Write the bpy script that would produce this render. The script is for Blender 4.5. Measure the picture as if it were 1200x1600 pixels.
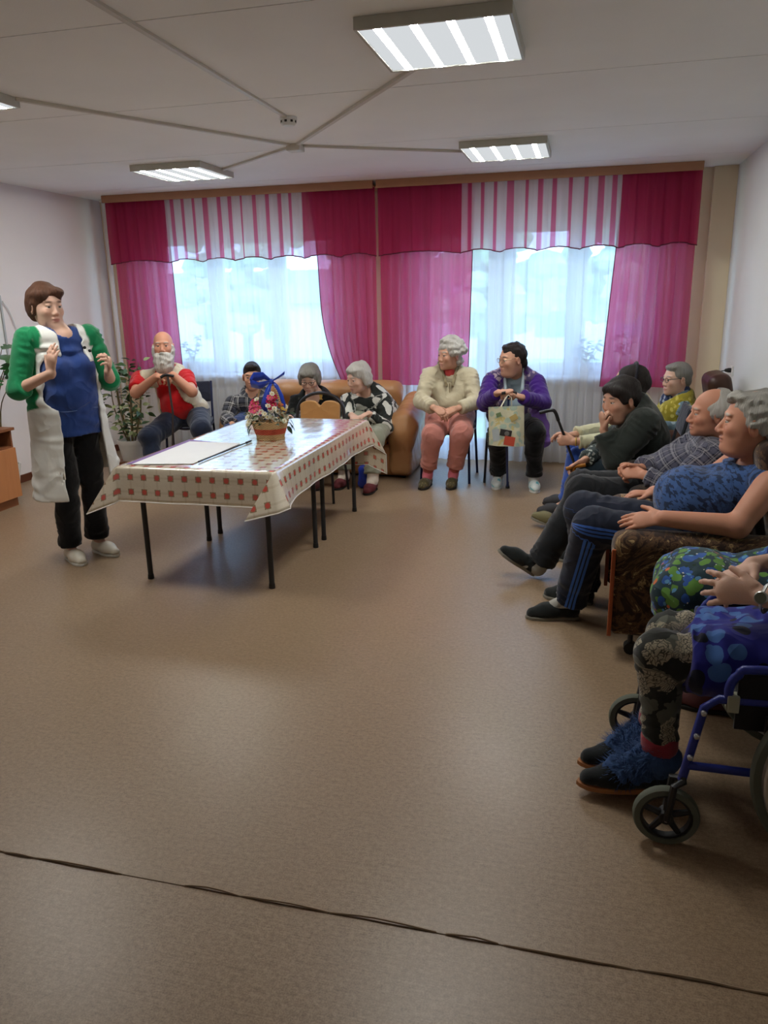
import bpy, bmesh, math, random
import numpy as np
from mathutils import Vector, Matrix

for _o in list(bpy.data.objects):
    bpy.data.objects.remove(_o, do_unlink=True)
SC = bpy.context.scene
COL = SC.collection

# ------------------------------------------------------------------ camera
CAM_H = 1.58
YAW, PITCH, ROLL, FPX = math.radians(14.65), math.radians(-15.65), math.radians(-1.10), 1196.0
_cy, _sy = math.cos(YAW), math.sin(YAW)
CF = np.array([-_sy * math.cos(PITCH), _cy * math.cos(PITCH), math.sin(PITCH)])
_r = np.array([_cy, _sy, 0.0])
_u = np.cross(_r, CF)
CR = math.cos(ROLL) * _r + math.sin(ROLL) * _u
CU = -math.sin(ROLL) * _r + math.cos(ROLL) * _u
cam_data = bpy.data.cameras.new('camera')
cam_data.sensor_fit = 'VERTICAL'
cam_data.sensor_height = 32.0
cam_data.lens = FPX / 1600.0 * 32.0
cam_data.clip_start = 0.05
cam_data.clip_end = 300
cam = bpy.data.objects.new('camera', cam_data)
COL.objects.link(cam)
cam.matrix_world = Matrix(((CR[0], CU[0], -CF[0], 0), (CR[1], CU[1], -CF[1], 0), (CR[2], CU[2], -CF[2], CAM_H), (0, 0, 0, 1)))
SC.camera = cam

# ------------------------------------------------------------------ sky, daylight, exposure
world = bpy.data.worlds.new('overcast_sky')
SC.world = world
world.use_nodes = True
_wn = world.node_tree
_wn.nodes.clear()
_bg = _wn.nodes.new('ShaderNodeBackground')
_wo = _wn.nodes.new('ShaderNodeOutputWorld')
_bg.inputs['Color'].default_value = (0.40, 0.62, 1.0, 1)
_bg.inputs['Strength'].default_value = 6.6
_wn.links.new(_bg.outputs[0], _wo.inputs[0])
SC.view_settings.view_transform = 'Standard'
SC.view_settings.look = 'None'
SC.view_settings.gamma = 1.0
SC.view_settings.use_curve_mapping = False
SC.view_settings.exposure = 0.45
LAMP_STRENGTH = 74.0
try:
    SC.cycles.use_denoising = True
    SC.cycles.max_bounces = 10
    SC.cycles.transparent_max_bounces = 24
    SC.cycles.sample_clamp_indirect = 6.0
except Exception:
    pass

# ------------------------------------------------------------------ small maths
rng = random.Random(7)


def V(*a):
    return np.array(a, float)


def at(px, py, Y):
    """world point seen at a photo pixel, at distance Y into the room"""
    d = CF + CR * (px - 600) / FPX - CU * (py - 800) / FPX
    return d * (Y / d[1]) + np.array([0, 0, CAM_H])


def flr(px, py, z=0.0):
    d = CF + CR * (px - 600) / FPX - CU * (py - 800) / FPX
    return d * ((z - CAM_H) / d[2]) + np.array([0, 0, CAM_H])


def nrm(v):
    v = np.asarray(v, float)
    return v / max(np.linalg.norm(v), 1e-9)


def lerp(a, b, t):
    return np.asarray(a, float) * (1 - t) + np.asarray(b, float) * t


# ------------------------------------------------------------------ objects
def link(name, me, mat=None, parent=None, smooth=False):
    o = bpy.data.objects.new(name, me)
    COL.objects.link(o)
    if mat is not None and len(me.materials) == 0:
        for m in (mat if isinstance(mat, (list, tuple)) else [mat]):
            me.materials.append(m)
    if parent is not None:
        o.parent = parent
        o.matrix_parent_inverse = parent.matrix_basis.inverted()
    if smooth:
        me.polygons.foreach_set('use_smooth', [True] * len(me.polygons))
    return o


def tag(o, label=None, cat=None, group=None, kind=None):
    if label:
        o['label'] = label
    if cat:
        o['category'] = cat
    if group:
        o['group'] = group
    if kind:
        o['kind'] = kind
    return o


def empty(name, loc, label=None, cat=None, group=None, kind=None, rz=0.0):
    o = bpy.data.objects.new(name, None)
    COL.objects.link(o)
    o.location = Vector([float(c) for c in loc])
    o.rotation_euler = (0, 0, rz)
    bpy.context.view_layer.update()
    return tag(o, label, cat, group, kind)


def copy_tree(o, parent=None):
    c = o.copy()
    COL.objects.link(c)
    c.parent = parent
    for ch in [x for x in o.children]:
        copy_tree(ch, c)
    return c


class MB:
    """collects shapes into one mesh"""

    def __init__(self):
        self.bm = bmesh.new()
        self.mi = 0

    def _new(self, vs, fs):
        bv = [self.bm.verts.new([float(c) for c in v]) for v in vs]
        for f in fs:
            try:
                fc = self.bm.faces.new([bv[i] for i in f])
                fc.material_index = self.mi
            except ValueError:
                pass
        return bv

    def box(self, lo, hi, M=None):
        x0, y0, z0 = lo
        x1, y1, z1 = hi
        vs = [(x0, y0, z0), (x1, y0, z0), (x1, y1, z0), (x0, y1, z0), (x0, y0, z1), (x1, y0, z1), (x1, y1, z1), (x0, y1, z1)]
        if M is not None:
            vs = [M @ Vector(v) for v in vs]
        self._new(vs, [(3, 2, 1, 0), (4, 5, 6, 7), (0, 1, 5, 4), (1, 2, 6, 5), (2, 3, 7, 6), (3, 0, 4, 7)])
        return self

    def tube(self, pts, r, n=8, caps=True, smooth_steps=0, flat=None):
        pts = [np.asarray(p, float) for p in pts]
        if smooth_steps and len(pts) > 2:
            P = [2 * pts[0] - pts[1]] + pts + [2 * pts[-1] - pts[-2]]
            out = []
            for i in range(1, len(P) - 2):
                a, b, c, d = P[i - 1], P[i], P[i + 1], P[i + 2]
                for s in range(smooth_steps):
                    t = s / smooth_steps
                    out.append(0.5 * ((2 * b) + (-a + c) * t + (2 * a - 5 * b + 4 * c - d) * t * t + (-a + 3 * b - 3 * c + d) * t ** 3))
            out.append(pts[-1])
            pts = out
        m = len(pts)
        rr = r if isinstance(r, (list, tuple, np.ndarray)) else [r] * m
        if len(rr) != m:
            rr = np.interp(np.linspace(0, 1, m), np.linspace(0, 1, len(rr)), rr)
        tang = []
        for i in range(m):
            tang.append(nrm(pts[min(i + 1, m - 1)] - pts[max(i - 1, 0)]))
        ref = V(0, 0, 1) if abs(tang[0][2]) < 0.9 else V(1, 0, 0)
        nx = nrm(np.cross(tang[0], ref))
        vs = []
        for i in range(m):
            nx = nrm(nx - tang[i] * np.dot(nx, tang[i]))
            ny = np.cross(tang[i], nx)
            fx, fy = (1, 1) if flat is None else flat
            for k in range(n):
                a = 2 * math.pi * k / n
                vs.append(pts[i] + (nx * math.cos(a) * fx + ny * math.sin(a) * fy) * rr[i])
        fs = []
        for i in range(m - 1):
            for k in range(n):
                k2 = (k + 1) % n
                fs.append((i * n + k, i * n + k2, (i + 1) * n + k2, (i + 1) * n + k))
        if caps:
            fs.append(tuple(range(n - 1, -1, -1)))
            fs.append(tuple((m - 1) * n + k for k in range(n)))
        self._new(vs, fs)
        return self

    def lathe(self, prof, c=(0, 0, 0), axis=(0, 0, 1), n=20, closed=False):
        ax = nrm(axis)
        ref = V(1, 0, 0) if abs(ax[0]) < 0.9 else V(0, 1, 0)
        a1 = nrm(np.cross(ax, ref))
        a2 = np.cross(ax, a1)
        c = np.asarray(c, float)
        vs = []
        for (r, h) in prof:
            for k in range(n):
                a = 2 * math.pi * k / n
                vs.append(c + ax * h + (a1 * math.cos(a) + a2 * math.sin(a)) * r)
        fs = []
        m = len(prof)
        rows = m if closed else m - 1
        for i in range(rows):
            j = (i + 1) % m
            for k in range(n):
                k2 = (k + 1) % n
                fs.append((i * n + k, i * n + k2, j * n + k2, j * n + k))
        if not closed:
            fs.append(tuple(range(n - 1, -1, -1)))
            fs.append(tuple((m - 1) * n + k for k in range(n)))
        self._new(vs, fs)
        return self

    def grid(self, fn, nu, nv, wrap=False):
        vs = [fn(i / nu, j / nv) for j in range(nv + 1) for i in range(nu + 1)]
        fs = []
        for j in range(nv):
            for i in range(nu):
                a = j * (nu + 1) + i
                fs.append((a, a + 1, a + nu + 2, a + nu + 1))
        self._new(vs, fs)
        return self

    def prism(self, poly, d):
        d = np.asarray(d, float)
        n = len(poly)
        vs = [np.asarray(p, float) for p in poly] + [np.asarray(p, float) + d for p in poly]
        fs = [tuple(range(n - 1, -1, -1)), tuple(range(n, 2 * n))]
        for i in range(n):
            j = (i + 1) % n
            fs.append((i, j, n + j, n + i))
        self._new(vs, fs)
        return self

    def sphere(self, c, r, n=10, m=7):
        c = np.asarray(c, float)
        r = np.asarray(r if hasattr(r, '__len__') else (r, r, r), float)
        vs = [c + r * V(0, 0, 1), c - r * V(0, 0, 1)]
        for j in range(1, m):
            t = math.pi * j / m
            for k in range(n):
                a = 2 * math.pi * k / n
                vs.append(c + r * V(math.sin(t) * math.cos(a), math.sin(t) * math.sin(a), math.cos(t)))
        fs = []
        for k in range(n):
            k2 = (k + 1) % n
            fs.append((0, 2 + k, 2 + k2))
            fs.append((1, 2 + (m - 2) * n + k2, 2 + (m - 2) * n + k))
            for j in range(m - 2):
                fs.append((2 + j * n + k, 2 + (j + 1) * n + k, 2 + (j + 1) * n + k2, 2 + j * n + k2))
        self._new(vs, fs)
        return self

    def build(self, name, mat=None, parent=None, smooth=False, bevel=0.0, segs=2):
        if bevel:
            bmesh.ops.bevel(self.bm, geom=list(self.bm.edges), offset=bevel, segments=segs, affect='EDGES', profile=0.6)
        bmesh.ops.recalc_face_normals(self.bm, faces=list(self.bm.faces))
        me = bpy.data.meshes.new(name)
        self.bm.to_mesh(me)
        self.bm.free()
        o = link(name, me, mat, parent, smooth)
        if smooth and not bevel:
            autosmooth(me)
        return o


def autosmooth(me, ang=0.7):
    try:
        me.set_sharp_from_angle(angle=ang)
    except Exception:
        pass


def box_obj(name, lo, hi, mat, parent=None, bevel=0.0, M=None):
    return MB().box(lo, hi, M).build(name, mat, parent, bevel=bevel)


# ------------------------------------------------------------------ signed-distance modelling
class Sdf:
    def __init__(self):
        self.p = []

    def ell(self, c, r, fr=None, k=0.02, op='+', uv=True):
        """ellipsoid, radii along fr rows (default world axes)"""
        fr = np.eye(3) if fr is None else np.asarray(fr, float)
        r = np.asarray(r if hasattr(r, '__len__') else (r, r, r), float)
        self.p.append(('e', np.asarray(c, float), r, fr, k, op, uv))
        return self

    def cone(self, a, b, ra, rb, k=0.02, flat=(0, 0), side=None, asp=1.0, op='+', uv=True):
        """tapered limb a->b; flat ends on request; asp scales the thickness across `side`"""
        a = np.asarray(a, float)
        b = np.asarray(b, float)
        ax = nrm(b - a)
        if side is None:
            side = V(0, 0, 1) if abs(ax[2]) < 0.9 else V(1, 0, 0)
        s = nrm(np.asarray(side, float) - ax * np.dot(side, ax))
        t = np.cross(ax, s)
        self.p.append(('c', a, b, ra, rb, k, op, uv, flat, np.stack([ax, s, t]), asp))
        return self

    def box(self, c, hs, fr=None, rd=0.01, k=0.01, op='+', uv=True):
        fr = np.eye(3) if fr is None else np.asarray(fr, float)
        self.p.append(('b', np.asarray(c, float), np.asarray(hs, float), fr, rd, k, op, uv))
        return self

    @staticmethod
    def dist(p, X):
        kind = p[0]
        if kind == 'e':
            _, c, r, fr, *_r = p
            q = [(X[0] - c[0]) * fr[i][0] + (X[1] - c[1]) * fr[i][1] + (X[2] - c[2]) * fr[i][2] for i in range(3)]
            k0 = np.sqrt((q[0] / r[0]) ** 2 + (q[1] / r[1]) ** 2 + (q[2] / r[2]) ** 2)
            k1 = np.sqrt((q[0] / r[0] ** 2) ** 2 + (q[1] / r[1] ** 2) ** 2 + (q[2] / r[2] ** 2) ** 2)
            return k0 * (k0 - 1) / np.maximum(k1, 1e-6)
        if kind == 'c':
            _, a, b, ra, rb, k, op, uv, flat, fr, asp = p
            L = np.linalg.norm(b - a)
            d = [X[i] - a[i] for i in range(3)]
            t = d[0] * fr[0][0] + d[1] * fr[0][1] + d[2] * fr[0][2]
            s = d[0] * fr[1][0] + d[1] * fr[1][1] + d[2] * fr[1][2]
            w = (d[0] * fr[2][0] + d[1] * fr[2][1] + d[2] * fr[2][2]) / asp
            h = np.clip(t / max(L, 1e-6), 0, 1)
            rad = ra + (rb - ra) * h
            ov = t - h * L
            dd = np.sqrt(s * s + w * w + ov * ov) - rad
            if asp < 1:
                dd = dd * (0.5 + 0.5 * asp)
            if flat[0]:
                dd = np.maximum(dd, -t)
            if flat[1]:
                dd = np.maximum(dd, t - L)
            return dd
        _, c, hs, fr, rd, *_r = p
        q = [np.abs((X[0] - c[0]) * fr[i][0] + (X[1] - c[1]) * fr[i][1] + (X[2] - c[2]) * fr[i][2]) - hs[i] + rd for i in range(3)]
        o = np.sqrt(np.maximum(q[0], 0) ** 2 + np.maximum(q[1], 0) ** 2 + np.maximum(q[2], 0) ** 2)
        return o + np.minimum(np.maximum(q[0], np.maximum(q[1], q[2])), 0) - rd

    @staticmethod
    def bounds(p):
        if p[0] == 'e':
            ext = np.sqrt(((p[3] * p[2][:, None]) ** 2).sum(0))
            return p[1] - ext, p[1] + ext
        if p[0] == 'c':
            m = max(1.0, p[10])
            ra, rb = p[3] * m, p[4] * m
            return np.minimum(p[1] - ra, p[2] - rb), np.maximum(p[1] + ra, p[2] + rb)
        ext = (np.abs(p[3]) * p[2][:, None]).sum(0)
        return p[1] - ext, p[1] + ext

    def mesh(self, name, h=0.012, focus=(), fold=0.0, ffreq=22.0, seed=1, cut=None, want_uv=False, colf=None, wrinkle=0.0):
        lo = np.min([self.bounds(p)[0] for p in self.p if p[_opi(p)] == '+'], 0) - 0.03
        hi = np.max([self.bounds(p)[1] for p in self.p if p[_opi(p)] == '+'], 0) + 0.03
        axes = []
        for i in range(3):
            xs = [lo[i]]
            while xs[-1] < hi[i]:
                x = xs[-1]
                st = h
                for (c, hs, hf) in focus:
                    if c[i] - hs <= x + 1e-6 and x < c[i] + hs:
                        st = min(st, hf)
                    elif c[i] - hs > x:
                        st = min(st, max(hf, c[i] - hs - x + 1e-4)) if c[i] - hs - x < st else st
                xs.append(x + st)
            axes.append(np.array(xs, np.float32))
        D = np.full([len(a) for a in axes], 0.05, np.float32)
        for p in self.p:
            k = p[{'e': 4, 'c': 5, 'b': 5}[p[0]]]
            op = p[_opi(p)]
            b0, b1 = self.bounds(p)
            m = k + 0.03
            sl = [slice(max(np.searchsorted(axes[i], b0[i] - m) - 1, 0), np.searchsorted(axes[i], b1[i] + m) + 1) for i in range(3)]
            X = [axes[0][sl[0]][:, None, None], axes[1][sl[1]][None, :, None], axes[2][sl[2]][None, None, :]]
            if min(X[0].size, X[1].size, X[2].size) == 0:
                continue
            d = self.dist(p, X).astype(np.float32)
            cur = D[tuple(sl)]
            if op == '+':
                hh = np.maximum(k - np.abs(cur - d), 0) / max(k, 1e-6)
                D[tuple(sl)] = np.minimum(cur, d) - hh * hh * k * 0.25
            else:
                d = -d
                hh = np.maximum(k - np.abs(cur - d), 0) / max(k, 1e-6)
                D[tuple(sl)] = np.maximum(cur, d) + hh * hh * k * 0.25
        X = [axes[0][:, None, None], axes[1][None, :, None], axes[2][None, None, :]]
        if cut is not None:
            D = np.maximum(D, cut(X).astype(np.float32))
        if fold:
            r = np.random.RandomState(seed)
            N = 0
            for j in range(5):
                w = r.normal(size=3)
                w = w / np.linalg.norm(w) * ffreq * (0.7 + 0.5 * j)
                w2 = r.normal(size=3) * ffreq * 0.35
                N = N + np.sin(w[0] * X[0] + w[1] * X[1] + w[2] * X[2] + r.rand() * 6 + 1.3 * np.sin(w2[0] * X[0] + w2[1] * X[1] + w2[2] * X[2])) / (1 + 0.5 * j)
            D = D + (fold * N).astype(np.float32)
        # surface nets
        s = D < 0
        nx, ny, nz = D.shape
        cnt = np.zeros((nx - 1, ny - 1, nz - 1), np.int8)
        for dx in (0, 1):
            for dy in (0, 1):
                for dz in (0, 1):
                    cnt += s[dx:nx - 1 + dx, dy:ny - 1 + dy, dz:nz - 1 + dz]
        act = (cnt > 0) & (cnt < 8)
        I, J, K = np.nonzero(act)
        vid = np.full(act.shape, -1, np.int64)
        vid[I, J, K] = np.arange(len(I))
        acc = np.zeros((len(I), 3))
        num = np.zeros(len(I))
        corners = [(0, 0, 0), (1, 0, 0), (0, 1, 0), (1, 1, 0), (0, 0, 1), (1, 0, 1), (0, 1, 1), (1, 1, 1)]
        for a in range(8):
            for b in range(a + 1, 8):
                ca, cb = corners[a], corners[b]
                if sum(abs(ca[i] - cb[i]) for i in range(3)) != 1:
                    continue
                ia = (I + ca[0], J + ca[1], K + ca[2])
                ib = (I + cb[0], J + cb[1], K + cb[2])
                da, db = D[ia], D[ib]
                m = (da < 0) != (db < 0)
                t = np.where(m, da / np.where(m, da - db, 1), 0)
                for i in range(3):
                    xa, xb = axes[i][ia[i]], axes[i][ib[i]]
                    acc[:, i] += np.where(m, xa + (xb - xa) * t, 0)
                num += m
        P = acc / num[:, None]
        quads = []
        for axn in range(3):
            sh = [slice(None)] * 3
            sh2 = [slice(None)] * 3
            sh[axn] = slice(0, -1)
            sh2[axn] = slice(1, None)
            A, B = s[tuple(sh)], s[tuple(sh2)]
            m = A != B
            i, j, k = np.nonzero(m)
            o1, o2 = [(1, 2), (2, 0), (0, 1)][axn]
            idx = np.stack([i, j, k], 1)
            ok = (idx[:, o1] > 0) & (idx[:, o2] > 0) & (idx[:, o1] < D.shape[o1] - 1) & (idx[:, o2] < D.shape[o2] - 1)
            idx = idx[ok]
            inn = A[m][ok]
            e1 = np.zeros(3, int)
            e1[o1] = 1
            e2 = np.zeros(3, int)
            e2[o2] = 1
            q = [vid[tuple((idx - x).T)] for x in (e1 + e2, e2, 0 * e1, e1)]
            q = np.stack(q, 1)
            q[~inn] = q[~inn][:, ::-1]
            quads.append(q)
        Q = np.concatenate(quads)
        Q = Q[(Q >= 0).all(1)]
        if wrinkle:
            P = self.wrinkled(P, wrinkle, seed)
        me = bpy.data.meshes.new(name)
        me.vertices.add(len(P))
        me.vertices.foreach_set('co', P.astype(np.float32).ravel())
        me.loops.add(len(Q) * 4)
        me.loops.foreach_set('vertex_index', Q.astype(np.int32).ravel())
        me.polygons.add(len(Q))
        me.polygons.foreach_set('loop_start', np.arange(0, len(Q) * 4, 4, dtype=np.int32))
        me.polygons.foreach_set('use_smooth', np.ones(len(Q), bool))
        me.update(calc_edges=True)
        if want_uv:
            self.store_uv(me, P)
        if colf is not None:
            ca = me.attributes.new('Col', 'FLOAT_COLOR', 'POINT')
            c = np.ones((len(P), 4), np.float32)
            c[:, :3] = colf(P)
            ca.data.foreach_set('color', c.ravel())
        return me

    def wrinkled(self, P, amp, seed):
        """press cloth folds into limbs: rings that gather towards the joints"""
        X = [P[:, 0], P[:, 1], P[:, 2]]
        b1 = np.full(len(P), 1e9)
        b2 = np.full(len(P), 1e9)
        off = np.zeros((len(P), 3))
        for n, p in enumerate(self.p):
            if p[_opi(p)] != '+':
                continue
            d = self.dist(p, X)
            new = d < b1
            b2 = np.where(new, b1, np.minimum(b2, d))
            b1 = np.where(new, d, b1)
            if p[0] != 'c':
                off[new] = 0
                continue
            L = np.linalg.norm(p[2] - p[1])
            q = (P - p[1]) @ p[9].T
            v = q[:, 0]
            r = math.hypot(1, 0) * 0.5 * (p[3] + p[4])
            an = np.arctan2(q[:, 2], q[:, 1])
            big = r > 0.115
            if L < 0.08:
                off[new] = 0
                continue
            s = seed * 1.7 + n * 2.3
            w = 2 * math.pi / (0.075 if big else 0.045)
            env = (0.40 if big else 0.22) + np.exp(-(v / 0.09) ** 2) + np.exp(-((L - v) / 0.09) ** 2)
            ph = w * (v + 0.012 * np.sin(v * 33 + s)) + (1.6 if big else 1.1) * np.sin(an + s) + 0.9 * np.sin(2 * an + 1.7 * s) + 0.5 * np.sin(3 * an + v * 40)
            f = np.sin(ph)
            f = np.sign(f) * np.abs(f) ** 0.8
            mod = np.clip(0.25 + 0.9 * np.sin(an + s * 2 + v * 17) * np.cos(an * 2 - v * 9 + s), -0.1, 1)
            rad = (P - p[1]) - np.outer(v, p[9][0])
            rad /= np.maximum(np.linalg.norm(rad, axis=1), 1e-6)[:, None]
            o = rad * (amp * env * f * mod)[:, None]
            off[new] = o[new]
        k = np.clip((b2 - b1) / 0.02, 0, 1)[:, None]
        return P + off * (0.25 + 0.75 * k)

    def store_uv(self, me, P):
        best = np.full(len(P), 1e9)
        uv = np.zeros((len(P), 3), np.float32)
        X = [P[:, 0], P[:, 1], P[:, 2]]
        for n, p in enumerate(self.p):
            if p[_opi(p)] != '+' or not p[{'e': 6, 'c': 7, 'b': 7}[p[0]]]:
                continue
            d = self.dist(p, X)
            m = d < best
            best = np.where(m, d, best)
            if p[0] == 'e':
                q = (P - p[1]) @ p[3].T
                u = np.arctan2(q[:, 1], q[:, 0]) * p[2][1]
                v = q[:, 2]
            elif p[0] == 'c':
                q = (P - p[1]) @ p[9].T
                u = np.arctan2(q[:, 2], q[:, 1]) * 0.5 * (p[3] + p[4])
                v = q[:, 0]
            else:
                q = (P - p[1]) @ p[3].T
                u, v = q[:, 0], q[:, 2]
            uv[m, 0] = u[m]
            uv[m, 1] = v[m]
            uv[m, 2] = n
        a = me.attributes.new('puv', 'FLOAT_VECTOR', 'POINT')
        a.data.foreach_set('vector', uv.ravel())


def _opi(p):
    return {'e': 5, 'c': 6, 'b': 6}[p[0]]


# ------------------------------------------------------------------ materials
class NT:
    def __init__(self, name):
        self.m = bpy.data.materials.new(name)
        self.m.use_nodes = True
        self.t = self.m.node_tree
        self.t.nodes.clear()
        self.out = self.n('ShaderNodeOutputMaterial')

    def n(self, kind, **kw):
        x = self.t.nodes.new(kind)
        for k, v in kw.items():
            setattr(x, k, v)
        return x

    def l(self, a, b):
        self.t.links.new(a, b)

    def val(self, sock, v):
        if hasattr(v, 'is_output') or isinstance(v, bpy.types.NodeSocket):
            self.l(v, sock)
        else:
            sock.default_value = v

    def math(self, op, a, b=0.0, c=None):
        x = self.n('ShaderNodeMath', operation=op)
        self.val(x.inputs[0], a)
        self.val(x.inputs[1], b)
        if c is not None:
            self.val(x.inputs[2], c)
        return x.outputs[0]

    def mix(self, f, a, b, blend='MIX'):
        x = self.n('ShaderNodeMix', data_type='RGBA', blend_type=blend)
        self.val(x.inputs[0], f)
        self.val(x.inputs[6], a if not isinstance(a, tuple) else rgba(a))
        self.val(x.inputs[7], b if not isinstance(b, tuple) else rgba(b))
        return x.outputs[2]

    def noise(self, scale, detail=3.0, vec=None, rough=0.5, dist=0.0):
        x = self.n('ShaderNodeTexNoise')
        x.inputs['Scale'].default_value = scale
        x.inputs['Detail'].default_value = detail
        x.inputs['Roughness'].default_value = rough
        x.inputs['Distortion'].default_value = dist
        if vec is not None:
            self.l(vec, x.inputs['Vector'])
        return x

    def voro(self, scale, vec=None, feature='F1', rand=1.0, dims='3D'):
        x = self.n('ShaderNodeTexVoronoi', feature=feature, voronoi_dimensions=dims)
        x.inputs['Scale'].default_value = scale
        x.inputs['Randomness'].default_value = rand
        if vec is not None:
            self.l(vec, x.inputs['Vector'])
        return x

    def ramp(self, fac, stops, interp='LINEAR'):
        x = self.n('ShaderNodeValToRGB')
        cr = x.color_ramp
        cr.interpolation = interp
        while len(cr.elements) > 1:
            cr.elements.remove(cr.elements[-1])
        cr.elements[0].position = stops[0][0]
        cr.elements[0].color = rgba(stops[0][1])
        for p, c in stops[1:]:
            e = cr.elements.new(p)
            e.color = rgba(c)
        self.l(fac, x.inputs[0])
        return x.outputs[0]

    def coord(self, kind='Object'):
        return self.n('ShaderNodeTexCoord').outputs[kind]

    def attr(self, name, out='Vector'):
        x = self.n('ShaderNodeAttribute', attribute_name=name)
        return x.outputs[out]

    def mapping(self, vec, scale=(1, 1, 1), rot=(0, 0, 0), loc=(0, 0, 0)):
        x = self.n('ShaderNodeMapping')
        x.inputs['Scale'].default_value = scale
        x.inputs['Rotation'].default_value = rot
        x.inputs['Location'].default_value = loc
        self.l(vec, x.inputs['Vector'])
        return x.outputs[0]

    def bsdf(self, color, rough=0.7, bump=None, bstr=0.3, bdist=0.01, spec=0.4, sheen=0.0, metal=0.0, coat=0.0, sss=0.0, trans=0.0, emit=None, estr=0.0):
        b = self.n('ShaderNodeBsdfPrincipled')
        self.val(b.inputs['Base Color'], rgba(color) if isinstance(color, tuple) else color)
        self.val(b.inputs['Roughness'], rough)
        b.inputs['Specular IOR Level'].default_value = spec
        b.inputs['Metallic'].default_value = metal
        b.inputs['Coat Weight'].default_value = coat
        b.inputs['Sheen Weight'].default_value = sheen
        if sss:
            b.inputs['Subsurface Weight'].default_value = sss
            b.inputs['Subsurface Radius'].default_value = (0.012, 0.005, 0.003)
            b.inputs['Subsurface Scale'].default_value = 0.6
        if emit is not None:
            self.val(b.inputs['Emission Color'], rgba(emit) if isinstance(emit, tuple) else emit)
            b.inputs['Emission Strength'].default_value = estr
        if bump is not None:
            bp = self.n('ShaderNodeBump')
            bp.inputs['Strength'].default_value = bstr
            bp.inputs['Distance'].default_value = bdist
            self.l(bump, bp.inputs['Height'])
            self.l(bp.outputs[0], b.inputs['Normal'])
        self.l(b.outputs[0], self.out.inputs['Surface'])
        return b


def rgba(c):
    return (c[0], c[1], c[2], 1.0)


def srgb(r, g, b):
    f = lambda v: (v / 255 / 12.92) if v / 255 <= 0.04045 else ((v / 255 + 0.055) / 1.055) ** 2.4
    return (f(r), f(g), f(b))


_mc = {}


def plain(name, color, rough=0.6, var=0.12, nscale=12.0, bump=0.0, bscale=60.0, bdist=0.004, spec=0.4, metal=0.0, coat=0.0, sheen=0.0):
    if name in _mc:
        return _mc[name]
    t = NT(name)
    co = t.coord()
    nz = t.noise(nscale, 4, co)
    c = t.mix(nz.outputs[0], tuple(x * (1 - var) for x in color), tuple(min(1, x * (1 + var)) for x in color))
    bp = t.noise(bscale, 3, co).outputs[0] if bump else None
    t.bsdf(c, rough, bp, bump, bdist, spec, sheen, metal, coat)
    _mc[name] = t.m
    return t.m


def crease(t, co, sc=11.0):
    """soft ridged wrinkles for cloth relief"""
    a = t.noise(sc * 0.75, 1.5, co, 0.4, 0.5).outputs[0]
    r = t.math('SUBTRACT', 1.0, t.math('ABSOLUTE', t.math('SUBTRACT', t.math('MULTIPLY', a, 2.0), 1.0)))
    b = t.noise(sc * 0.45, 2, co, 0.5, 0.8).outputs[0]
    return t.math('ADD', t.math('MULTIPLY', t.math('POWER', r, 2.0), 0.8), t.math('MULTIPLY', b, 1.2))


def cloth(name, color, var=0.15, weave=420.0, wr=0.5, rough=0.9, sheen=0.25):
    """woven fabric: fine weave relief and soft creases"""
    if name in _mc:
        return _mc[name]
    t = NT(name)
    co = t.coord()
    big = t.noise(9, 4, co, 0.55, 0.6)
    fine = t.noise(weave, 2, co)
    c = t.mix(big.outputs[0], tuple(x * (1 - var) for x in color), tuple(min(1, x * (1 + var)) for x in color))
    hgt = t.math('ADD', t.math('MULTIPLY', crease(t, co), wr), t.math('MULTIPLY', fine.outputs[0], 0.06))
    t.bsdf(c, rough, hgt, 0.65, 0.024, 0.2, sheen)
    _mc[name] = t.m
    return t.m

# ================================================================== ROOM
XL, XR, YB, YF, ZC = -4.97, 1.18, 7.55, -1.6, 2.60
WIN = [(-4.42, -2.36, 0.84, 2.25), (-1.62, 0.60, 0.84, 2.25)]      # x0, x1, z0, z1
DOOR = (-1.62, -0.78, 0.06, 2.25)                                   # balcony door beside the second window


def mat_wall(name, col):
    t = NT(name)
    co = t.coord()
    n = t.noise(2.2, 5, co)
    n2 = t.noise(160, 3, co)
    c = t.mix(n.outputs[0], tuple(x * 0.93 for x in col), tuple(min(1, x * 1.04) for x in col))
    t.bsdf(c, 0.85, n2.outputs[0], 0.12, 0.004, 0.25)
    return t.m


M_wall = mat_wall('painted_plaster', srgb(230, 222, 219))
M_wall_r = mat_wall('painted_plaster_grey', srgb(230, 230, 226))
M_wall_b = mat_wall('painted_plaster_cream', srgb(238, 222, 188))
M_ceil = mat_wall('whitewashed_ceiling', srgb(244, 243, 240))
M_white = plain('white_plastic', (0.78, 0.78, 0.76), 0.4, 0.04)
M_enamel = plain('white_enamel', (0.72, 0.70, 0.64), 0.35, 0.06, 8)


def mat_floor():
    t = NT('speckled_linoleum')
    co = t.coord()
    st = t.mapping(co, (14, 240, 1))
    a = t.noise(260, 2, co)
    b = t.noise(1.0, 3, st)
    c = t.noise(1.3, 4, co)
    d = t.noise(70, 3, co)
    f = t.math('ADD', t.math('MULTIPLY', a.outputs[0], 0.45), t.math('ADD', t.math('MULTIPLY', d.outputs[0], 0.35), t.math('MULTIPLY', b.outputs[0], 0.25)))
    col = t.ramp(f, [(0.36, srgb(117, 96, 75)), (0.52, srgb(149, 125, 99)), (0.68, srgb(174, 149, 121))])
    col = t.mix(t.math('MULTIPLY', c.outputs[0], 0.35), col, srgb(128, 108, 88))
    rg = t.math('ADD', t.math('MULTIPLY', c.outputs[0], 0.16), 0.30)
    t.bsdf(col, rg, f, 0.10, 0.002, 0.5)
    return t.m


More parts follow.
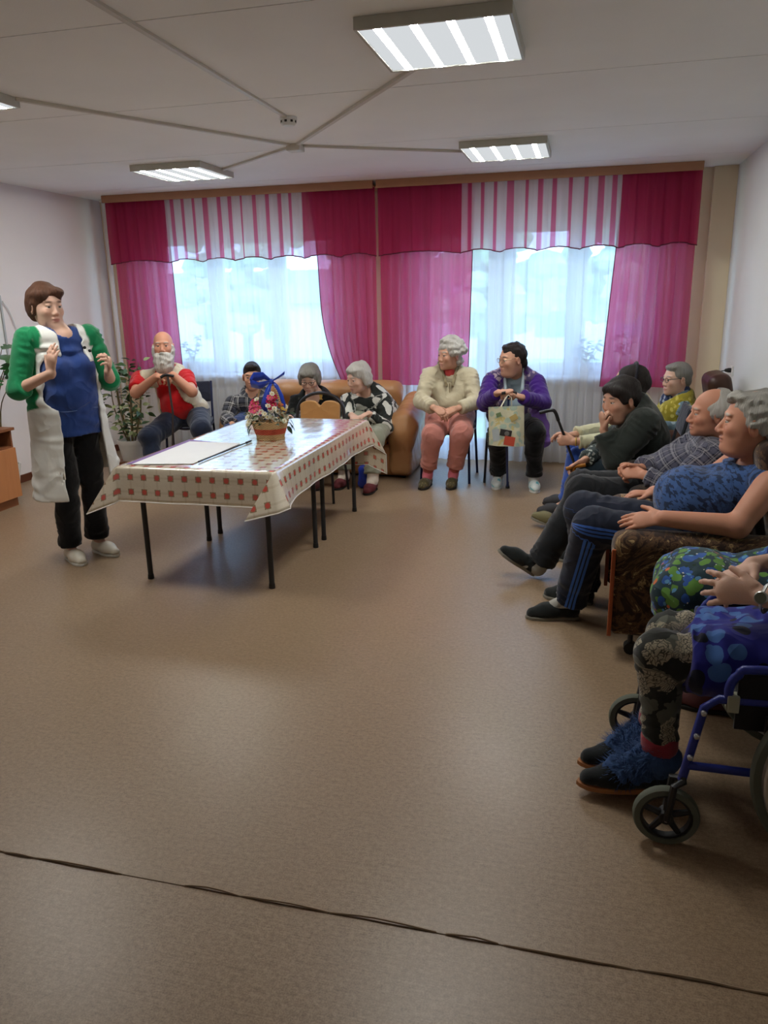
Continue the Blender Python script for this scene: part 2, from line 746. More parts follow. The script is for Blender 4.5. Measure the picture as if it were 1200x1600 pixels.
M_floor = mat_floor()
# floor: two linoleum sheets that meet in a lifted seam
fl = empty('floor', (0, 0, 0), kind='structure')
SEAM_Y = 1.585
box_obj('linoleum_sheet', (XL, SEAM_Y + 0.001, -0.06), (XR, YB, 0), M_floor, fl)
box_obj('linoleum_sheet', (XL, YF, -0.06), (XR, SEAM_Y - 0.001, -0.0012), M_floor, fl)
M_seam = plain('seam_edge', srgb(150, 128, 104), 0.5)
sm = MB()
x = XL + 0.02
while x < XR - 0.1:
    w = rng.uniform(0.10, 0.34)
    x2 = min(x + w, XR - 0.02)
    if rng.random() > 0.16:
        n = 7
        hgt = rng.uniform(0.002, 0.006)
        wob = rng.uniform(-0.004, 0.004)
        sm.tube([(x + (x2 - x) * i / n, SEAM_Y + wob * math.sin(3.1 * i / n) + rng.uniform(-.001, .001), 0.0005 + hgt * math.sin(math.pi * i / n)) for i in range(n + 1)], 0.0028, 5)
    x = x2 + rng.uniform(0.0, 0.03)
tag(sm.build('seam_bead', M_seam, fl, smooth=True), kind='stuff')
tag(box_obj('seam_gap', (XL, SEAM_Y - 0.0016, -0.0010), (XR, SEAM_Y + 0.001, 0.0004), plain('seam_dark', srgb(112, 94, 76), 0.8), fl), kind='stuff')

# ceiling of concrete slabs with open joints
ce = empty('ceiling', (0, 0, ZC), kind='structure')
box_obj('backing', (XL, YF, ZC + 0.03), (XR, YB, ZC + 0.12), M_ceil, ce)
js = [YF, -0.8, 0.45, 1.70, 2.95, 4.18, 5.55, 6.85, YB]
for a, b in zip(js[:-1], js[1:]):
    box_obj('slab', (XL, a + 0.0035, ZC), (XR, b - 0.0035, ZC + 0.035), M_ceil, ce)

T = 0.25
tag(box_obj('wall_left', (XL - T, YF - T, -0.06), (XL, YB + T, ZC + 0.12), M_wall), kind='structure')
tag(box_obj('wall_right', (XR, YF - T, -0.06), (XR + T, YB + T, ZC + 0.12), M_wall_r), kind='structure')
tag(box_obj('wall_front', (XL, YF - T, -0.06), (XR, YF, ZC + 0.12), M_wall), kind='structure')
wb = MB()
(ax0, ax1, az0, az1), (bx0, bx1, bz0, bz1) = WIN
D0, D1, DZ0, DZ1 = DOOR
wb.box((XL, YB, -0.06), (ax0, YB + T, ZC + 0.12))
wb.box((ax1, YB, -0.06), (bx0, YB + T, ZC + 0.12))
wb.box((bx1, YB, -0.06), (XR, YB + T, ZC + 0.12))
wb.box((ax0, YB, az1), (ax1, YB + T, ZC + 0.12)).box((bx0, YB, bz1), (bx1, YB + T, ZC + 0.12))
wb.box((ax0, YB, -0.06), (ax1, YB + T, az0)).box((D1, YB, -0.06), (bx1, YB + T, bz0)).box((D0, YB, -0.06), (D1, YB + T, DZ0))
tag(wb.build('wall_back', M_wall_b), kind='structure')
# a shallow boxed pilaster in the right corner of the back wall
tag(box_obj('trim_1', (0.99, YB - 0.05, 0), (XR, YB, ZC), M_wall_b, bevel=0.004), kind='structure')

M_base = plain('brown_baseboard', srgb(96, 52, 34), 0.45, 0.2)
for nm, lo, hi in (('baseboard_left', (XL, YF, 0), (XL + 0.018, YB, 0.07)), ('baseboard_right', (XR - 0.018, YF, 0), (XR, YB - 0.05, 0.07)),
                   ('baseboard_back', (XL + 0.018, YB - 0.018, 0), (D0 - 0.06, YB, 0.07))):
    tag(box_obj(nm, lo, hi, M_base, bevel=0.004), kind='structure')

# windows
tg = NT('window_glass')
_tr = tg.n('ShaderNodeBsdfTransparent')
_tr.inputs[0].default_value = (0.93, 0.96, 0.97, 1)
_gl = tg.n('ShaderNodeBsdfGlossy')
_gl.inputs['Roughness'].default_value = 0.02
_mx = tg.n('ShaderNodeMixShader')
_mx.inputs[0].default_value = 0.06
tg.l(_tr.outputs[0], _mx.inputs[1])
tg.l(_gl.outputs[0], _mx.inputs[2])
tg.l(_mx.outputs[0], tg.out.inputs['Surface'])
M_glass = tg.m


def frame_bars(mb, x0, x1, z0, z1, w, y0, y1):
    mb.box((x0, y0, z0), (x0 + w, y1, z1)).box((x1 - w, y0, z0), (x1, y1, z1))
    mb.box((x0 + w, y0, z0), (x1 - w, y1, z0 + w)).box((x0 + w, y0, z1 - w), (x1 - w, y1, z1))


def window(name, x0, x1, z0, z1, splits):
    w = empty(name, ((x0 + x1) / 2, YB + 0.1, z0), kind='structure')
    mb = MB()
    frame_bars(mb, x0, x1, z0, z1, 0.055, YB + 0.06, YB + 0.13)
    for s in splits:
        mb.box((s - 0.03, YB + 0.06, z0 + 0.055), (s + 0.03, YB + 0.13, z1 - 0.055))
    mb.build('window_frame', M_white, w)
    xs = [x0 + 0.025] + list(splits) + [x1 - 0.025]
    for a, b in zip(xs[:-1], xs[1:]):
        sash = MB()
        frame_bars(sash, a + 0.03, b - 0.03, z0 + 0.055, z1 - 0.055, 0.06, YB + 0.05, YB + 0.10)
        so = sash.build('sash', M_white, w)
        box_obj('pane', (a + 0.09, YB + 0.07, z0 + 0.115), (b - 0.09, YB + 0.078, z1 - 0.115), M_glass, so)
    return w


window('window_1', *WIN[0], [-3.74, -3.06])
window('window_2', D1 + 0.0, bx1, bz0, bz1, [-0.10])
dr = empty('door_1', ((D0 + D1) / 2, YB + 0.1, 0), kind='structure')
mb = MB()
frame_bars(mb, D0, D1, DZ0, DZ1, 0.055, YB + 0.06, YB + 0.13)
mb.build('door_frame', M_white, dr)
mb = MB()
frame_bars(mb, D0 + 0.06, D1 - 0.06, DZ0 + 0.06, DZ1 - 0.06, 0.08, YB + 0.05, YB + 0.11)
lf = mb.build('door_leaf', M_white, dr)
box_obj('pane', (D0 + 0.14, YB + 0.075, DZ0 + 0.14), (D1 - 0.14, YB + 0.083, DZ1 - 0.14), M_glass, lf)
MB().tube([(D1 - 0.10, YB + 0.05, 1.05), (D1 - 0.10, YB + 0.01, 1.05), (D1 - 0.10, YB + 0.0, 0.95)], 0.009, 6).build('handle', M_white, lf)
for x0, x1, z0 in ((ax0 - .05, ax1 + .05, az0), (D1 + 0.02, bx1 + .05, bz0)):
    tag(box_obj('trim_%d' % (2 if x0 < -3 else 3), (x0, YB - 0.16, z0 - 0.035), (x1, YB + 0.06, z0), M_white, bevel=0.006), kind='structure')

# ------------------------------------------------------------------ outdoors behind the glass
M_grass = plain('pale_grass', srgb(150, 165, 120), 0.9, 0.25, 3)
tag(box_obj('ground', (-60, YB + 0.6, -1.3), (50, 90, -1.0), M_grass), kind='structure')
M_leafo = plain('birch_foliage', srgb(170, 186, 140), 0.8, 0.25, 4, 0.6, 8, 0.2)
M_bark = plain('tree_bark', srgb(120, 105, 90), 0.9, 0.3)
M_house = plain('pale_brick_house', srgb(225, 222, 215), 0.9, 0.08)
M_pane_far = plain('far_window', srgb(120, 140, 165), 0.3)


def tree(x, y, h, seed, label):
    t = empty('tree', (x, y, -1.0), label, 'tree', 'trees outside the windows')
    r = random.Random(seed)
    MB().tube([(x, y, -1.0), (x + .1, y, h * 0.4), (x, y + .1, h * 0.8)], [0.16, 0.1, 0.04], 7).build('trunk', M_bark, t, smooth=True)
    mb = MB()
    for i in range(120):
        a = r.uniform(0, 6.28)
        zz = r.uniform(0.25, 1.0)
        rr = (1.0 - abs(zz - 0.5)) * h * 0.30 * r.random() ** 0.5
        c = V(x + rr * math.cos(a), y + rr * math.sin(a), -0.4 + zz * h)
        s = r.uniform(0.18, 0.45)
        mb.sphere(c, (s, s, s * 0.7), 6, 4)
    tag(mb.build('foliage', M_leafo, t), kind='stuff')


tree(-8.6, 19, 5.5, 3, 'pale green tree outside the left window, nearest its left edge')
tree(-6.0, 24, 6.5, 4, 'pale green tree outside the middle of the left window')
tree(-2.2, 17, 4.8, 5, 'small green tree outside the right part of the left window')
tree(0.6, 23, 5.0, 6, 'pale green tree outside the right hand window')
ho = empty('far_house', (-12, 34, -1.0), 'long pale low house far outside the windows', 'building')
box_obj('wall', (-24, 33, -1.0), (4, 38, 1.4), M_house, ho)
MB().prism([(-24.4, 32.6, 1.4), (-24.4, 38.4, 1.4), (-24.4, 35.5, 2.9)], (28.8, 0, 0)).build('roof', plain('grey_roof', srgb(140, 140, 145), 0.8), ho)
for i in range(9):
    box_obj('window', (-23 + i * 3.0, 32.94, -0.1), (-21.8 + i * 3.0, 33.02, 0.9), M_pane_far, ho)

# ------------------------------------------------------------------ ceiling lamps
M_lframe = plain('lamp_frame_grey', srgb(190, 190, 180), 0.5)
te = NT('lit_diffuser')
_e = te.n('ShaderNodeEmission')
_e.inputs[0].default_value = (0.93, 0.97, 1.0, 1)
_e.inputs[1].default_value = 0.52
te.l(_e.outputs[0], te.out.inputs[0])
M_diff = te.m
te = NT('lit_led_strip')
_e = te.n('ShaderNodeEmission')
_e.inputs[0].default_value = (1.0, 1.0, 0.95, 1)
_e.inputs[1].default_value = LAMP_STRENGTH
te.l(_e.outputs[0], te.out.inputs[0])
M_led = te.m


def ceiling_lamp(x, y, label):
    t = empty('ceiling_lamp', (x, y, ZC), label, 'lamp', 'square ceiling lamps')
    s = 0.298
    mb = MB()
    z0, z1 = ZC - 0.045, ZC - 0.001
    mb.box((x - s, y - s, z0), (x + s, y - s + 0.012, z1)).box((x - s, y + s - 0.012, z0), (x + s, y + s, z1))
    mb.box((x - s, y - s + 0.012, z0), (x - s + 0.012, y + s - 0.012, z1)).box((x + s - 0.012, y - s + 0.012, z0), (x + s, y + s - 0.012, z1))
    mb.box((x - s + 0.012, y - s + 0.012, z1 - 0.006), (x + s - 0.012, y + s - 0.012, z1))
    mb.build('housing', M_lframe, t)
    box_obj('diffuser', (x - s + 0.013, y - s + 0.013, z0 + 0.004), (x + s - 0.013, y + s - 0.013, z0 + 0.010), M_diff, t)
    for k in range(4):
        cx = x - 0.21 + k * 0.14
        box_obj('led_strip', (cx - 0.016, y - s + 0.015, z0 + 0.0015), (cx + 0.016, y + s - 0.015, z0 + 0.0038), M_led, t)


ceiling_lamp(-0.61, 3.45, 'large square ceiling lamp nearest the camera at top centre')
ceiling_lamp(-3.18, 6.03, 'square ceiling lamp above the left curtain')
ceiling_lamp(-0.61, 5.99, 'square ceiling lamp above the right curtain')
ceiling_lamp(-3.18, 3.47, 'ceiling lamp cut off at the left edge of the picture')

M_cond = plain('ceiling_conduit', srgb(205, 200, 190), 0.5, 0.06)
cd = empty('cable_trunking', (-1.99, 5.4, ZC), 'grey cable trunking crossing the ceiling between the four lamps', 'trunking')


def trunk(a, b, nm='trunking_run'):
    d = nrm(V(b[0] - a[0], b[1] - a[1], 0))
    s = V(-d[1], d[0], 0) * 0.0125
    A = V(a[0], a[1], ZC - 0.016)
    B = V(b[0], b[1], ZC - 0.016)
    MB().prism([A + s, A - s, B - s, B + s], (0, 0, 0.0155)).build(nm, M_cond, cd)


JX, JY = -1.99, 5.40
for e in ((-0.915, 6.04), (-2.885, 6.13), (-0.75, 3.76), (-2.885, 3.74)):
    d = nrm(V(e[0] - JX, e[1] - JY, 0))
    trunk((JX + d[0] * 0.06, JY + d[1] * 0.06), e)
box_obj('junction_box', (JX - 0.05, JY - 0.05, ZC - 0.045), (JX + 0.05, JY + 0.05, ZC - 0.0005), M_cond, cd, bevel=0.006)
sdt = empty('smoke_detector', (-1.738, 4.62, ZC), 'white round smoke detector at the end of a cable strip on the ceiling', 'detector')
MB().lathe([(0.05, 0), (0.052, -0.014), (0.045, -0.018), (0.044, -0.032), (0.034, -0.046), (0.012, -0.05)], (-1.738, 4.62, ZC - 0.0005), n=20).build('casing', M_white, sdt, smooth=True)
for k in range(8):
    a = k * math.pi / 4
    box_obj('vent_slot', (-0.007, -0.0015, -0.012), (0.007, 0.0015, 0.0), plain('black_slot', (0.02, 0.02, 0.02), 0.6), sdt,
            M=Matrix.Translation((-1.738 + 0.0448 * math.cos(a), 4.62 + 0.0448 * math.sin(a), ZC - 0.0195)) @ Matrix.Rotation(a + math.pi / 2, 4, 'Z'))
d0 = MB().prism([V(-1.69, 1.2, ZC - 0.012), V(-1.715, 1.2, ZC - 0.012), V(-1.75, 4.565, ZC - 0.012), V(-1.725, 4.565, ZC - 0.012)], (0, 0, 0.0115)).build('cable_strip', M_cond, None)
tag(d0, 'thin grey cable strip running along the ceiling to the smoke detector', 'trunking')

# heating pipe in the left corner, radiators
pp = empty('heating_pipe', (-4.84, 7.42, 0), 'white vertical heating pipe in the corner left of the curtains', 'pipe')
MB().tube([(-4.84, 7.42, 0.0), (-4.84, 7.42, ZC)], 0.024, 12, caps=False).build('riser', M_enamel, pp, smooth=True)
MB().tube([(-4.84, 7.42, 0.28), (-4.5, 7.44, 0.28), (-4.32, 7.45, 0.28)], 0.014, 8).build('branch', M_enamel, pp, smooth=True)
for z in (0.0, ZC - 0.03):
    MB().lathe([(0.026, 0), (0.045, 0.002), (0.045, 0.014), (0.026, 0.018)], (-4.84, 7.42, z + 0.004), n=16).build('collar', M_enamel, pp, smooth=True)


def radiator(x0, n, label, y=7.485):
    t = empty('radiator', (x0, y, 0.1), label, 'radiator', 'white ribbed radiators')
    me = None
    for i in range(n):
        cx = x0 + i * 0.082
        if me is None:
            mb = MB()
            mb.box((-0.036, -0.055, 0.12), (0.036, 0.045, 0.70))
            o = mb.build('rib', M_enamel, t, bevel=0.016, segs=2)
            me = o.data
            me.polygons.foreach_set('use_smooth', [True] * len(me.polygons))
            o.location = (cx - x0, 0, -0.1)
            o.matrix_parent_inverse = Matrix()
        else:
            o = bpy.data.objects.new('rib', me)
            COL.objects.link(o)
            o.parent = t
            o.location = (cx - x0, 0, -0.1)
    for z in (0.17, 0.65):
        MB().tube([(x0 - 0.07, y, z), (x0 + n * 0.082, y, z)], 0.018, 8).build('header_pipe', M_enamel, t, smooth=True)
    for x in (x0 + 0.1, x0 + (n - 2) * 0.082):
        box_obj('bracket', (x - 0.012, y - 0.02, 0.0), (x + 0.012, y + 0.02, 0.125), M_enamel, t)


radiator(-4.18, 13, 'white ribbed radiator behind the bearded man')
radiator(-2.95, 7, 'white ribbed radiator behind the tan sofa')
radiator(-0.52, 12, 'white ribbed radiator under the right window behind the net curtain')

# socket on the right wall
so = empty('power_socket', (XR, 6.84, 0.95), 'white wall socket with a black plug by the right corner', 'socket')
box_obj('plate', (XR - 0.014, 6.80, 0.91), (XR - 0.0005, 6.88, 0.99), M_white, so, bevel=0.004)
M_black = plain('black_plastic', (0.015, 0.015, 0.016), 0.45)
MB().lathe([(0.019, 0), (0.019, 0.02), (0.012, 0.045), (0.007, 0.05)], (XR - 0.014, 6.84, 0.955), (-1, 0, 0), 12).build('plug', M_black, so, smooth=True)
MB().tube([(XR - 0.062, 6.84, 0.953), (XR - 0.10, 6.845, 0.94), (XR - 0.13, 6.86, 0.88), (XR - 0.12, 6.87, 0.75), (XR - 0.06, 6.88, 0.5), (XR - 0.04, 6.88, 0.02)], 0.004, 6, smooth_steps=5).build('cord', M_black, so, smooth=True)

# ------------------------------------------------------------------ curtains
def sheer(name, col, tr, rough_var=0.25, stripes=None, col2=None, tr2=None):
    """thin woven voile: part of the light passes straight, part is scattered"""
    t = NT(name)
    uv = t.attr('puv')
    fine = t.noise(500, 2, t.coord())
    fold = t.noise(1.0, 3, t.mapping(uv, (19, 0.6, 1)))
    f0 = t.math('ADD', t.math('MULTIPLY', fine.outputs[0], 0.10), t.math('MULTIPLY', t.math('SUBTRACT', fold.outputs[0], 0.5), rough_var))
    trf = t.math('ADD', f0, tr - 0.05)
    c = rgba(col)
    csock = None
    if stripes is not None:
        sp = t.n('ShaderNodeSeparateXYZ')
        t.l(uv, sp.inputs[0])
        wob = t.noise(1.0, 1, t.mapping(uv, (4.3, 0, 0)))
        ph = t.math('FRACT', t.math('ADD', t.math('MULTIPLY', sp.outputs[0], stripes), t.math('MULTIPLY', wob.outputs[0], 0.9)))
        msk = t.math('MINIMUM', t.math('MAXIMUM', t.math('MULTIPLY', t.math('SUBTRACT', t.math('ABSOLUTE', t.math('SUBTRACT', ph, 0.5)), 0.31), 16.0), 0.0), 1.0)
        csock = t.mix(msk, tuple(col), tuple(col2))
        trf = t.math('ADD', f0, t.math('ADD', tr - 0.05, t.math('MULTIPLY', msk, tr2 - tr)))
    a = t.n('ShaderNodeBsdfTransparent')
    b = t.n('ShaderNodeBsdfTranslucent')
    d = t.n('ShaderNodeBsdfDiffuse')
    for s in (b, d):
        t.val(s.inputs[0], csock if csock is not None else c)
    tint = t.mix(0.6, (1.0, 1.0, 1.0), csock if csock is not None else tuple(col))
    t.l(tint, a.inputs[0])
    m1 = t.n('ShaderNodeMixShader')
    m1.inputs[0].default_value = 0.42
    t.l(b.outputs[0], m1.inputs[1])
    t.l(d.outputs[0], m1.inputs[2])
    m2 = t.n('ShaderNodeMixShader')
    t.l(trf, m2.inputs[0])
    t.l(m1.outputs[0], m2.inputs[1])
    t.l(a.outputs[0], m2.inputs[2])
    t.l(m2.outputs[0], t.out.inputs['Surface'])
    return t.m


PINK = srgb(208, 74, 124)
M_tulle = sheer('white_tulle', srgb(238, 240, 246), 0.30)
M_pink = sheer('pink_voile', PINK, 0.33, 0.75)
M_pinkv = sheer('pink_voile_valance', srgb(184, 60, 102), 0.24, 0.40)
M_strv = sheer('striped_voile_valance', srgb(226, 208, 222), 0.44, 0.25, 8.0, srgb(204, 84, 132), 0.30)
M_trim = plain('dark_pink_trim', srgb(92, 14, 46), 0.8)
M_cornice = plain('varnished_cornice', srgb(168, 122, 92), 0.45, 0.15, 6)


def drape(name, x0, x1, zt, zb, y, amp, waves, mat, parent=None, nu=None, nv=24, seed=1, left=None, right=None, hem=None):
    """hanging cloth; left/right bend the side edges (functions of 0..1 downwards), hem shapes the lower edge"""
    r = np.random.RandomState(seed)
    nu = nu or int(max(24, waves * 9))
    ph = r.rand(4) * 6.28
    wl = np.array([1.0, 0.47, 1.83, 0.31])
    vs, uvs = [], []
    for j in range(nv + 1):
        v = j / nv
        for i in range(nu + 1):
            u = i / nu
            xa = x0 + (left(v) if left else 0)
            xb = x1 + (right(v) if right else 0)
            xx = xa + (xb - xa) * u
            s = sum(math.sin(u * waves * 6.283 * wl[q] + ph[q] + 0.4 * math.sin(v * 3 + q)) / (1 + 0.6 * q) for q in range(4)) / 2
            a = amp * (0.55 + 0.55 * v)
            z1 = zb + (hem(u) if hem else 0)
            vs.append((xx + 0.4 * a * math.cos(u * waves * 9 + ph[1]), y + a * s, zt + (z1 - zt) * v))
            uvs.append((u * (x1 - x0), v * (zt - zb), 0))
    fs = [(j * (nu + 1) + i, j * (nu + 1) + i + 1, (j + 1) * (nu + 1) + i + 1, (j + 1) * (nu + 1) + i) for j in range(nv) for i in range(nu)]
    me = bpy.data.meshes.new(name)
    me.from_pydata(vs, [], fs)
    a = me.attributes.new('puv', 'FLOAT_VECTOR', 'POINT')
    a.data.foreach_set('vector', np.array(uvs, np.float32).ravel())
    o = link(name, me, mat, parent, True)
    o['edge'] = 0
    del o['edge']
    return o, [vs[nv * (nu + 1) + i] for i in range(nu + 1)], [vs[j * (nu + 1)] for j in range(nv + 1)], [vs[j * (nu + 1) + nu] for j in range(nv + 1)]


def curtain_set(xa, xb, cx0, cx1, which, lfn, rfn, ldx, rdx, seed):
    RY = 7.22
    co = empty('cornice', ((xa + xb) / 2, RY, 2.5), 'brown wooden cornice above the %s window' % which, 'cornice')
    box_obj('fascia', (xa, RY - 0.05, 2.53), (xb, RY - 0.032, 2.599), M_cornice, co, bevel=0.004)
    box_obj('top_board', (xa, RY - 0.031, 2.550), (xb, YB - 0.001, 2.564), M_cornice, co)
    tu, *_ = drape('net_curtain', xa + 0.06, xb - 0.06, 2.55, 0.03, RY + 0.14, 0.022, 24 if which == 'left' else 26, M_tulle, None, seed=seed, nu=330, nv=10)
    tag(tu, 'white see-through net curtain hanging across the %s window' % which, 'curtain', 'net curtains')
    zb = 0.76
    pd = empty('pink_curtain', (xa + 0.3, RY, zb), 'pink voile curtain at the left side of the %s window' % which, 'curtain', 'pink side curtains')
    _, hb, le, re = drape('panel', xa + 0.01, ldx, 2.55, zb, RY + 0.065, 0.026, 6, M_pink, pd, seed=seed + 1, right=lfn, nu=90)
    MB().tube(re, 0.004, 4).build('edging', M_trim, pd)
    pd = empty('pink_curtain', (xb - 0.3, RY, zb), 'pink voile curtain at the right side of the %s window' % which, 'curtain', 'pink side curtains')
    _, hb, le, re = drape('panel', rdx, xb - 0.01, 2.55, zb, RY + 0.065, 0.026, 6, M_pink, pd, seed=seed + 2, left=rfn, nu=90)
    MB().tube(le, 0.004, 4).build('edging', M_trim, pd)
    va = empty('valance', ((xa + xb) / 2, RY, 1.96), 'pink and white striped valance along the top of the %s window' % which, 'valance')
    sc = lambda u, n=3: -0.012 + 0.03 * abs(math.sin(u * math.pi * n))
    zv = 1.965
    for (p, q, m, w, sd, nh) in ((xa, cx0, M_pinkv, 6, 3, 1), (cx0 - 0.01, cx1 + 0.01, M_strv, 10, 4, 4), (cx1, xb, M_pinkv, 6, 5, 2)):
        _, hb, _, _ = drape('voile_panel', p, q, 2.548, zv, RY + 0.012, 0.020, w, m, va, seed=seed + sd, nv=12, hem=lambda u, nh=nh: sc(u, nh), nu=int(w * 14))
        MB().tube(hb, 0.005, 4).build('hem_trim', M_trim, va)


curtain_set(-4.70, -1.925, -4.04, -2.62, 'left', lambda v: 0.02 * v, lambda v: 0.0 + 0.30 * v * v + 0.04 * math.sin(v * 6), -4.06, -2.58, 11)
curtain_set(-1.895, 0.865, -1.12, 0.24, 'right', lambda v: -0.05 * v, lambda v: 0.06 - 0.10 * v, -1.02, 0.20, 31)

# ================================================================== FURNITURE
M_blackm = plain('black_metal_tube', (0.018, 0.018, 0.022), 0.4, 0.2)
M_bluem = plain('dark_blue_metal_tube', srgb(28, 34, 70), 0.4, 0.2)
M_darkleg = plain('dark_steel_leg', srgb(44, 44, 46), 0.45, 0.15)
M_tabletop = plain('table_board', srgb(200, 190, 170), 0.5)
M_wood_o = plain('orange_beech', srgb(176, 112, 66), 0.45, 0.12, 5)

# ---- two tables pushed together
TZ = 0.70
for n, (y0, y1, lb) in enumerate(((3.69, 4.60, 'table under the front half of the patterned oilcloth, dark steel legs'),
                                  (4.61, 5.50, 'table under the rear half of the patterned oilcloth, dark steel legs'))):
    t = empty('table', (-2.03, (y0 + y1) / 2, 0), lb, 'table', 'tables pushed together')
    box_obj('tabletop', (-2.49, y0, TZ - 0.028), (-1.575, y1, TZ - 0.004), M_tabletop, t)
    for a, b in (((-2.43, y0 + 0.09), (-1.65, y0 + 0.09)), ((-2.43, y1 - 0.07), (-1.65, y1 - 0.07))):
        box_obj('apron', (a[0], a[1] - 0.012, TZ - 0.06), (b[0], b[1] + 0.012, TZ - 0.0285), M_darkleg, t)
    for x in (-2.425, -1.655):
        for y in (y0 + 0.095, y1 - 0.065):
            lg = MB().tube([(x, y, 0.012), (x, y, TZ - 0.029)], 0.0155, 12).build('leg', M_darkleg, t, smooth=True)
            MB().lathe([(0.0175, 0), (0.019, 0.004), (0.017, 0.03)], (x, y, 0.0), n=12).build('foot_cap', M_black, lg, smooth=True)


# ---- oilcloth
def mat_oilcloth():
    t = NT('printed_oilcloth')
    uv = t.attr('puv')
    sp = t.n('ShaderNodeSeparateXYZ')
    t.l(uv, sp.inputs[0])
    S = 0.083

    def tri(s, off=0.0):
        return t.math('ABSOLUTE', t.math('SUBTRACT', t.math('FRACT', t.math('ADD', t.math('DIVIDE', s, S), off)), 0.5))

    fx, fy = tri(sp.outputs[0]), tri(sp.outputs[1])
    wig = t.noise(260, 2, uv)
    w = t.math('MULTIPLY', t.math('SUBTRACT', wig.outputs[0], 0.5), 0.12)
    big = t.math('LESS_THAN', t.math('ADD', t.math('MAXIMUM', fx, fy), w), 0.215)
    ring = t.math('ADD', t.math('MULTIPLY', fx, fx), t.math('MULTIPLY', fy, fy))
    rose = t.math('LESS_THAN', t.math('ADD', t.math('SQRT', ring), w), 0.17)
    wv = t.noise(900, 2, t.mapping(uv, (1, 0.12, 1)))
    wv2 = t.noise(900, 2, t.mapping(uv, (0.12, 1, 1)))
    weave = t.math('MULTIPLY', t.math('ADD', wv.outputs[0], wv2.outputs[0]), 0.5)
    base = t.mix(weave, srgb(206, 192, 166), srgb(238, 228, 208))
    chk = t.math('LESS_THAN', t.math('MINIMUM', fx, fy), 0.07)
    base = t.mix(t.math('MULTIPLY', chk, 0.35), base, srgb(190, 172, 140))
    c = t.mix(big, base, srgb(150, 126, 96))
    c = t.mix(rose, c, srgb(206, 84, 72))
    cr = t.noise(7, 4, uv, 0.6, 0.8)
    bb = t.bsdf(c, 0.2, cr.outputs[0], 0.35, 0.012, 1.0, coat=1.0)
    bb.inputs['Coat IOR'].default_value = 1.9
    bb.inputs['Coat Roughness'].default_value = 0.12
    return t.m


M_oil = mat_oilcloth()
M_hemw = plain('oilcloth_white_edge', srgb(240, 236, 228), 0.4)


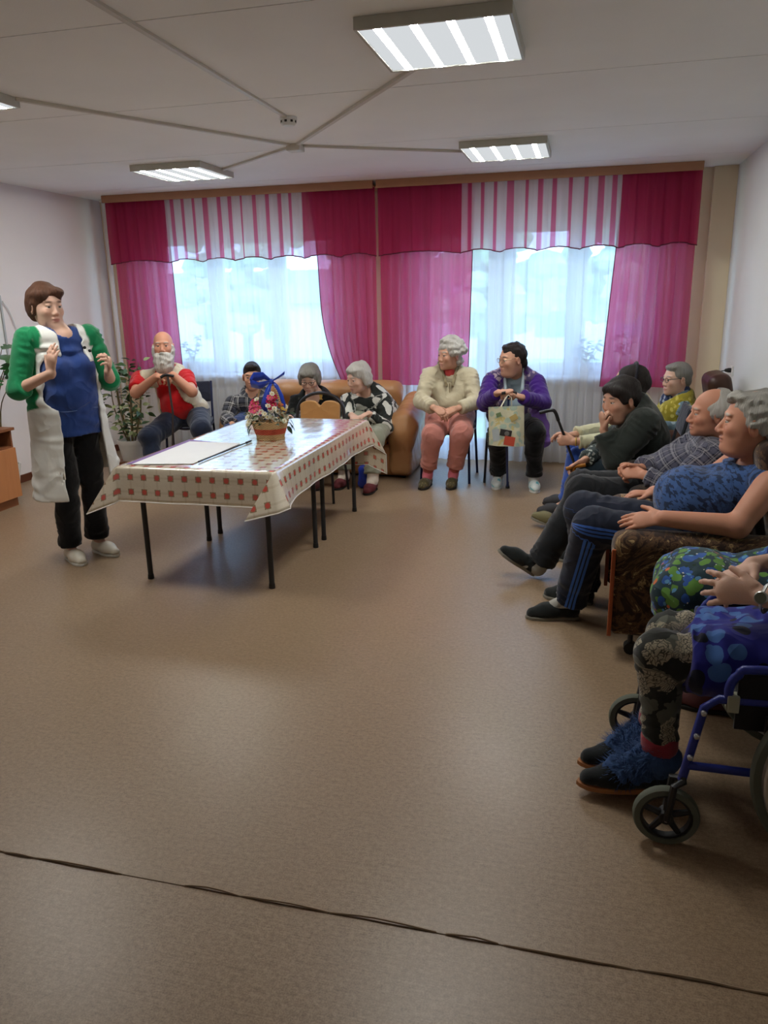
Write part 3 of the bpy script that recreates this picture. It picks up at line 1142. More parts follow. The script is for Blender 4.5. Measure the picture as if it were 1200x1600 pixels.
def build_oilcloth():
    x0, x1, y0, y1 = -2.497, -1.568, 3.682, 5.507
    oF, oB, oL, oR = 0.20, 0.36, 0.20, 0.20
    z = TZ
    rnd = 0.012

    def side(d, ox, oy):        # distance along the drop -> (out, down)
        if d <= 0:
            return 0, 0
        q = rnd * 1.57
        if d < q:
            a = d / rnd
            return rnd * math.sin(a), rnd * (1 - math.cos(a))
        return rnd, rnd + (d - q)

    nx, ny = 40, 80
    r = random.Random(5)
    mb_v, mb_uv, mb_f = [], [], []
    # the flat sheet coordinates, denser at the edges
    sx = [-oL * (1 - i / 10) for i in range(10)] + [-0.012] + [0.929 * i / 28 for i in range(29)] + [0.929 + 0.012] + [0.929 + oR * (i + 1) / 10 for i in range(10)]
    L = y1 - y0
    sy = [-oF * (1 - i / 10) for i in range(10)] + [-0.012] + [L * i / 56 for i in range(57)] + [L + 0.012] + [L + oB * (i + 1) / 18 for i in range(18)]
    W = 0.929
    # directions in which each corner flap points (from the corner's vertical fold), world xy
    for b in sy:
        for a in sx:
            ex = max(-a, a - W, 0)
            ey = max(-b, b - L, 0)
            ox_, dx_ = side(ex, 0, 0)
            oy_, dy_ = side(ey, 0, 0)
            sgx = -1 if a < 0 else 1
            sgy = -1 if b < 0 else 1
            cx = min(max(a, 0), W)
            cy = min(max(b, 0), L)
            if ex > 0 and ey > 0:
                # corner flap: fold line hangs down from the corner, tip swings out along h
                if sgx > 0 and sgy < 0:
                    h = V(-0.52, -0.30, -0.12)
                    bul = V(0.10, -0.10, 0)
                elif sgx < 0 and sgy < 0:
                    h = V(-0.55, -0.20, -0.22)
                    bul = V(-0.02, -0.03, 0)
                elif sgx > 0 and sgy > 0:
                    h = V(0.28, 0.45, -0.30)
                    bul = V(0.06, 0.02, 0)
                else:
                    h = V(-0.35, 0.45, -0.3)
                    bul = V(-0.04, 0.03, 0)
                m = min(ex, ey)
                dn = max(ex, ey)
                if sgx > 0 and sgy < 0:
                    e_len = oR
                p = V(x0 + cx + sgx * rnd * .7, y0 + cy + sgy * rnd * .7, z) + V(0, 0, -dn)
                p = p + bul * dn / 0.2 * 0.35
                hh = nrm(h)
                p = p + hh * m * 0.93 + V(sgx, sgy, 0) * (0.004 + 0.10 * (ex - ey) * (1 if sgx * sgy > 0 else -1)) * 0 + V(-hh[1], hh[0], 0) * 0.16 * (ex - ey) * (-sgx * sgy)
            else:
                p = V(x0 + cx + sgx * ox_, y0 + cy + sgy * oy_, z - dx_ - dy_)
                dd = dx_ + dy_
                if dd > 0.02:
                    if ex > 0:
                        edge_b = min(b, L - b)
                        wv = 0.010 * math.sin(b * 7.0 + 1) + 0.006 * math.sin(b * 17)
                        fl = 0.06 * math.exp(-max(edge_b, 0) / 0.10) if sgx > 0 else 0.015
                        p[0] += sgx * (dd / 0.2) * (0.015 + wv * 0.7 + fl * (1 if b < L / 2 else 0.5))
                    else:
                        wv = 0.008 * math.sin(a * 8.0) + 0.005 * math.sin(a * 19 + 2)
                        p[1] += sgy * (dd / 0.2) * (0.010 + wv * 0.6)
                else:
                    p[2] += 0.0006 * math.sin(a * 23) * math.sin(b * 19)
            mb_v.append(p)
            mb_uv.append((a + 0.04, b + 0.02, 0))
    n = len(sx)
    for j in range(len(sy) - 1):
        for i in range(n - 1):
            q = (j * n + i, j * n + i + 1, (j + 1) * n + i + 1, (j + 1) * n + i)
            am, bm_ = (sx[i] + sx[i + 1]) / 2, (sy[j] + sy[j + 1]) / 2
            if (am < 0 or am > W) and (bm_ < 0 or bm_ > L):
                if (am < 0) == (bm_ < 0):
                    mb_f += [(q[0], q[1], q[2]), (q[0], q[2], q[3])]
                else:
                    mb_f += [(q[0], q[1], q[3]), (q[1], q[2], q[3])]
            else:
                mb_f.append(q)
    me = bpy.data.meshes.new('oilcloth')
    me.from_pydata([tuple(map(float, v)) for v in mb_v], [], mb_f)
    at_ = me.attributes.new('puv', 'FLOAT_VECTOR', 'POINT')
    at_.data.foreach_set('vector', np.array(mb_uv, np.float32).ravel())
    t = empty('tablecloth', (-2.03, 4.6, TZ), 'cream oilcloth printed with red squares, draped over both tables', 'tablecloth')
    o = link('oilcloth', me, M_oil, t, True)
    me.set_sharp_from_angle(angle=0.9)
    so_ = o.modifiers.new('thickness', 'SOLIDIFY')
    so_.thickness = 0.0018
    so_.offset = 1
    m = len(sy)
    rim = [j * n for j in range(m)] + [(m - 1) * n + i for i in range(1, n)] + [j * n + n - 1 for j in range(m - 2, -1, -1)] + [i for i in range(n - 2, -1, -1)]
    MB().tube([mb_v[q] for q in rim], 0.0035, 5).build('white_binding', M_hemw, t, smooth=True)


build_oilcloth()

# ---- papers on the table, and a dark strip modelled for a shadowed gap
M_paper = plain('white_paper', (0.80, 0.80, 0.80), 0.6, 0.03)
M_purple = plain('purple_card', srgb(122, 92, 150), 0.6)
MB().prism([V(-2.47, 3.73, TZ + .0036), V(-2.13, 3.80, TZ + .0036), V(-2.12, 4.40, TZ + .0036), V(-2.49, 4.50, TZ + .0036)], (0, 0, .0015)).build('sheet_of_card', M_purple)
tag(bpy.data.objects['sheet_of_card'], 'purple edged card lying under the white poster on the table', 'card')
MB().prism([V(-2.43, 3.72, TZ + .0055), V(-2.09, 3.79, TZ + .0055), V(-2.085, 4.42, TZ + .0055), V(-2.45, 4.43, TZ + .0055)], (0, 0, .0012)).build('paper_sheet', M_paper)
tag(bpy.data.objects['paper_sheet'], 'large white paper sheet lying on the front of the table', 'paper')
pn = empty('shade_strip', (-2.08, 4.15, TZ), 'thin dark strip drawn as the shaded gap beside the white paper', 'shade_strip')  # dark strip stands in for the shadow in the gap beside the paper
MB().tube([(-2.075, 3.83, TZ + .0095), (-2.05, 4.42, TZ + .0095)], [0.005, 0.004], 7).build('stick', M_blackm, pn, smooth=True)  # long part of the strip, its black standing for shade
MB().tube([(-2.05, 4.42, TZ + .0095), (-2.047, 4.49, TZ + .0095)], [0.007, 0.006], 8).build('tip', M_black, pn, smooth=True)  # thicker far end of the same modelled shade

# ---- flower basket
def mat_wicker(name, c0, c1):
    t = NT(name)
    co = t.coord()
    sp = t.n('ShaderNodeSeparateXYZ')
    t.l(co, sp.inputs[0])
    ang = t.math('ARCTAN2', sp.outputs[1], sp.outputs[0])
    a = t.math('SINE', t.math('MULTIPLY', ang, 30.0))
    b = t.math('SINE', t.math('MULTIPLY', sp.outputs[2], 520.0))
    f = t.math('MULTIPLY', t.math('ADD', t.math('MULTIPLY', a, b), 1.0), 0.5)
    c = t.mix(f, c0, c1)
    t.bsdf(c, 0.7, f, 0.8, 0.006, 0.3)
    return t.m


M_wick = mat_wicker('wicker_straw', srgb(150, 112, 72), srgb(214, 182, 134))
M_wickr = mat_wicker('wicker_red', srgb(150, 50, 34), srgb(206, 92, 66))
M_ribbon = plain('blue_satin', srgb(24, 62, 178), 0.35, 0.15, spec=0.6)
M_pinkf = plain('pink_petals', srgb(226, 92, 130), 0.6, 0.15, 40)
M_redf = plain('crimson_petals', srgb(196, 40, 84), 0.6, 0.15, 40)
M_whitef = plain('cream_petals', srgb(226, 222, 200), 0.6, 0.1, 40)
M_yellf = plain('yellow_petals', srgb(214, 180, 84), 0.6, 0.1, 40)
M_orf = plain('orange_petals', srgb(200, 110, 70), 0.6, 0.1, 40)
M_leafd = plain('dark_green_leaf', srgb(38, 62, 36), 0.5, 0.3, 30)
M_leafg = plain('grey_green_leaf', srgb(142, 150, 120), 0.6, 0.2, 30)


def leaf_mesh(name, L, W, fold=0.25, droop=0.25, mat=None):
    vs, fs = [], []
    n = 6
    for i in range(n + 1):
        t = i / n
        w = W * math.sin(math.pi * min(1, t ** 0.75)) * 0.5
        zc = -droop * L * t * t
        vs += [(-w, t * L, zc + fold * w), (0, t * L, zc), (w, t * L, zc + fold * w)]
    for i in range(n):
        a = i * 3
        fs += [(a, a + 1, a + 4, a + 3), (a + 1, a + 2, a + 5, a + 4)]
    me = bpy.data.meshes.new(name)
    me.from_pydata(vs, [], fs)
    me.polygons.foreach_set('use_smooth', [True] * len(me.polygons))
    if mat:
        me.materials.append(mat)
    return me


def orient(loc, d, roll=0.0, s=1.0):
    """matrix taking local +Y to direction d"""
    d = nrm(d)
    up = V(0, 0, 1) if abs(d[2]) < 0.95 else V(1, 0, 0)
    x = nrm(np.cross(d, up))
    z = np.cross(x, d)
    c, q = math.cos(roll), math.sin(roll)
    x, z = x * c + z * q, z * c - x * q
    return Matrix(((x[0] * s, d[0] * s, z[0] * s, loc[0]), (x[1] * s, d[1] * s, z[1] * s, loc[1]), (x[2] * s, d[2] * s, z[2] * s, loc[2]), (0, 0, 0, 1)))


def inst(name, me, M, parent):
    o = bpy.data.objects.new(name, me)
    COL.objects.link(o)
    o.parent = parent
    o.matrix_parent_inverse = parent.matrix_basis.inverted()
    o.matrix_basis = M
    return o


def flower_mesh(name, pm, R=0.022, cm=None):
    mb = MB()
    for ring, (n, tilt, rr) in enumerate(((7, 0.35, 1.0), (5, 0.9, 0.7))):
        for k in range(n):
            a = 2 * math.pi * k / n + ring * 0.4
            d = V(math.cos(a), 0, math.sin(a))
            s = V(-math.sin(a), 0, math.cos(a))
            o = V(0, 1, 0)
            p0 = d * 0.1 * R
            p1 = d * 0.6 * R * rr + o * R * 0.25 * (1 + tilt)
            p2 = d * R * rr + o * R * 0.3 * (1 + tilt)
            mb._new([p0 - s * .1 * R, p0 + s * .1 * R, p1 + s * .38 * R, p2 + s * .1 * R, p2 - s * .1 * R, p1 - s * .38 * R], [(0, 1, 2, 5), (5, 2, 3, 4)])
    mb.mi = 1
    mb.sphere((0, 0.2 * R, 0), R * 0.22, 6, 4)
    bm = mb.bm
    me = bpy.data.meshes.new(name)
    bm.to_mesh(me)
    bm.free()
    me.materials.append(pm)
    me.materials.append(cm or M_yellf)
    return me


bk_c = V(-1.965, 4.62, TZ + 0.0035)
bk = empty('flower_basket', bk_c, 'wicker basket of pink and white flowers with a blue ribbon bow', 'basket')
prof = [(0.085, 0.0), (0.092, 0.02), (0.104, 0.055), (0.113, 0.09), (0.120, 0.115), (0.112, 0.115), (0.100, 0.06), (0.08, 0.015)]
_b = MB().lathe([(0.086, 0.0), (0.098, 0.038), (0.090, 0.036), (0.078, 0.008)], (0, 0, 0), n=36).build('lower_weave', M_wick, None, smooth=True)
for nm, pr, m in (('red_band', [(0.0985, 0.038), (0.110, 0.075), (0.102, 0.075), (0.0905, 0.038)], M_wickr), ('upper_weave', [(0.1105, 0.075), (0.122, 0.118), (0.112, 0.118), (0.1025, 0.075)], M_wick)):
    o = MB().lathe(pr, (0, 0, 0), n=36, closed=True).build(nm, m, None, smooth=True)
    o.parent = bk
    o.matrix_parent_inverse = Matrix()
_b.parent = bk
_b.matrix_parent_inverse = Matrix()
for z, r in ((0.004, 0.088), (0.118, 0.119)):
    mb = MB()
    for ph in (0, 3.14):
        mb.tube([(r * math.cos(a * .1309) + 0, r * math.sin(a * .1309), z + 0.004 * math.sin(a * .1309 * 16 + ph)) for a in range(49)], 0.005, 5)
    o = mb.build('braided_rim', M_wick, None, smooth=True)
    o.parent = bk
    o.matrix_parent_inverse = Matrix()
hp = [bk_c + V(0.112 * math.cos(a) * 0.94, -0.112 * math.cos(a) * 0.30, 0.10 + 0.275 * math.sin(a)) for a in np.linspace(0, math.pi, 15)]
MB().tube(hp, 0.007, 7).build('handle', M_wick, bk, smooth=True)
# ribbon wrapped on the handle, tied in a bow
rb = bk_c + V(0.035, -0.012, 0.375)


def strip(pts, w, side):
    mb = MB()
    pts = [np.asarray(p, float) for p in pts]
    n = len(pts)
    sd = nrm(side)
    mb._new([p + sd * w[i] for i, p in enumerate(pts)] + [p - sd * w[i] for i, p in enumerate(pts)], [(i, i + 1, n + i + 1, n + i) for i in range(n - 1)])
    return mb


def ribbon(name, pts, w, side):
    o = strip(pts, w, side).build(name, M_ribbon, bk, smooth=True)
    so_ = o.modifiers.new('thickness', 'SOLIDIFY')
    so_.thickness = 0.0015


ribbon('ribbon_loop', [rb, rb + V(-.05, -.01, .035), rb + V(-.11, -.02, .028), rb + V(-.14, -.02, -.012), rb + V(-.08, -.02, -.028), rb], [.010, .028, .036, .034, .026, .010], (0.1, -0.5, 0.85))
ribbon('ribbon_loop', [rb, rb + V(.03, -.0, .016), rb + V(.055, 0, .03), rb + V(.09, 0, .052)], [.006, .008, .010, .013], (0.3, -0.5, 0.8))
ribbon('ribbon_tail', [rb, rb + V(-.02, -.02, -.05), rb + V(-.04, -.03, -.12), rb + V(-.055, -.03, -.20), rb + V(-.06, -.03, -.25)], [.010, .022, .028, .030, .026], (1, -0.2, 0.2))
ribbon('ribbon_tail', [rb, rb + V(.03, -.01, -.03), rb + V(.058, -.012, -.09), rb + V(.072, -.012, -.15), rb + V(.070, -.012, -.20)], [.010, .020, .022, .022, .018], (1, -0.2, 0.3))
MB().sphere(rb + V(0, -.006, 0), (0.014, 0.012, 0.016), 8, 6).build('knot', M_ribbon, bk, smooth=True)
fr_ = random.Random(12)
flm = {k: flower_mesh('flower', m, R) for k, m, R in (('p', M_pinkf, .026), ('r', M_redf, .026), ('w', M_whitef, .019), ('y', M_yellf, .017), ('o', M_orf, .020))}
lfm = [leaf_mesh('leaf', .055, .026, mat=M_leafd), leaf_mesh('leaf', .045, .024, mat=M_leafg)]
_side = nrm(V(0.93, 0.24, 0))            # to the right as seen from the front of the table
_back = V(-_side[1], _side[0], 0)


def put_flower(kind, s, b, z):
    p = bk_c + _side * s + _back * b + V(0, 0, z)
    d = V(0, 0, 0.55) + _side * s * 4 + V(0.35, -0.75, 0.1) * 0.8 + V(fr_.uniform(-.2, .2), fr_.uniform(-.2, .2), 0)
    inst('flower', flm[kind], orient(p, d, fr_.uniform(0, 6)), bk)


for k, s, b, z in (('p', -.095, -.05, .22), ('p', -.07, -.06, .235), ('r', -.085, -.05, .245), ('p', -.065, -.04, .20), ('p', -.08, -.07, .19), ('p', -.10, -.05, .195), ('w', -.065, -.06, .262), ('p', -.06, -.07, .175),
                   ('r', .012, -.05, .245), ('r', .03, -.05, .255), ('p', .02, -.06, .27), ('r', .035, -.05, .225), ('r', .02, -.07, .215), ('w', .03, -.05, .295), ('w', .005, -.08, .222), ('r', .045, -.04, .27),
                   ('o', .075, -.05, .215), ('o', .085, -.05, .23), ('w', .11, -.04, .21), ('y', .095, -.06, .20), ('y', .105, -.05, .195), ('w', .045, -.08, .205)):
    put_flower(k, s, b, z)
for i in range(34):
    s = fr_.uniform(-.13, .12)
    put_flower('w', s, fr_.uniform(-.09, -.02), fr_.uniform(.125, .20) - abs(s) * .25)
for i in range(70):
    a = fr_.uniform(0, 6.28)
    r_ = fr_.uniform(.05, .135)
    p = bk_c + V(r_ * math.cos(a), r_ * math.sin(a), .13 + fr_.uniform(-.01, .07) - r_ * .2)
    inst('leaf', lfm[0 if fr_.random() < .7 else 1], orient(p, V(math.cos(a), math.sin(a), fr_.uniform(-.7, .7)), fr_.uniform(-.8, .8), fr_.uniform(.7, 1.2)), bk)
for s, z in ((.135, .12), (.15, .10), (.125, .09), (-.13, .10), (-.125, .085), (-.05, .075), (.145, .135)):
    p = bk_c + _side * s * .92 + V(.02, -.06, z)
    inst('leaf', lfm[0], orient(p, _side * s * 3 + V(.1, -.2, -.5), fr_.uniform(-.8, .8), 1.1), bk)


# ---- banquet chair at the end of the table
M_tan = cloth('tan_velour', srgb(190, 142, 88), 0.1, 300, 0.25)
M_gold = plain('gold_emblem', srgb(206, 170, 84), 0.35, metal=0.6)


def banquet_chair(c, rz, label):
    t = empty('banquet_chair', c, label, 'chair', rz=rz)
    loc = []

    def add(o):
        o.parent = t
        o.matrix_parent_inverse = Matrix()
        return o
    # local: faces -Y (towards the table), back at +Y
    arc = [(-.20, .19, .45), (-.205, .215, .57), (-.20, .235, .67)] + [(-.20 * math.cos(a), .24 + .012 * math.sin(a), .67 + .155 * math.sin(a)) for a in np.linspace(0.25, math.pi - 0.25, 9)] + [(.20, .235, .67), (.205, .215, .57), (.20, .19, .45)]
    add(MB().tube(arc, 0.0135, 8, smooth_steps=3).build('back_frame', M_blackm, None, smooth=True))
    vs = []
    n = 24
    pts = []
    for i in range(n):
        a = 2 * math.pi * i / n
        pts.append(a)
    top = [(x, 0.712 + 0.052 * math.sqrt(max(0, 1 - ((abs(x) - 0.085) / 0.092) ** 2)) - (0.012 if abs(x) < .02 else 0)) for x in np.linspace(-.17, .17, 21)]
    bot = [(.165, .54), (.12, .525), (0, .52), (-.12, .525), (-.165, .54)]
    poly = [V(x, .232 + (z - .6) * .10, z) for x, z in top + bot]
    for nm, off, dep in (('back_pad', -.034, .03), ('back_shell', -.003, .018)):
        mb = MB()
        mb.prism([p + V(0, off, 0) for p in poly], (0, dep, 0))
        o = add(mb.build(nm, M_tan, None))
        bv = o.modifiers.new('round', 'BEVEL')
        bv.width = .008
        bv.segments = 2
    em = MB()
    em.prism([V(-.014, .262, .812), V(.014, .262, .812), V(.011, .260, .788), (.005, .260, .781), (.016, .259, .768), V(-.016, .259, .768), (-.005, .260, .781), V(-.011, .260, .788)], (0, .006, 0))
    add(em.build('emblem', M_gold, None))
    S = Sdf().box((0, -.01, .455), (.21, .215, .038), rd=.03)
    add(link('seat', S.mesh('seat', .014), M_tan, None))
    for sx in (-1, 1):
        add(MB().tube([(sx * .19, -.18, .43), (sx * .205, -.215, 0.0)], .011, 8).build('leg', M_blackm, None, smooth=True))
        add(MB().tube([(sx * .19, .18, .44), (sx * .21, .27, 0.0)], .011, 8).build('leg', M_blackm, None, smooth=True))
    add(MB().tube([(-.19, -.18, .425), (.19, -.18, .425)], .010, 8).build('stretcher', M_blackm, None, smooth=True))
    return t


banquet_chair((-2.10, 5.82, 0), 0.06, 'black framed banquet chair with a tan padded back behind the table')


# ---- plain tubular chairs
M_seatk = cloth('charcoal_seat_cloth', srgb(40, 42, 56), 0.15)


def tube_chair(c, rz, label, mat):
    t = empty('metal_chair', c, label, 'chair', 'tubular metal chairs', rz=rz)

    def add(o):
        o.parent = t
        o.matrix_parent_inverse = Matrix()
        return o
    # local: faces -Y
    for sx in (-1, 1):
        add(MB().tube([(sx * .20, -.19, .43), (sx * .215, -.215, 0)], .0115, 8).build('leg', mat, None, smooth=True))
        add(MB().tube([(sx * .20, .17, .43), (sx * .215, .235, 0)], .0115, 8).build('leg', mat, None, smooth=True))
        add(MB().tube([(sx * .20, .17, .43), (sx * .20, .20, .60), (sx * .20, .25, .82)], .0115, 8, smooth_steps=3).build('back_post', mat, None, smooth=True))
    mb = MB()
    for a, b in (((-.2, -.19), (.2, -.19)), ((.2, -.19), (.2, .17)), ((.2, .17), (-.2, .17)), ((-.2, .17), (-.2, -.19))):
        mb.tube([(a[0], a[1], .43), (b[0], b[1], .43)], .0115, 8)
    add(mb.build('seat_frame', mat, None, smooth=True))
    S = Sdf().box((0, -.01, .462), (.205, .20, .026), rd=.022)
    add(link('seat', S.mesh('seat', .014), M_seatk, None))
    S = Sdf().box((0, .228, .72), (.195, .018, .10), np.array([[1, 0, 0], [0, .97, -.2], [0, .2, .97]]), rd=.016)
    add(link('backrest', S.mesh('backrest', .012), M_seatk, None))
    return t


# ---- sofa
M_leather = plain('tan_leather', srgb(176, 128, 84), 0.42, 0.14, 6, 0.25, 90, 0.004, spec=0.45)
M_leather_d = plain('tan_leather_base', srgb(158, 106, 62), 0.5, 0.12, 6, 0.2, 90, 0.004)


def sofa():
    x0, x1 = -3.24, -1.44
    t = empty('sofa', ((x0 + x1) / 2, 6.85, 0), 'tan leather sofa with puffed arms under the window', 'sofa')

    def part(nm, S, h=.02, m=M_leather, fold=.0016, ff=26):
        link(nm, S.mesh(nm, h, fold=fold, ffreq=ff, seed=len(nm)), m, t)
    part('base', Sdf().box(((x0 + x1) / 2, 6.92, .17), ((x1 - x0) / 2 - .02, .36, .15), rd=.02), .03, M_leather_d, 0)
    w = (x1 - x0 - .44) / 3
    for i in range(3):
        cx = x0 + .22 + w * (i + .5)
        part('seat_cushion', Sdf().box((cx, 6.80, .385), (w / 2 - .004, .30, .085), rd=.06).ell((cx, 6.62, .42), (w * .46, .16, .08), k=.06))
        part('back_cushion', Sdf().box((cx, 7.12, .58), (w / 2 - .004, .095, .235), np.array([[1, 0, 0], [0, .98, -.17], [0, .17, .98]]), rd=.07).ell((cx, 7.06, .72), (w * .45, .10, .10), k=.06))
    for sx, cx in ((-1, x0 + .11), (1, x1 - .11)):
        S = Sdf().box((cx, 6.86, .30), (.10, .36, .26), rd=.06)
        S.cone((cx + sx * .02, 6.60, .49), (cx + sx * .02, 7.12, .60), .125, .12, k=.06).ell((cx + sx * .025, 6.545, .43), (.125, .115, .17), k=.06)
        part('arm', S, .02, M_leather, .003, 30)
    for x in (x0 + .1, x1 - .1):
        for y in (6.62, 7.2):
            MB().lathe([(.02, 0), (.026, .02)], (x, y, 0), n=10).build('foot', M_black, t)


sofa()


# ---- armchairs of the right row (they face the middle of the room, -X)
def mat_floral_velour(name, dark, mid, light, sc=7.0):
    t = NT(name)
    co = t.coord()
    d1 = t.noise(sc * .8, 3, co, .5, 1.6)
    v = t.n('ShaderNodeVectorMath', operation='ADD')
    t.l(co, v.inputs[0])
    t.l(d1.outputs['Color'], v.inputs[1])
    w = t.noise(sc, 4, v.outputs[0], .6, 2.6)
    vo = t.voro(sc * 1.3, v.outputs[0], 'DISTANCE_TO_EDGE')
    f = t.math('ADD', t.math('MULTIPLY', w.outputs[0], .8), t.math('MULTIPLY', vo.outputs['Distance'], .5))
    c = t.ramp(f, [(.40, dark), (.50, mid), (.55, dark), (.60, light), (.66, mid), (.74, light)])
    pile = t.noise(300, 2, co)
    t.bsdf(c, .9, pile.outputs[0], .3, .004, .15, .3)
    return t.m


M_fl_brown = mat_floral_velour('brown_floral_velour', srgb(50, 34, 28), srgb(104, 76, 52), srgb(178, 148, 104), 4.2)
M_fl_dark = mat_floral_velour('dark_brown_velour', srgb(30, 24, 22), srgb(52, 42, 36), srgb(80, 66, 54))
M_grey_up = cloth('grey_upholstery', srgb(104, 102, 98), .12)
M_brownl = plain('dark_brown_leather', srgb(66, 40, 30), .4, .2, 5)
M_wtrim = plain('orange_wood_trim', srgb(168, 86, 48), .4, .15, 5)


def armchair(x0, y0, y1, label, mat, back_h, matb=None, arm_h=.60, depth=.88, mats=None):
    """front face at x0, arms along y0 and y1"""
    cy = (y0 + y1) / 2
    t = empty('armchair', (x0 + depth / 2, cy, 0), label, 'armchair', 'armchairs along the right wall')
    x1 = x0 + depth

    def part(nm, S, m, h=.02):
        o = link(nm, S.mesh(nm, h, fold=.001), m, t)
        return o
    part('base', Sdf().box(((x0 + x1) / 2 + .05, cy, .19), (depth / 2 - .09, (y1 - y0) / 2 - .15, .11), rd=.02), mat, .03)
    part('seat_cushion', Sdf().box((x0 + .36, cy, .375), (.33, (y1 - y0) / 2 - .155, .075), rd=.05), matb or mat)
    a = .22
    fr = np.array([[math.cos(a), 0, -math.sin(a)], [0, 1, 0], [math.sin(a), 0, math.cos(a)]])
    hb = (back_h - .36) / 2
    part('backrest', Sdf().box((x0 + .70, cy, .36 + hb), (.085, (y1 - y0) / 2 - .14, hb), fr.T, rd=.06), matb or mat)
    for y in (y0 + .075, y1 - .075):
        S = Sdf().box(((x0 + x1) / 2 - .02, y, (arm_h + .11) / 2), (depth / 2 - .02, .072, (arm_h - .11) / 2), rd=.025).cone((x0 + .07, y, arm_h - .05), (x1 - .12, y, arm_h - .05), .074, .07, k=.03)
        ar = part('arm', S, mats or mat)
        MB().box((x0 - .008, y - .080, .11), (x0 + .010, y - .066, arm_h - .05)).build('wood_trim', M_wtrim, ar, bevel=.004)
    for x in (x0 + .10, x1 - .12):
        for y in (y0 + .08, y1 - .08):
            c = MB().tube([(x, y - .022, .028), (x, y + .022, .028)], .028, 12).build('caster', M_black, t, smooth=True)
            MB().tube([(x, y, .04), (x, y, .12)], .012, 8).build('stem', M_blackm, c)
    return t


armchair(.165, 3.28, 4.06, 'brown floral velour armchair the man in the blue tank top sits in', M_fl_brown, .98, arm_h=.565)
armchair(.27, 4.07, 4.86, 'grey sided armchair under the man in the plaid shirt beside the brown floral one', M_fl_dark, 1.00, M_grey_up, .58, .85)
armchair(.34, 5.98, 6.72, 'dark brown armchair in the far right corner under the woman with glasses', M_brownl, .99, M_brownl, .56, .72)

# ---- plastic bag beside the slippers
M_bagb = plain('blue_plastic_bag', srgb(40, 62, 170), .3, .15, 9)
M_bagr = plain('red_bag_print', srgb(196, 40, 44), .35)
pb = empty('plastic_bag', (-1.76, 6.12, 0), 'blue and red plastic bag on the floor beside the burgundy slippers', 'bag')
S = Sdf().box((-1.76, 6.16, .10), (.065, .04, .10), rd=.03)
link('bag_body', S.mesh('bag_body', .010, fold=.004, ffreq=40), M_bagb, pb)
MB().box((-1.706, 6.115, .02), (-1.694, 6.20, .17)).build('red_stripe', M_bagr, pb, bevel=.003)

# ---- cabinet on the left wall
M_beech = None


def mat_wood(name, c0, c1, axis=(1, 1, 14)):
    t = NT(name)
    co = t.coord()
    n = t.noise(3.0, 5, t.mapping(co, axis), .6, .8)
    f = t.noise(40, 3, t.mapping(co, axis))
    c = t.mix(n.outputs[0], c0, c1)
    t.bsdf(c, .42, f.outputs[0], .06, .003, .4)
    return t.m


M_beech = mat_wood('beech_laminate', srgb(176, 112, 68), srgb(206, 142, 94), (6, 6, .6))
M_beechd = mat_wood('brown_laminate', srgb(120, 74, 46), srgb(150, 96, 62), (6, 6, .6))
cb = empty('cabinet', (-4.65, 4.6, 0), 'low beech cabinet with an open shelf at the left wall', 'cabinet')
cx0, cx1, cy0, cy1 = -4.945, -4.40, 4.12, 5.14
box_obj('plinth', (cx0, cy0 + .02, 0), (cx1 - .03, cy1 - .02, .07), M_beechd, cb)
box_obj('bottom_panel', (cx0, cy0, .07), (cx1 - .018, cy1, .09), M_beechd, cb)
box_obj('top_panel', (cx0, cy0 - .01, .615), (cx1 + .01, cy1 + .01, .637), M_beechd, cb, bevel=.002)
for y in (cy0, cy1 - .018):
    box_obj('side_panel', (cx0, y, .09), (cx1 - .018, y + .018, .615), M_beechd, cb)
box_obj('shelf', (cx0, cy0 + .018, .47), (cx1 - .018, cy1 - .018, .487), M_beechd, cb)
box_obj('back_panel', (cx0, cy0 + .018, .09), (cx0 + .006, cy1 - .018, .615), M_beechd, cb)
for a, b in ((cy0, (cy0 + cy1) / 2 - .002), ((cy0 + cy1) / 2 + .002, cy1)):
    d = box_obj('door', (cx1 - .017, a, .075), (cx1 + .002, b, .475), M_beech, cb, bevel=.002)
    yy = b - .06 if a == cy0 else a + .06
    MB().tube([(cx1 + .002, yy, .32), (cx1 + .025, yy, .32), (cx1 + .025, yy, .40), (cx1 + .002, yy, .40)], .005, 6).build('handle', M_gold, d, smooth=True)
mg = empty('magazine', (-4.6, 4.9, .487), 'dark magazine lying on the cabinet shelf', 'magazine')
MB().box((-4.75, 4.75, .4875), (-4.46, 5.0, .505)).build('pages', plain('dark_cover', srgb(60, 44, 52), .5), mg)

# ---- whiteboard on the left wall and its cord
wbd = empty('whiteboard', (-4.95, 5.6, 1.2), 'white board in a thin grey frame on the left wall behind the standing woman', 'board')
box_obj('panel', (XL + .002, 4.95, .98), (XL + .012, 5.86, 1.64), M_white, wbd)
mb = MB()
for lo, hi in (((XL + .002, 4.93, 1.64), (XL + .024, 5.88, 1.66)), ((XL + .002, 4.93, .96), (XL + .024, 5.88, .98)), ((XL + .002, 5.86, .98), (XL + .024, 5.88, 1.64)), ((XL + .002, 4.93, .98), (XL + .024, 4.95, 1.64))):
    mb.box(lo, hi)
mb.build('frame', plain('grey_aluminium', srgb(178, 180, 178), .4), wbd)
MB().tube([(XL + .015, 5.90, 1.61), (XL + .015, 5.97, 1.52), (XL + .015, 6.05, 1.30), (XL + .015, 6.10, 1.05), (XL + .015, 6.12, .8)], .006, 6, smooth_steps=5).build('cord', M_white, wbd, smooth=True)

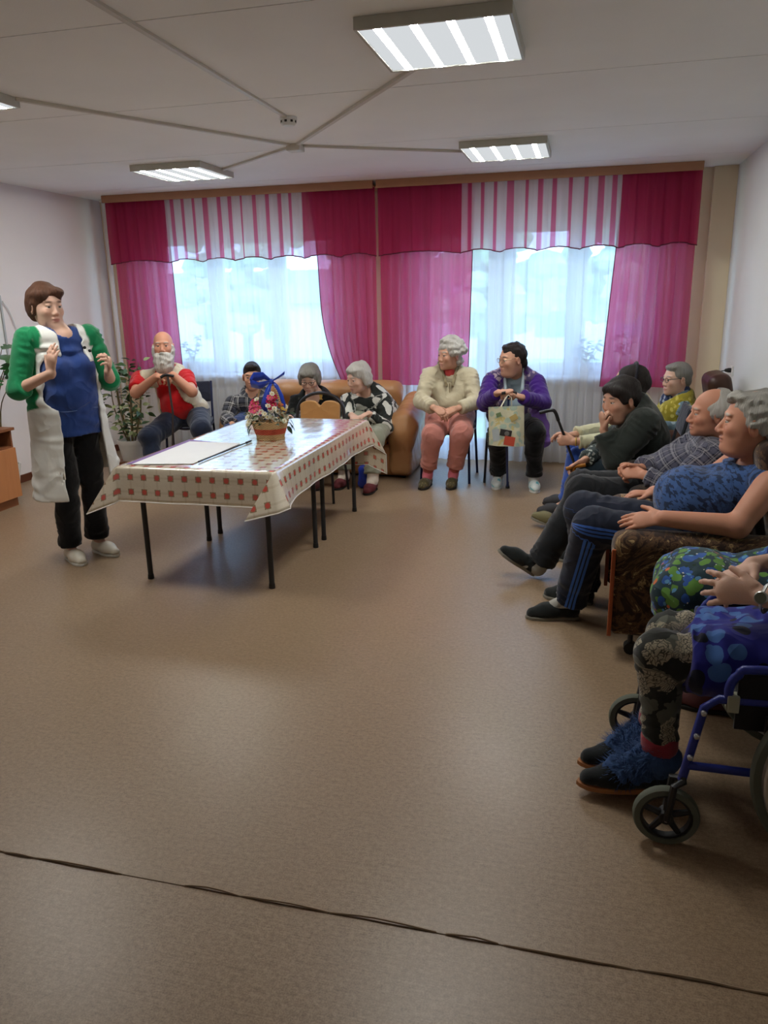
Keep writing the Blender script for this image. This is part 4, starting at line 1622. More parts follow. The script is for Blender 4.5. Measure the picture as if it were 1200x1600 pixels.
# ---- plants
M_pot = plain('white_flowerpot', srgb(222, 220, 212), .4, .06)
M_soil = plain('potting_soil', srgb(60, 44, 34), .95, .3, 60)
M_ficus = plain('ficus_leaf', srgb(58, 88, 50), .4, .3, 25, spec=.5)
M_ficus2 = plain('variegated_leaf', srgb(150, 160, 110), .45, .25, 25)
M_mon = plain('monstera_leaf', srgb(46, 96, 48), .35, .25, 20, spec=.5)
M_stem = plain('plant_stem', srgb(110, 96, 62), .8, .2)


def pot(t, c, r, h):
    MB().lathe([(r * .72, 0), (r * .95, h * .8), (r, h * .8), (r * 1.02, h), (r * .94, h), (r * .90, h * .85)], c, n=24).build('pot', M_pot, t, smooth=True)
    MB().lathe([(r * .88, h * .82), (r * .3, h * .86)], c, n=20).build('soil', M_soil, t)


pl = empty('ficus_plant', (-4.36, 6.72, 0), 'tall leafy ficus in a white pot between the standing woman and the bearded man', 'plant')
MB().box((-4.50, 6.58, .02), (-4.22, 6.86, .05)).build('stand_top', M_beechd, pl)
for dx in (-.12, .12):
    for dy in (-.12, .12):
        MB().tube([(-4.36 + dx, 6.72 + dy, 0), (-4.36 + dx, 6.72 + dy, .02)], .014, 6).build('stand_foot', M_black, pl)
pot(pl, (-4.36, 6.72, .05), .14, .21)
pr_ = random.Random(21)
lm1 = leaf_mesh('leaf', .085, .04, mat=M_ficus)
lm2 = leaf_mesh('leaf', .075, .038, mat=M_ficus2)
stems = []
for k in range(7):
    a = k * .9
    top = V(-4.34 + .16 * math.cos(a), 6.70 + .12 * math.sin(a), pr_.uniform(.85, 1.08))
    base = V(-4.36 + .03 * math.cos(a), 6.72 + .03 * math.sin(a), .22)
    mid = lerp(base, top, .5) + V(.04 * math.cos(a), .04 * math.sin(a), 0)
    MB().tube([base, mid, top], [.008, .006, .003], 6, smooth_steps=4).build('stem', M_stem, pl, smooth=True)
    stems.append((base, mid, top))
for i in range(230):
    b, m, tp = pr_.choice(stems)
    q = pr_.random() ** .8
    p = lerp(lerp(b, m, q), lerp(m, tp, q), q) if q > .12 else lerp(b, m, .3)
    a = pr_.uniform(0, 6.28)
    o_ = V(math.cos(a), math.sin(a), pr_.uniform(-.5, .6))
    inst('leaf', lm1 if pr_.random() < (.35 + .6 * q) else lm2, orient(p + o_ * pr_.uniform(.01, .10), o_, pr_.uniform(-1, 1), pr_.uniform(.7, 1.25)), pl)

mo = empty('monstera_plant', (-4.78, 5.42, 0), 'broad leaved green plant at the left edge behind the standing woman', 'plant')
pot(mo, (-4.78, 5.42, .0), .13, .26)


def monstera_leaf():
    mb = MB()
    n = 15
    L = .20
    right, left = [], []
    for i in range(n):
        t = i / (n - 1)
        w = .095 * math.sin(math.pi * (t ** .7)) * (1 if i % 3 else .62)
        right.append(V(w, t * L, .012 * math.sin(t * 3) - .05 * t * t + w * .12))
        left.append(V(-w, t * L, .012 * math.sin(t * 3) - .05 * t * t + w * .12))
    mid = [V(0, (i / (n - 1)) * L, .012 * math.sin(3 * i / (n - 1)) - .05 * (i / (n - 1)) ** 2) for i in range(n)]
    mb._new(right + mid + left, [(i, i + 1, n + i + 1, n + i) for i in range(n - 1)] + [(n + i, n + i + 1, 2 * n + i + 1, 2 * n + i) for i in range(n - 1)])
    me = bpy.data.meshes.new('leaf')
    mb.bm.to_mesh(me)
    mb.bm.free()
    me.materials.append(M_mon)
    me.polygons.foreach_set('use_smooth', [True] * len(me.polygons))
    return me


mlm = monstera_leaf()
for k, (dx, dy, z, lx, ly, lz) in enumerate(((.12, -.02, 1.18, .8, -.1, -.2), (.16, .02, 1.12, 1, -.3, -.7), (.05, .12, 1.22, .3, .6, .1), (-.02, -.14, 1.1, 0, -1, -.2), (.10, -.12, 1.02, .7, -.7, -.5), (.08, .1, .92, .6, .7, -.4), (.0, -.1, .8, .2, -1, -.3), (.13, .03, 1.05, .9, .2, -.8))):
    tip = V(-4.78 + dx, 5.42 + dy, z)
    MB().tube([(-4.78, 5.42, .23), (-4.78 + dx * .3, 5.42 + dy * .3, .23 + (z - .23) * .7), tip], [.007, .005, .003], 6, smooth_steps=4).build('stem', M_stem, mo, smooth=True)
    inst('leaf', mlm, orient(tip, V(lx, ly, lz), pr_.uniform(-.4, .4), 1.0), mo)


def sill_plant(x, z0, h, seed, label, n=46):
    t = empty('potted_plant', (x, YB - .07, z0), label, 'plant', 'plants on the window sills')
    pot(t, (x, YB - .07, z0), .065, .11)
    r = random.Random(seed)
    for k in range(5):
        a = r.uniform(0, 6.28)
        tp = V(x + .12 * math.cos(a), YB - .07 + .04 * math.sin(a), z0 + h * r.uniform(.7, 1))
        bs = V(x, YB - .07, z0 + .095)
        MB().tube([bs, lerp(bs, tp, .5) + V(.01, 0, .02), tp], [.005, .004, .002], 5).build('stem', M_stem, t)
        for i in range(n // 5):
            q = r.uniform(.25, 1)
            o_ = V(math.cos(i * 2.4), .35 * math.sin(i * 2.4), r.uniform(-.3, .5))
            inst('leaf', lm1, orient(lerp(bs, tp, q), o_, r.uniform(-1, 1), r.uniform(.5, .9)), t)


sill_plant(-4.02, az0, .42, 1, 'leafy plant on the left window sill behind the bearded man')
sill_plant(.02, bz0, .36, 2, 'leafy plant on the right window sill, left of its neighbour')
sill_plant(.36, bz0, .48, 3, 'taller leafy plant on the right window sill by the pink curtain')

# ================================================================== PEOPLE
def mat_skin(name, col, blush=1.0):
    t = NT(name)
    co = t.coord()
    c = t.attr('Col', 'Color')
    n = t.noise(28, 4, co)
    n2 = t.noise(220, 3, co)
    col2 = t.mix(t.math('MULTIPLY', n.outputs[0], .30), c, tuple(x * .72 for x in col))
    t.bsdf(col2, .52, n2.outputs[0], .18, .003, .35, sss=.08)
    return t.m


def mat_hair(name, c0, c1, sc=210.0):
    t = NT(name)
    co = t.attr('hdir')
    n = t.noise(1.0, 4, t.mapping(co, (sc, sc * .06, sc)), .6, .6)
    n2 = t.noise(18, 3, t.coord())
    c = t.mix(n.outputs[0], c0, c1)
    c = t.mix(t.math('MULTIPLY', n2.outputs[0], .3), c, c0)
    t.bsdf(c, .6, n.outputs[0], 1.0, .012, .35)
    return t.m


M_eyew = plain('eye_white', (.62, .58, .55), .25, .05)
M_iris = plain('eye_iris', (.05, .04, .035), .2)
M_specs = plain('spectacle_frame', (.03, .03, .035), .3)
tl = NT('spectacle_lens')
_a = tl.n('ShaderNodeBsdfTransparent')
_b2 = tl.n('ShaderNodeBsdfGlossy')
_b2.inputs['Roughness'].default_value = .03
_m = tl.n('ShaderNodeMixShader')
_m.inputs[0].default_value = .08
tl.l(_a.outputs[0], _m.inputs[1])
tl.l(_b2.outputs[0], _m.inputs[2])
tl.l(_m.outputs[0], tl.out.inputs[0])
M_lens = tl.m


def basis(f, up=(0, 0, 1)):
    """rows: forward, left, up"""
    f = nrm(f)
    l = nrm(np.cross(up, f))
    u = np.cross(f, l)
    return np.stack([f, l, u])


def add_hand(S, w, d, n, right, curl=.35, s=1.0, spread=.0, thumb=.6):
    d = nrm(d)
    n = nrm(np.asarray(n, float) - d * np.dot(n, d))
    t = np.cross(d, n) * (1 if right else -1)
    S.cone(w - d * .01, w + d * .075 * s, .023 * s, .037 * s, k=.015, side=t, asp=.42)
    S.ell(w + d * .03 * s + t * .02 * s + n * .008, (.028 * s, .016 * s, .014 * s), np.stack([d, t, n]), k=.012)
    fac = (.92, 1.05, .98, .78)
    for i in range(4):
        b = w + d * (.078 - .004 * abs(i - 1.2)) * s + t * (.027 - .0185 * i) * s
        dr = nrm(d + t * spread * (1.5 - i) * .35)
        ang = 0
        p = b
        for q, (ln, cr) in enumerate(((.044, .55), (.027, 1.0), (.021, .7))):
            ang += curl * cr * 1.25 * (1 + .08 * i)
            dd = dr * math.cos(ang) + n * math.sin(ang)
            p2 = p + dd * ln * fac[i] * s
            S.cone(p, p2, (.0092 - .0009 * q) * s, (.0086 - .0010 * q) * s, k=.004)
            p = p2
    b = w + d * .022 * s + t * .024 * s
    d1 = nrm(d * (1 - .35 * thumb) + t * thumb + n * .25)
    p1 = b + d1 * .042 * s
    d2 = nrm(d1 + d * .5 + n * .2 * curl)
    S.cone(b, p1, .0135 * s, .0105 * s, k=.01)
    S.cone(p1, p1 + d2 * .032 * s, .0102 * s, .0082 * s, k=.005)


def add_head(S, c, B, s, neck, fem=False, fat=0.0):
    fm = 1.0 if fem else 0.0
    f, l, u = B

    def P(a, b, d):
        return c + (f * a + l * b + u * d) * s
    w = 1 + fat
    S.ell(P(-.012, 0, .030), (.098 * s, .076 * s, .088 * s), B, k=.02)
    S.ell(P(.028, 0, -.030), (.064 * s, .063 * s * w, .082 * s), B, k=.03)
    S.ell(P(.030, 0, -.075), (.052 * s, (.053 - .005 * fm) * s * w, .036 * s), B, k=.03)
    S.ell(P(.072, 0, -.100), (.020 * s, .024 * s, .018 * s), B, k=.022)
    if fat > .08:
        S.ell(P(.035, 0, -.11), (.045 * s, .055 * s, .03 * s), B, k=.03)
    for q in (-1, 1):
        S.ell(P(.062, q * .040, -.030), (.024 * s, .022 * s, .022 * s), B, k=.02)
    S.ell(P(.078 - .005 * fm, 0, .024), (.016 * s, .052 * s, (.012 - .002 * fm) * s), B, k=.012)
    for q in (-1, 1):
        S.ell(P(.100, q * .032, .001), (.020 * s, .018 * s, .012 * s), B, k=.010, op='-')
    S.cone(P(.082 - .002 * fm, 0, .012), P(.107 - .006 * fm, 0, -.038 + .003 * fm), .008 * s, (.0125 - .002 * fm) * s, k=.010)
    for q in (-1, 1):
        S.ell(P(.098 - .005 * fm, q * (.013 - .002 * fm), -.044 + .003 * fm), (.012 * s, (.009 - .001 * fm) * s, .009 * s), B, k=.007)
        S.ell(P(.0785, q * .031, .0065), (.0135 * s, .0165 * s, .0085 * s), B, k=.004)
        S.ell(P(.0775, q * .031, -.0105), (.0125 * s, .0155 * s, .006 * s), B, k=.004)
        fe = np.stack([nrm(f - u * .15 + l * q * .35), nrm(l - f * q * .35), u])
        S.ell(P(-.008, q * .080, -.012), (.022 * s, .007 * s, .034 * s), fe, k=.006)
        S.ell(P(-.002, q * .087, -.008), (.010 * s, .005 * s, .018 * s), fe, k=.004, op='-')
    S.ell(P(.088, 0, -.066), (.012 * s, .024 * s, .0065 * s), B, k=.008)
    S.ell(P(.086, 0, -.079), (.012 * s, .020 * s, .0070 * s), B, k=.006)
    S.ell(P(.101, 0, -.0725), (.006 * s, .022 * s, .0022 * s), B, k=.003, op='-')
    S.cone(neck - nrm(c - neck) * .05, P(-.022, 0, -.055), .056 * s * (1 + fat * .6), .050 * s * (1 + fat), k=.025)


class Person:
    def __init__(self, label, base, **kw):
        self.o = empty('person', (base[0], base[1], 0), label, 'person')
        self.J = {k: np.asarray(v, float) for k, v in kw.items()}
        J = self.J
        self.focus = []
        up = nrm(J['neck'] - J['hip'])
        if 'shL' in J:
            l = nrm(J['shL'] - J['shR'])
        else:
            l = nrm(np.cross(up, J['tf']))
            J['shL'] = J['neck'] + l * .185 - up * .055
            J['shR'] = J['neck'] - l * .185 - up * .055
        f = nrm(np.cross(l, up))
        l = np.cross(up, f)
        self.T = np.stack([f, l, up])
        if 'pl' in J:
            self.pl = nrm(J['pl'])
        else:
            self.pl = l
        J.setdefault('hpL', J['hip'] + self.pl * .088)
        J.setdefault('hpR', J['hip'] - self.pl * .088)

    # ---- shapes shared by the body and its clothes
    def torso(self, S, g, W=1.0, D=1.0, belly=0.0, bust=0.0, lo=0.0, k=.03, hipw=1.0):
        J = self.J
        f, l, u = self.T
        n, h = J['neck'], J['hip']
        q = lambda t: lerp(h, n, t)
        if not lo:
            S.ell(h + u * .02, (.112 * D + g, .165 * W * hipw + g, .115 + g), self.T, k=k)
        S.cone(q(.10 + lo), q(.50), .142 * W + g, .140 * W + g, k=k, side=l, asp=.72 * D)
        S.cone(q(.45), q(.76), .146 * W + g, .132 * W + g, k=k, side=l, asp=.70 * D)
        S.cone(lerp(J['shL'], J['shR'], .04), lerp(J['shR'], J['shL'], .04), .048 + g, .048 + g, k=k)
        S.cone(lerp(J['shL'], J['shR'], .14), q(.93), .044 + g, .044 + g, k=.03)
        S.cone(lerp(J['shR'], J['shL'], .14), q(.93), .044 + g, .044 + g, k=.03)
        if belly:
            S.ell(q(.30) + f * (.05 + belly * .35), (.08 + belly * .6 + g, .125 * W + belly * .25 + g, .145 + g), self.T, k=.05)
        if bust:
            for s in (-1, 1):
                S.ell(q(.56) + f * (.070 + bust * .2) + l * s * .072, (.045 + bust + g, .066 + bust * .3 + g, .070 + bust * .3 + g), self.T, k=.04)

    def arm(self, S, side, g, t0=0.0, t1=2.0, A=1.0, k=.022, flat=True):
        """t in 0..2 from the shoulder over the elbow to the wrist"""
        J = self.J
        s, e, w = J['sh' + side], J['el' + side], J['wr' + side]
        if t0 < 1:
            b = lerp(s, e, min(t1, 1))
            rb = (.049 + (.038 - .049) * min(t1, 1)) * A
            S.cone(lerp(s, e, t0), b, .049 * A + g, rb + g, k=k, flat=(0, 1 if (t1 < 1 and flat) else 0))
        if t1 > 1:
            a = lerp(e, w, max(t0 - 1, 0))
            t = t1 - 1
            S.cone(a, lerp(e, w, t), .039 * A + g, (.039 + (.027 - .039) * t) * A + g, k=k, flat=(0, 1 if flat else 0))

    def leg(self, S, side, g, t1=2.0, A=1.0, k=.03, flare=0.0, flat=True, t0=0.0):
        J = self.J
        h, n, a = J['hp' + side], J['kn' + side], J['an' + side]
        if t0 < 1:
            b = lerp(h, n, min(t1, 1))
            S.cone(lerp(h, n, t0), b, .092 * A + g, (.092 - .029 * min(t1, 1)) * A + g, k=k, flat=(0, 1 if (t1 < 1 and flat) else 0))
        if t1 > 1:
            t = t1 - 1
            S.cone(lerp(n, a, max(0, t0 - 1)), lerp(n, a, t), .061 * A + g, (.061 + (.040 - .061) * t) * A + g + flare, k=k, flat=(0, 1 if flat else 0))
            if t > .5 and not flare:
                cf = nrm(np.cross(self.pl, nrm(a - n)))
                S.ell(lerp(n, a, .3) + cf * .018, (.042 * A + g, .042 * A + g, .10), np.stack([cf, self.pl, nrm(n - a)]), k=.03)

    def body(self, skin, hands=(), head=None, thin=.008, A=1.0, W=1.0, belly=0, fat=0.0, hs=.0055, lips=(.55, .22, .20), brow=(.25, .2, .17), arms=(0, 2), LA=1.0, feet=True, cheeks=.35, stubble=None, hh=.005, fem=False):
        J = self.J
        S = Sdf()
        self.torso(S, -thin, W=W, belly=max(0, belly - .02))
        for s in 'LR':
            self.arm(S, s, 0.0 if A != 1 else -.002, A=A, flat=False)
            self.leg(S, s, -thin, A=LA, flat=False)
            if feet and 'to' + s in J:
                a, t = J['an' + s], J['to' + s]
                S.cone(a, lerp(a, t, .6), .028, .016, k=.02)
        for (side, d, n, curl, kw) in hands:
            w = J['wr' + side]
            add_hand(S, w, d, n, side == 'R', curl, **kw)
            self.focus.append((w + nrm(d) * .07, .105, hh))
        c, f, s = head
        up = J.get('hu', V(0, 0, 1))
        B = basis(f, up)
        self.hc, self.B, self.hs = c, B, s
        add_head(S, c, B, s, J['neck'], fem, fat)
        self.focus.append((c, .15, hs))
        lip, bc, sk = np.array(lips), np.array(brow), np.array(skin)

        def colf(P):
            q = (P - c) @ B.T / s
            col = np.tile(sk, (len(P), 1))
            m = lambda ce, r, soft=.5: np.clip((1 - np.sqrt((((q - np.array(ce)) / np.array(r)) ** 2).sum(1))) / soft, 0, 1)[:, None]
            for e in (-1, 1):
                k = m((.075, e * .042, -.032), (.04, .032, .03), 1.0) * cheeks
                col = col * (1 - k) + k * sk * np.array([1.06, .72, .68])
                k = m((-.005, e * .083, -.012), (.03, .02, .04), .6) * cheeks
                col = col * (1 - k) + k * sk * np.array([1.05, .75, .72])
                k = m((.088, e * .033, .0245 - 0), (.03, .025, .0075), .5)
                col = col * (1 - k) + k * bc
            k = m((.110, 0, -.042), (.02, .018, .018), .8) * cheeks
            col = col * (1 - k) + k * sk * np.array([1.05, .76, .72])
            k = m((.095, 0, -.0725), (.03, .026, .0135), .5) * .8
            col = col * (1 - k) + k * lip
            if stubble is not None:
                k = np.maximum(m((.05, 0, -.09), (.07, .075, .05), .6), 0) * .45
                col = col * (1 - k) + k * np.array(stubble)
            return np.clip(col, 0, 1)
        me = S.mesh('body', .016, self.focus, colf=colf)
        link('body', me, mat_skin('skin', skin), self.o)
        f, l, u = B
        for e in (-1, 1):
            ec = c + (f * .0775 + l * e * .031 + u * -.0015) * s
            mb = MB()
            mb.sphere(ec, .0128 * s, 12, 9)
            bm = mb.bm
            for fc in bm.faces:
                d = np.array(fc.calc_center_median()) - ec
                if np.dot(nrm(d), nrm(f + u * -.1)) > .87:
                    fc.material_index = 1
            mb.build('eye', [M_eyew, M_iris], self.o, smooth=True)
        return self

    def hair(self, mat, prims=(), cuts=(), base=(.104, .086, .094), bc=(-.020, 0, .038), face=True, fold=.004, ff=60, h=.007, name='hair', seed=3):
        S = Sdf()
        c, B, s = self.hc, self.B, self.hs
        P = lambda p: c + (B[0] * p[0] + B[1] * p[1] + B[2] * p[2]) * s
        if base is not None:
            S.ell(P(bc), np.array(base) * s, B, k=.015)
        for kind, *a in prims:
            if kind == 'e':
                S.ell(P(a[0]), np.array(a[1]) * s, B, k=.018)
            else:
                S.cone(P(a[0]), P(a[1]), a[2] * s, a[3] * s, k=.014)
        if face:
            S.ell(P((.115, 0, -.045)), np.array((.085, .072, .100)) * s, B, k=.012, op='-')
        for p, r in cuts:
            S.ell(P(p), np.array(r) * s, B, k=.010, op='-')
        me = S.mesh(name, h, fold=fold, ffreq=ff, seed=seed)
        n = len(me.vertices)
        co = np.empty(n * 3, np.float32)
        me.vertices.foreach_get('co', co)
        q = (co.reshape(-1, 3) - c) @ B.T
        a = me.attributes.new('hdir', 'FLOAT_VECTOR', 'POINT')
        top = q - np.array([-.02, 0, .10])
        hd = np.stack([np.arctan2(top[:, 1], top[:, 0]) * .09, np.linalg.norm(top, axis=1), q[:, 2] * 0], 1)
        a.data.foreach_set('vector', hd.astype(np.float32).ravel())
        return link(name, me, mat, self.o)

    def glasses(self, w=.022, h=.016, mat=None):
        c, B, s = self.hc, self.B, self.hs
        P = lambda a, b, d: c + (B[0] * a + B[1] * b + B[2] * d) * s
        mb = MB()
        for e in (-1, 1):
            mb.tube([P(.102 - .004 * abs(math.cos(t)), e * .032 + w * math.cos(t), -.002 + h * math.sin(t)) for t in np.linspace(0, 6.283, 17)], .0019, 5, caps=False)
            mb.tube([P(.098, e * .054, .006), P(.05, e * .078, .010), P(-.005, e * .083, .012), P(-.02, e * .082, -.004)], .0019, 5)
        mb.tube([P(.104, -.011, .003), P(.108, 0, .006), P(.104, .011, .003)], .0019, 5)
        g = mb.build('glasses', mat or M_specs, self.o, smooth=True)
        for e in (-1, 1):
            m2 = MB()
            m2.prism([P(.100, e * .032 + w * .95 * math.cos(t), -.002 + h * .95 * math.sin(t)) for t in np.linspace(0, 6.283, 15)[:-1]], B[0] * .0012)
            m2.build('lens', M_lens, g)

    def garment(self, name, S, mat, h=.011, fold=.0022, ff=24, seed=2, cut=None, colf=None, uv=True, focus=(), wr=.0075):
        me = S.mesh(name, h, focus, fold=fold, ffreq=ff, seed=seed, cut=cut, want_uv=uv, colf=colf, wrinkle=wr if fold else 0)
        return link(name, me, mat, self.o)

    def neckcut(self, S, r=.066, drop=.03, f=.03):
        """open the neckline of a top"""
        n = self.J['neck']
        u = nrm(self.hc - n)
        S.cone(n - u * drop + self.T[0] * f, n + u * .14, r, r + .02, k=.012, op='-', uv=False)

    def top(self, name, mat, g=.014, sleeve=1.93, W=1.0, D=1.0, belly=0, bust=0, A=1.0, neck=(.064, .02, .025), fold=.0038, ff=24, hem=None, seed=2, cut=None, colf=None, h=.011, sg=.004, extra=None, hipw=1.0):
        S = Sdf()
        self.torso(S, g, W, D, belly, bust, hipw=hipw)
        sl = sleeve if isinstance(sleeve, (tuple, list)) else (sleeve, sleeve)
        for s, t1 in zip('LR', sl):
            if t1 > 0:
                self.arm(S, s, g + sg, 0, t1, A)
        if extra:
            extra(S)
        if neck:
            self.neckcut(S, *neck)
        return self.garment(name, S, mat, h, fold, ff, seed, cut, colf)

    def trousers(self, name, mat, g=.012, t1=1.93, A=1.0, W=1.0, flare=.012, fold=.004, ff=22, seed=4, h=.012, D=1.0, k=.04):
        S = Sdf()
        J = self.J
        u = self.T[2]
        S.ell(J['hip'] + u * .0, (.122 * D + g, .176 * W + g, .13 + g), self.T, k=.05)
        for s in 'LR':
            self.leg(S, s, g, t1, A, k, flare)
        return self.garment(name, S, mat, h, fold, ff, seed)

    def shoe(self, side, mat, solem, L=None, w=.044, hgt=.062, sole=.016, up=None, low=False):
        J = self.J
        a, t = J['an' + side], J['to' + side]
        upv = nrm(J['up' + side]) if 'up' + side in J else V(0, 0, 1)
        d = nrm((t - a) - upv * np.dot(t - a, upv))
        L = L or .265
        heel_h = J['he' + side] if 'he' + side in J else None
        # base point under the heel
        hb = heel_h if heel_h is not None else V(a[0], a[1], 0) - d * .05
        sd = np.cross(upv, d)
        p = lambda x, y, z: hb + d * x * L + sd * y + upv * z
        S = Sdf()
        S.cone(p(.14, 0, .042), p(.62, 0, .040), .036, .043, k=.03, side=sd, asp=1.0)
        S.cone(p(.55, 0, .034), p(.86, 0, .026), .044, .032, k=.03, side=sd)
        S.ell(p(.14, 0, .050), (.040, .034, .045), np.stack([d, sd, upv]), k=.02)
        if not low:
            S.cone(p(.20, 0, .05), p(.24, 0, hgt + .03), .040, .040, k=.02, flat=(0, 1))
        cut0 = hb + upv * sole

        def cut(X):
            return -((X[0] - cut0[0]) * upv[0] + (X[1] - cut0[1]) * upv[1] + (X[2] - cut0[2]) * upv[2])
        so_ = link('shoe', S.mesh('shoe', .008, cut=cut, want_uv=True), mat, self.o)
        prof = [(0, 0), (.01, .026), (.10, .036), (.30, .034), (.55, .043), (.72, .045), (.88, .036), (.97, .016), (1.0, 0)]
        poly = [p(x * 1.0 - .0, y, .001) for x, y in prof] + [p(x, -y, .001) for x, y in prof[-2:0:-1]]
        MB().prism(poly, upv * sole).build('sole', solem, so_, bevel=.002, segs=1)
        return so_

    def sock(self, side, mat, g=.004):
        J = self.J
        S = Sdf()
        n, a = J['kn' + side], J['an' + side]
        S.cone(lerp(n, a, .72), lerp(n, a, 1.02), .042 + g, .038 + g, k=.02)
        S.cone(a, lerp(a, J['to' + side], .42), .035 + g, .024 + g, k=.02)
        return self.garment('sock', S, mat, .012, 0)


M_soleg = plain('grey_rubber_sole', srgb(128, 124, 112), .7)
M_solew = plain('white_rubber_sole', srgb(214, 214, 208), .6)
M_soled = plain('dark_rubber_sole', srgb(40, 38, 36), .7)


def mat_plaid(name, base, c1, c2, P=.085):
    t = NT(name)
    uv = t.attr('puv')
    sp = t.n('ShaderNodeSeparateXYZ')
    t.l(uv, sp.inputs[0])

    def band(s, off, w, per=P):
        return t.math('LESS_THAN', t.math('FRACT', t.math('ADD', t.math('DIVIDE', s, per), off)), w)
    col = t.mix(.0, base, base)
    for s in (sp.outputs[0], sp.outputs[1]):
        col = t.mix(t.math('MULTIPLY', band(s, 0.1, .38), .45), col, c1)
    for s in (sp.outputs[0], sp.outputs[1]):
        col = t.mix(t.math('MULTIPLY', band(s, .55, .16), .48), col, c2)
        col = t.mix(t.math('MULTIPLY', band(s, .30, .05), .5), col, c2)
    t.bsdf(col, .9, crease(t, t.coord()), .5, .02, .2, .2)
    return t.m


def mat_blotch(name, dark, light, sc=9.0, stretch=(1.5, .55, 1), th=.52, third=None, obj=False):
    t = NT(name)
    uv = t.coord() if obj else t.attr('puv')
    d = t.noise(5, 2, uv)
    v = t.n('ShaderNodeVectorMath', operation='MULTIPLY_ADD')
    t.l(d.outputs['Color'], v.inputs[0])
    v.inputs[1].default_value = (.12, .12, .10 if obj else 0)
    t.l(uv, v.inputs[2])
    vo = t.voro(sc, t.mapping(v.outputs[0], stretch, (0, 0, .35)), dims='3D' if obj else '2D')
    n = t.noise(60, 3, uv)
    f = t.math('ADD', vo.outputs['Distance'], t.math('MULTIPLY', n.outputs[0], .12))
    c = t.mix(t.math('LESS_THAN', f, th), dark, light)
    if third:
        vo2 = t.voro(sc * .7, t.mapping(v.outputs[0], stretch, (0, 0, -.6), (3, 5, 0)), dims='3D' if obj else '2D')
        c = t.mix(t.math('LESS_THAN', vo2.outputs['Distance'], th * .55), c, third)
    t.bsdf(c, .92, crease(t, t.coord()), .5, .02, .15, .2)
    return t.m


def mat_floral(name, bg, cols, sc=16.0, mixsc=1.0):
    """scattered flower print"""
    t = NT(name)
    uv = t.coord()
    d = t.noise(14, 3, uv)
    v = t.n('ShaderNodeVectorMath', operation='MULTIPLY_ADD')
    t.l(d.outputs['Color'], v.inputs[0])
    v.inputs[1].default_value = (.05, .05, 0)
    t.l(uv, v.inputs[2])
    col = t.mix(0.0, bg, bg)
    for i, (c, s, th) in enumerate(cols):
        vo = t.voro(sc * s, t.mapping(v.outputs[0], (1, 1, 1), (0, 0, .5 * i), (1.7 * i, 2.3 * i, 0)))
        col = t.mix(t.math('LESS_THAN', vo.outputs['Distance'], th), col, c)
    t.bsdf(col, .85, crease(t, t.coord()), .5, .02, .2, .15)
    return t.m


SK1 = srgb(214, 170, 146)
SK2 = srgb(208, 158, 132)
SK3 = srgb(220, 178, 156)
SKR = srgb(206, 146, 118)
H_white = mat_hair('white_hair', srgb(176, 172, 164), srgb(226, 222, 214))
H_grey = mat_hair('grey_hair', srgb(110, 108, 102), srgb(172, 168, 158))
H_silver = mat_hair('silver_hair', srgb(146, 142, 134), srgb(206, 202, 192))
H_brown = mat_hair('brown_hair', srgb(62, 38, 26), srgb(112, 70, 46))
H_dark = mat_hair('dark_hair', srgb(22, 18, 17), srgb(52, 42, 38))
M_knit = lambda n, c: cloth(n, c, .14, 240, .6)


def cane(name, label, pts, handle, m, mh=None, foot=True):
    t = empty(name, pts[-1], label, 'walking stick')
    MB().tube(pts, .0095, 9).build('shaft', m, t, smooth=True)
    MB().tube(handle, .0125, 9, smooth_steps=4).build('handle', mh or M_black, t, smooth=True)
    if foot:
        e = np.asarray(pts[-1], float)
        MB().lathe([(.019, 0), (.018, .012), (.012, .035), (.012, .055)], e, n=12).build('rubber_foot', M_black, t, smooth=True)
    return t


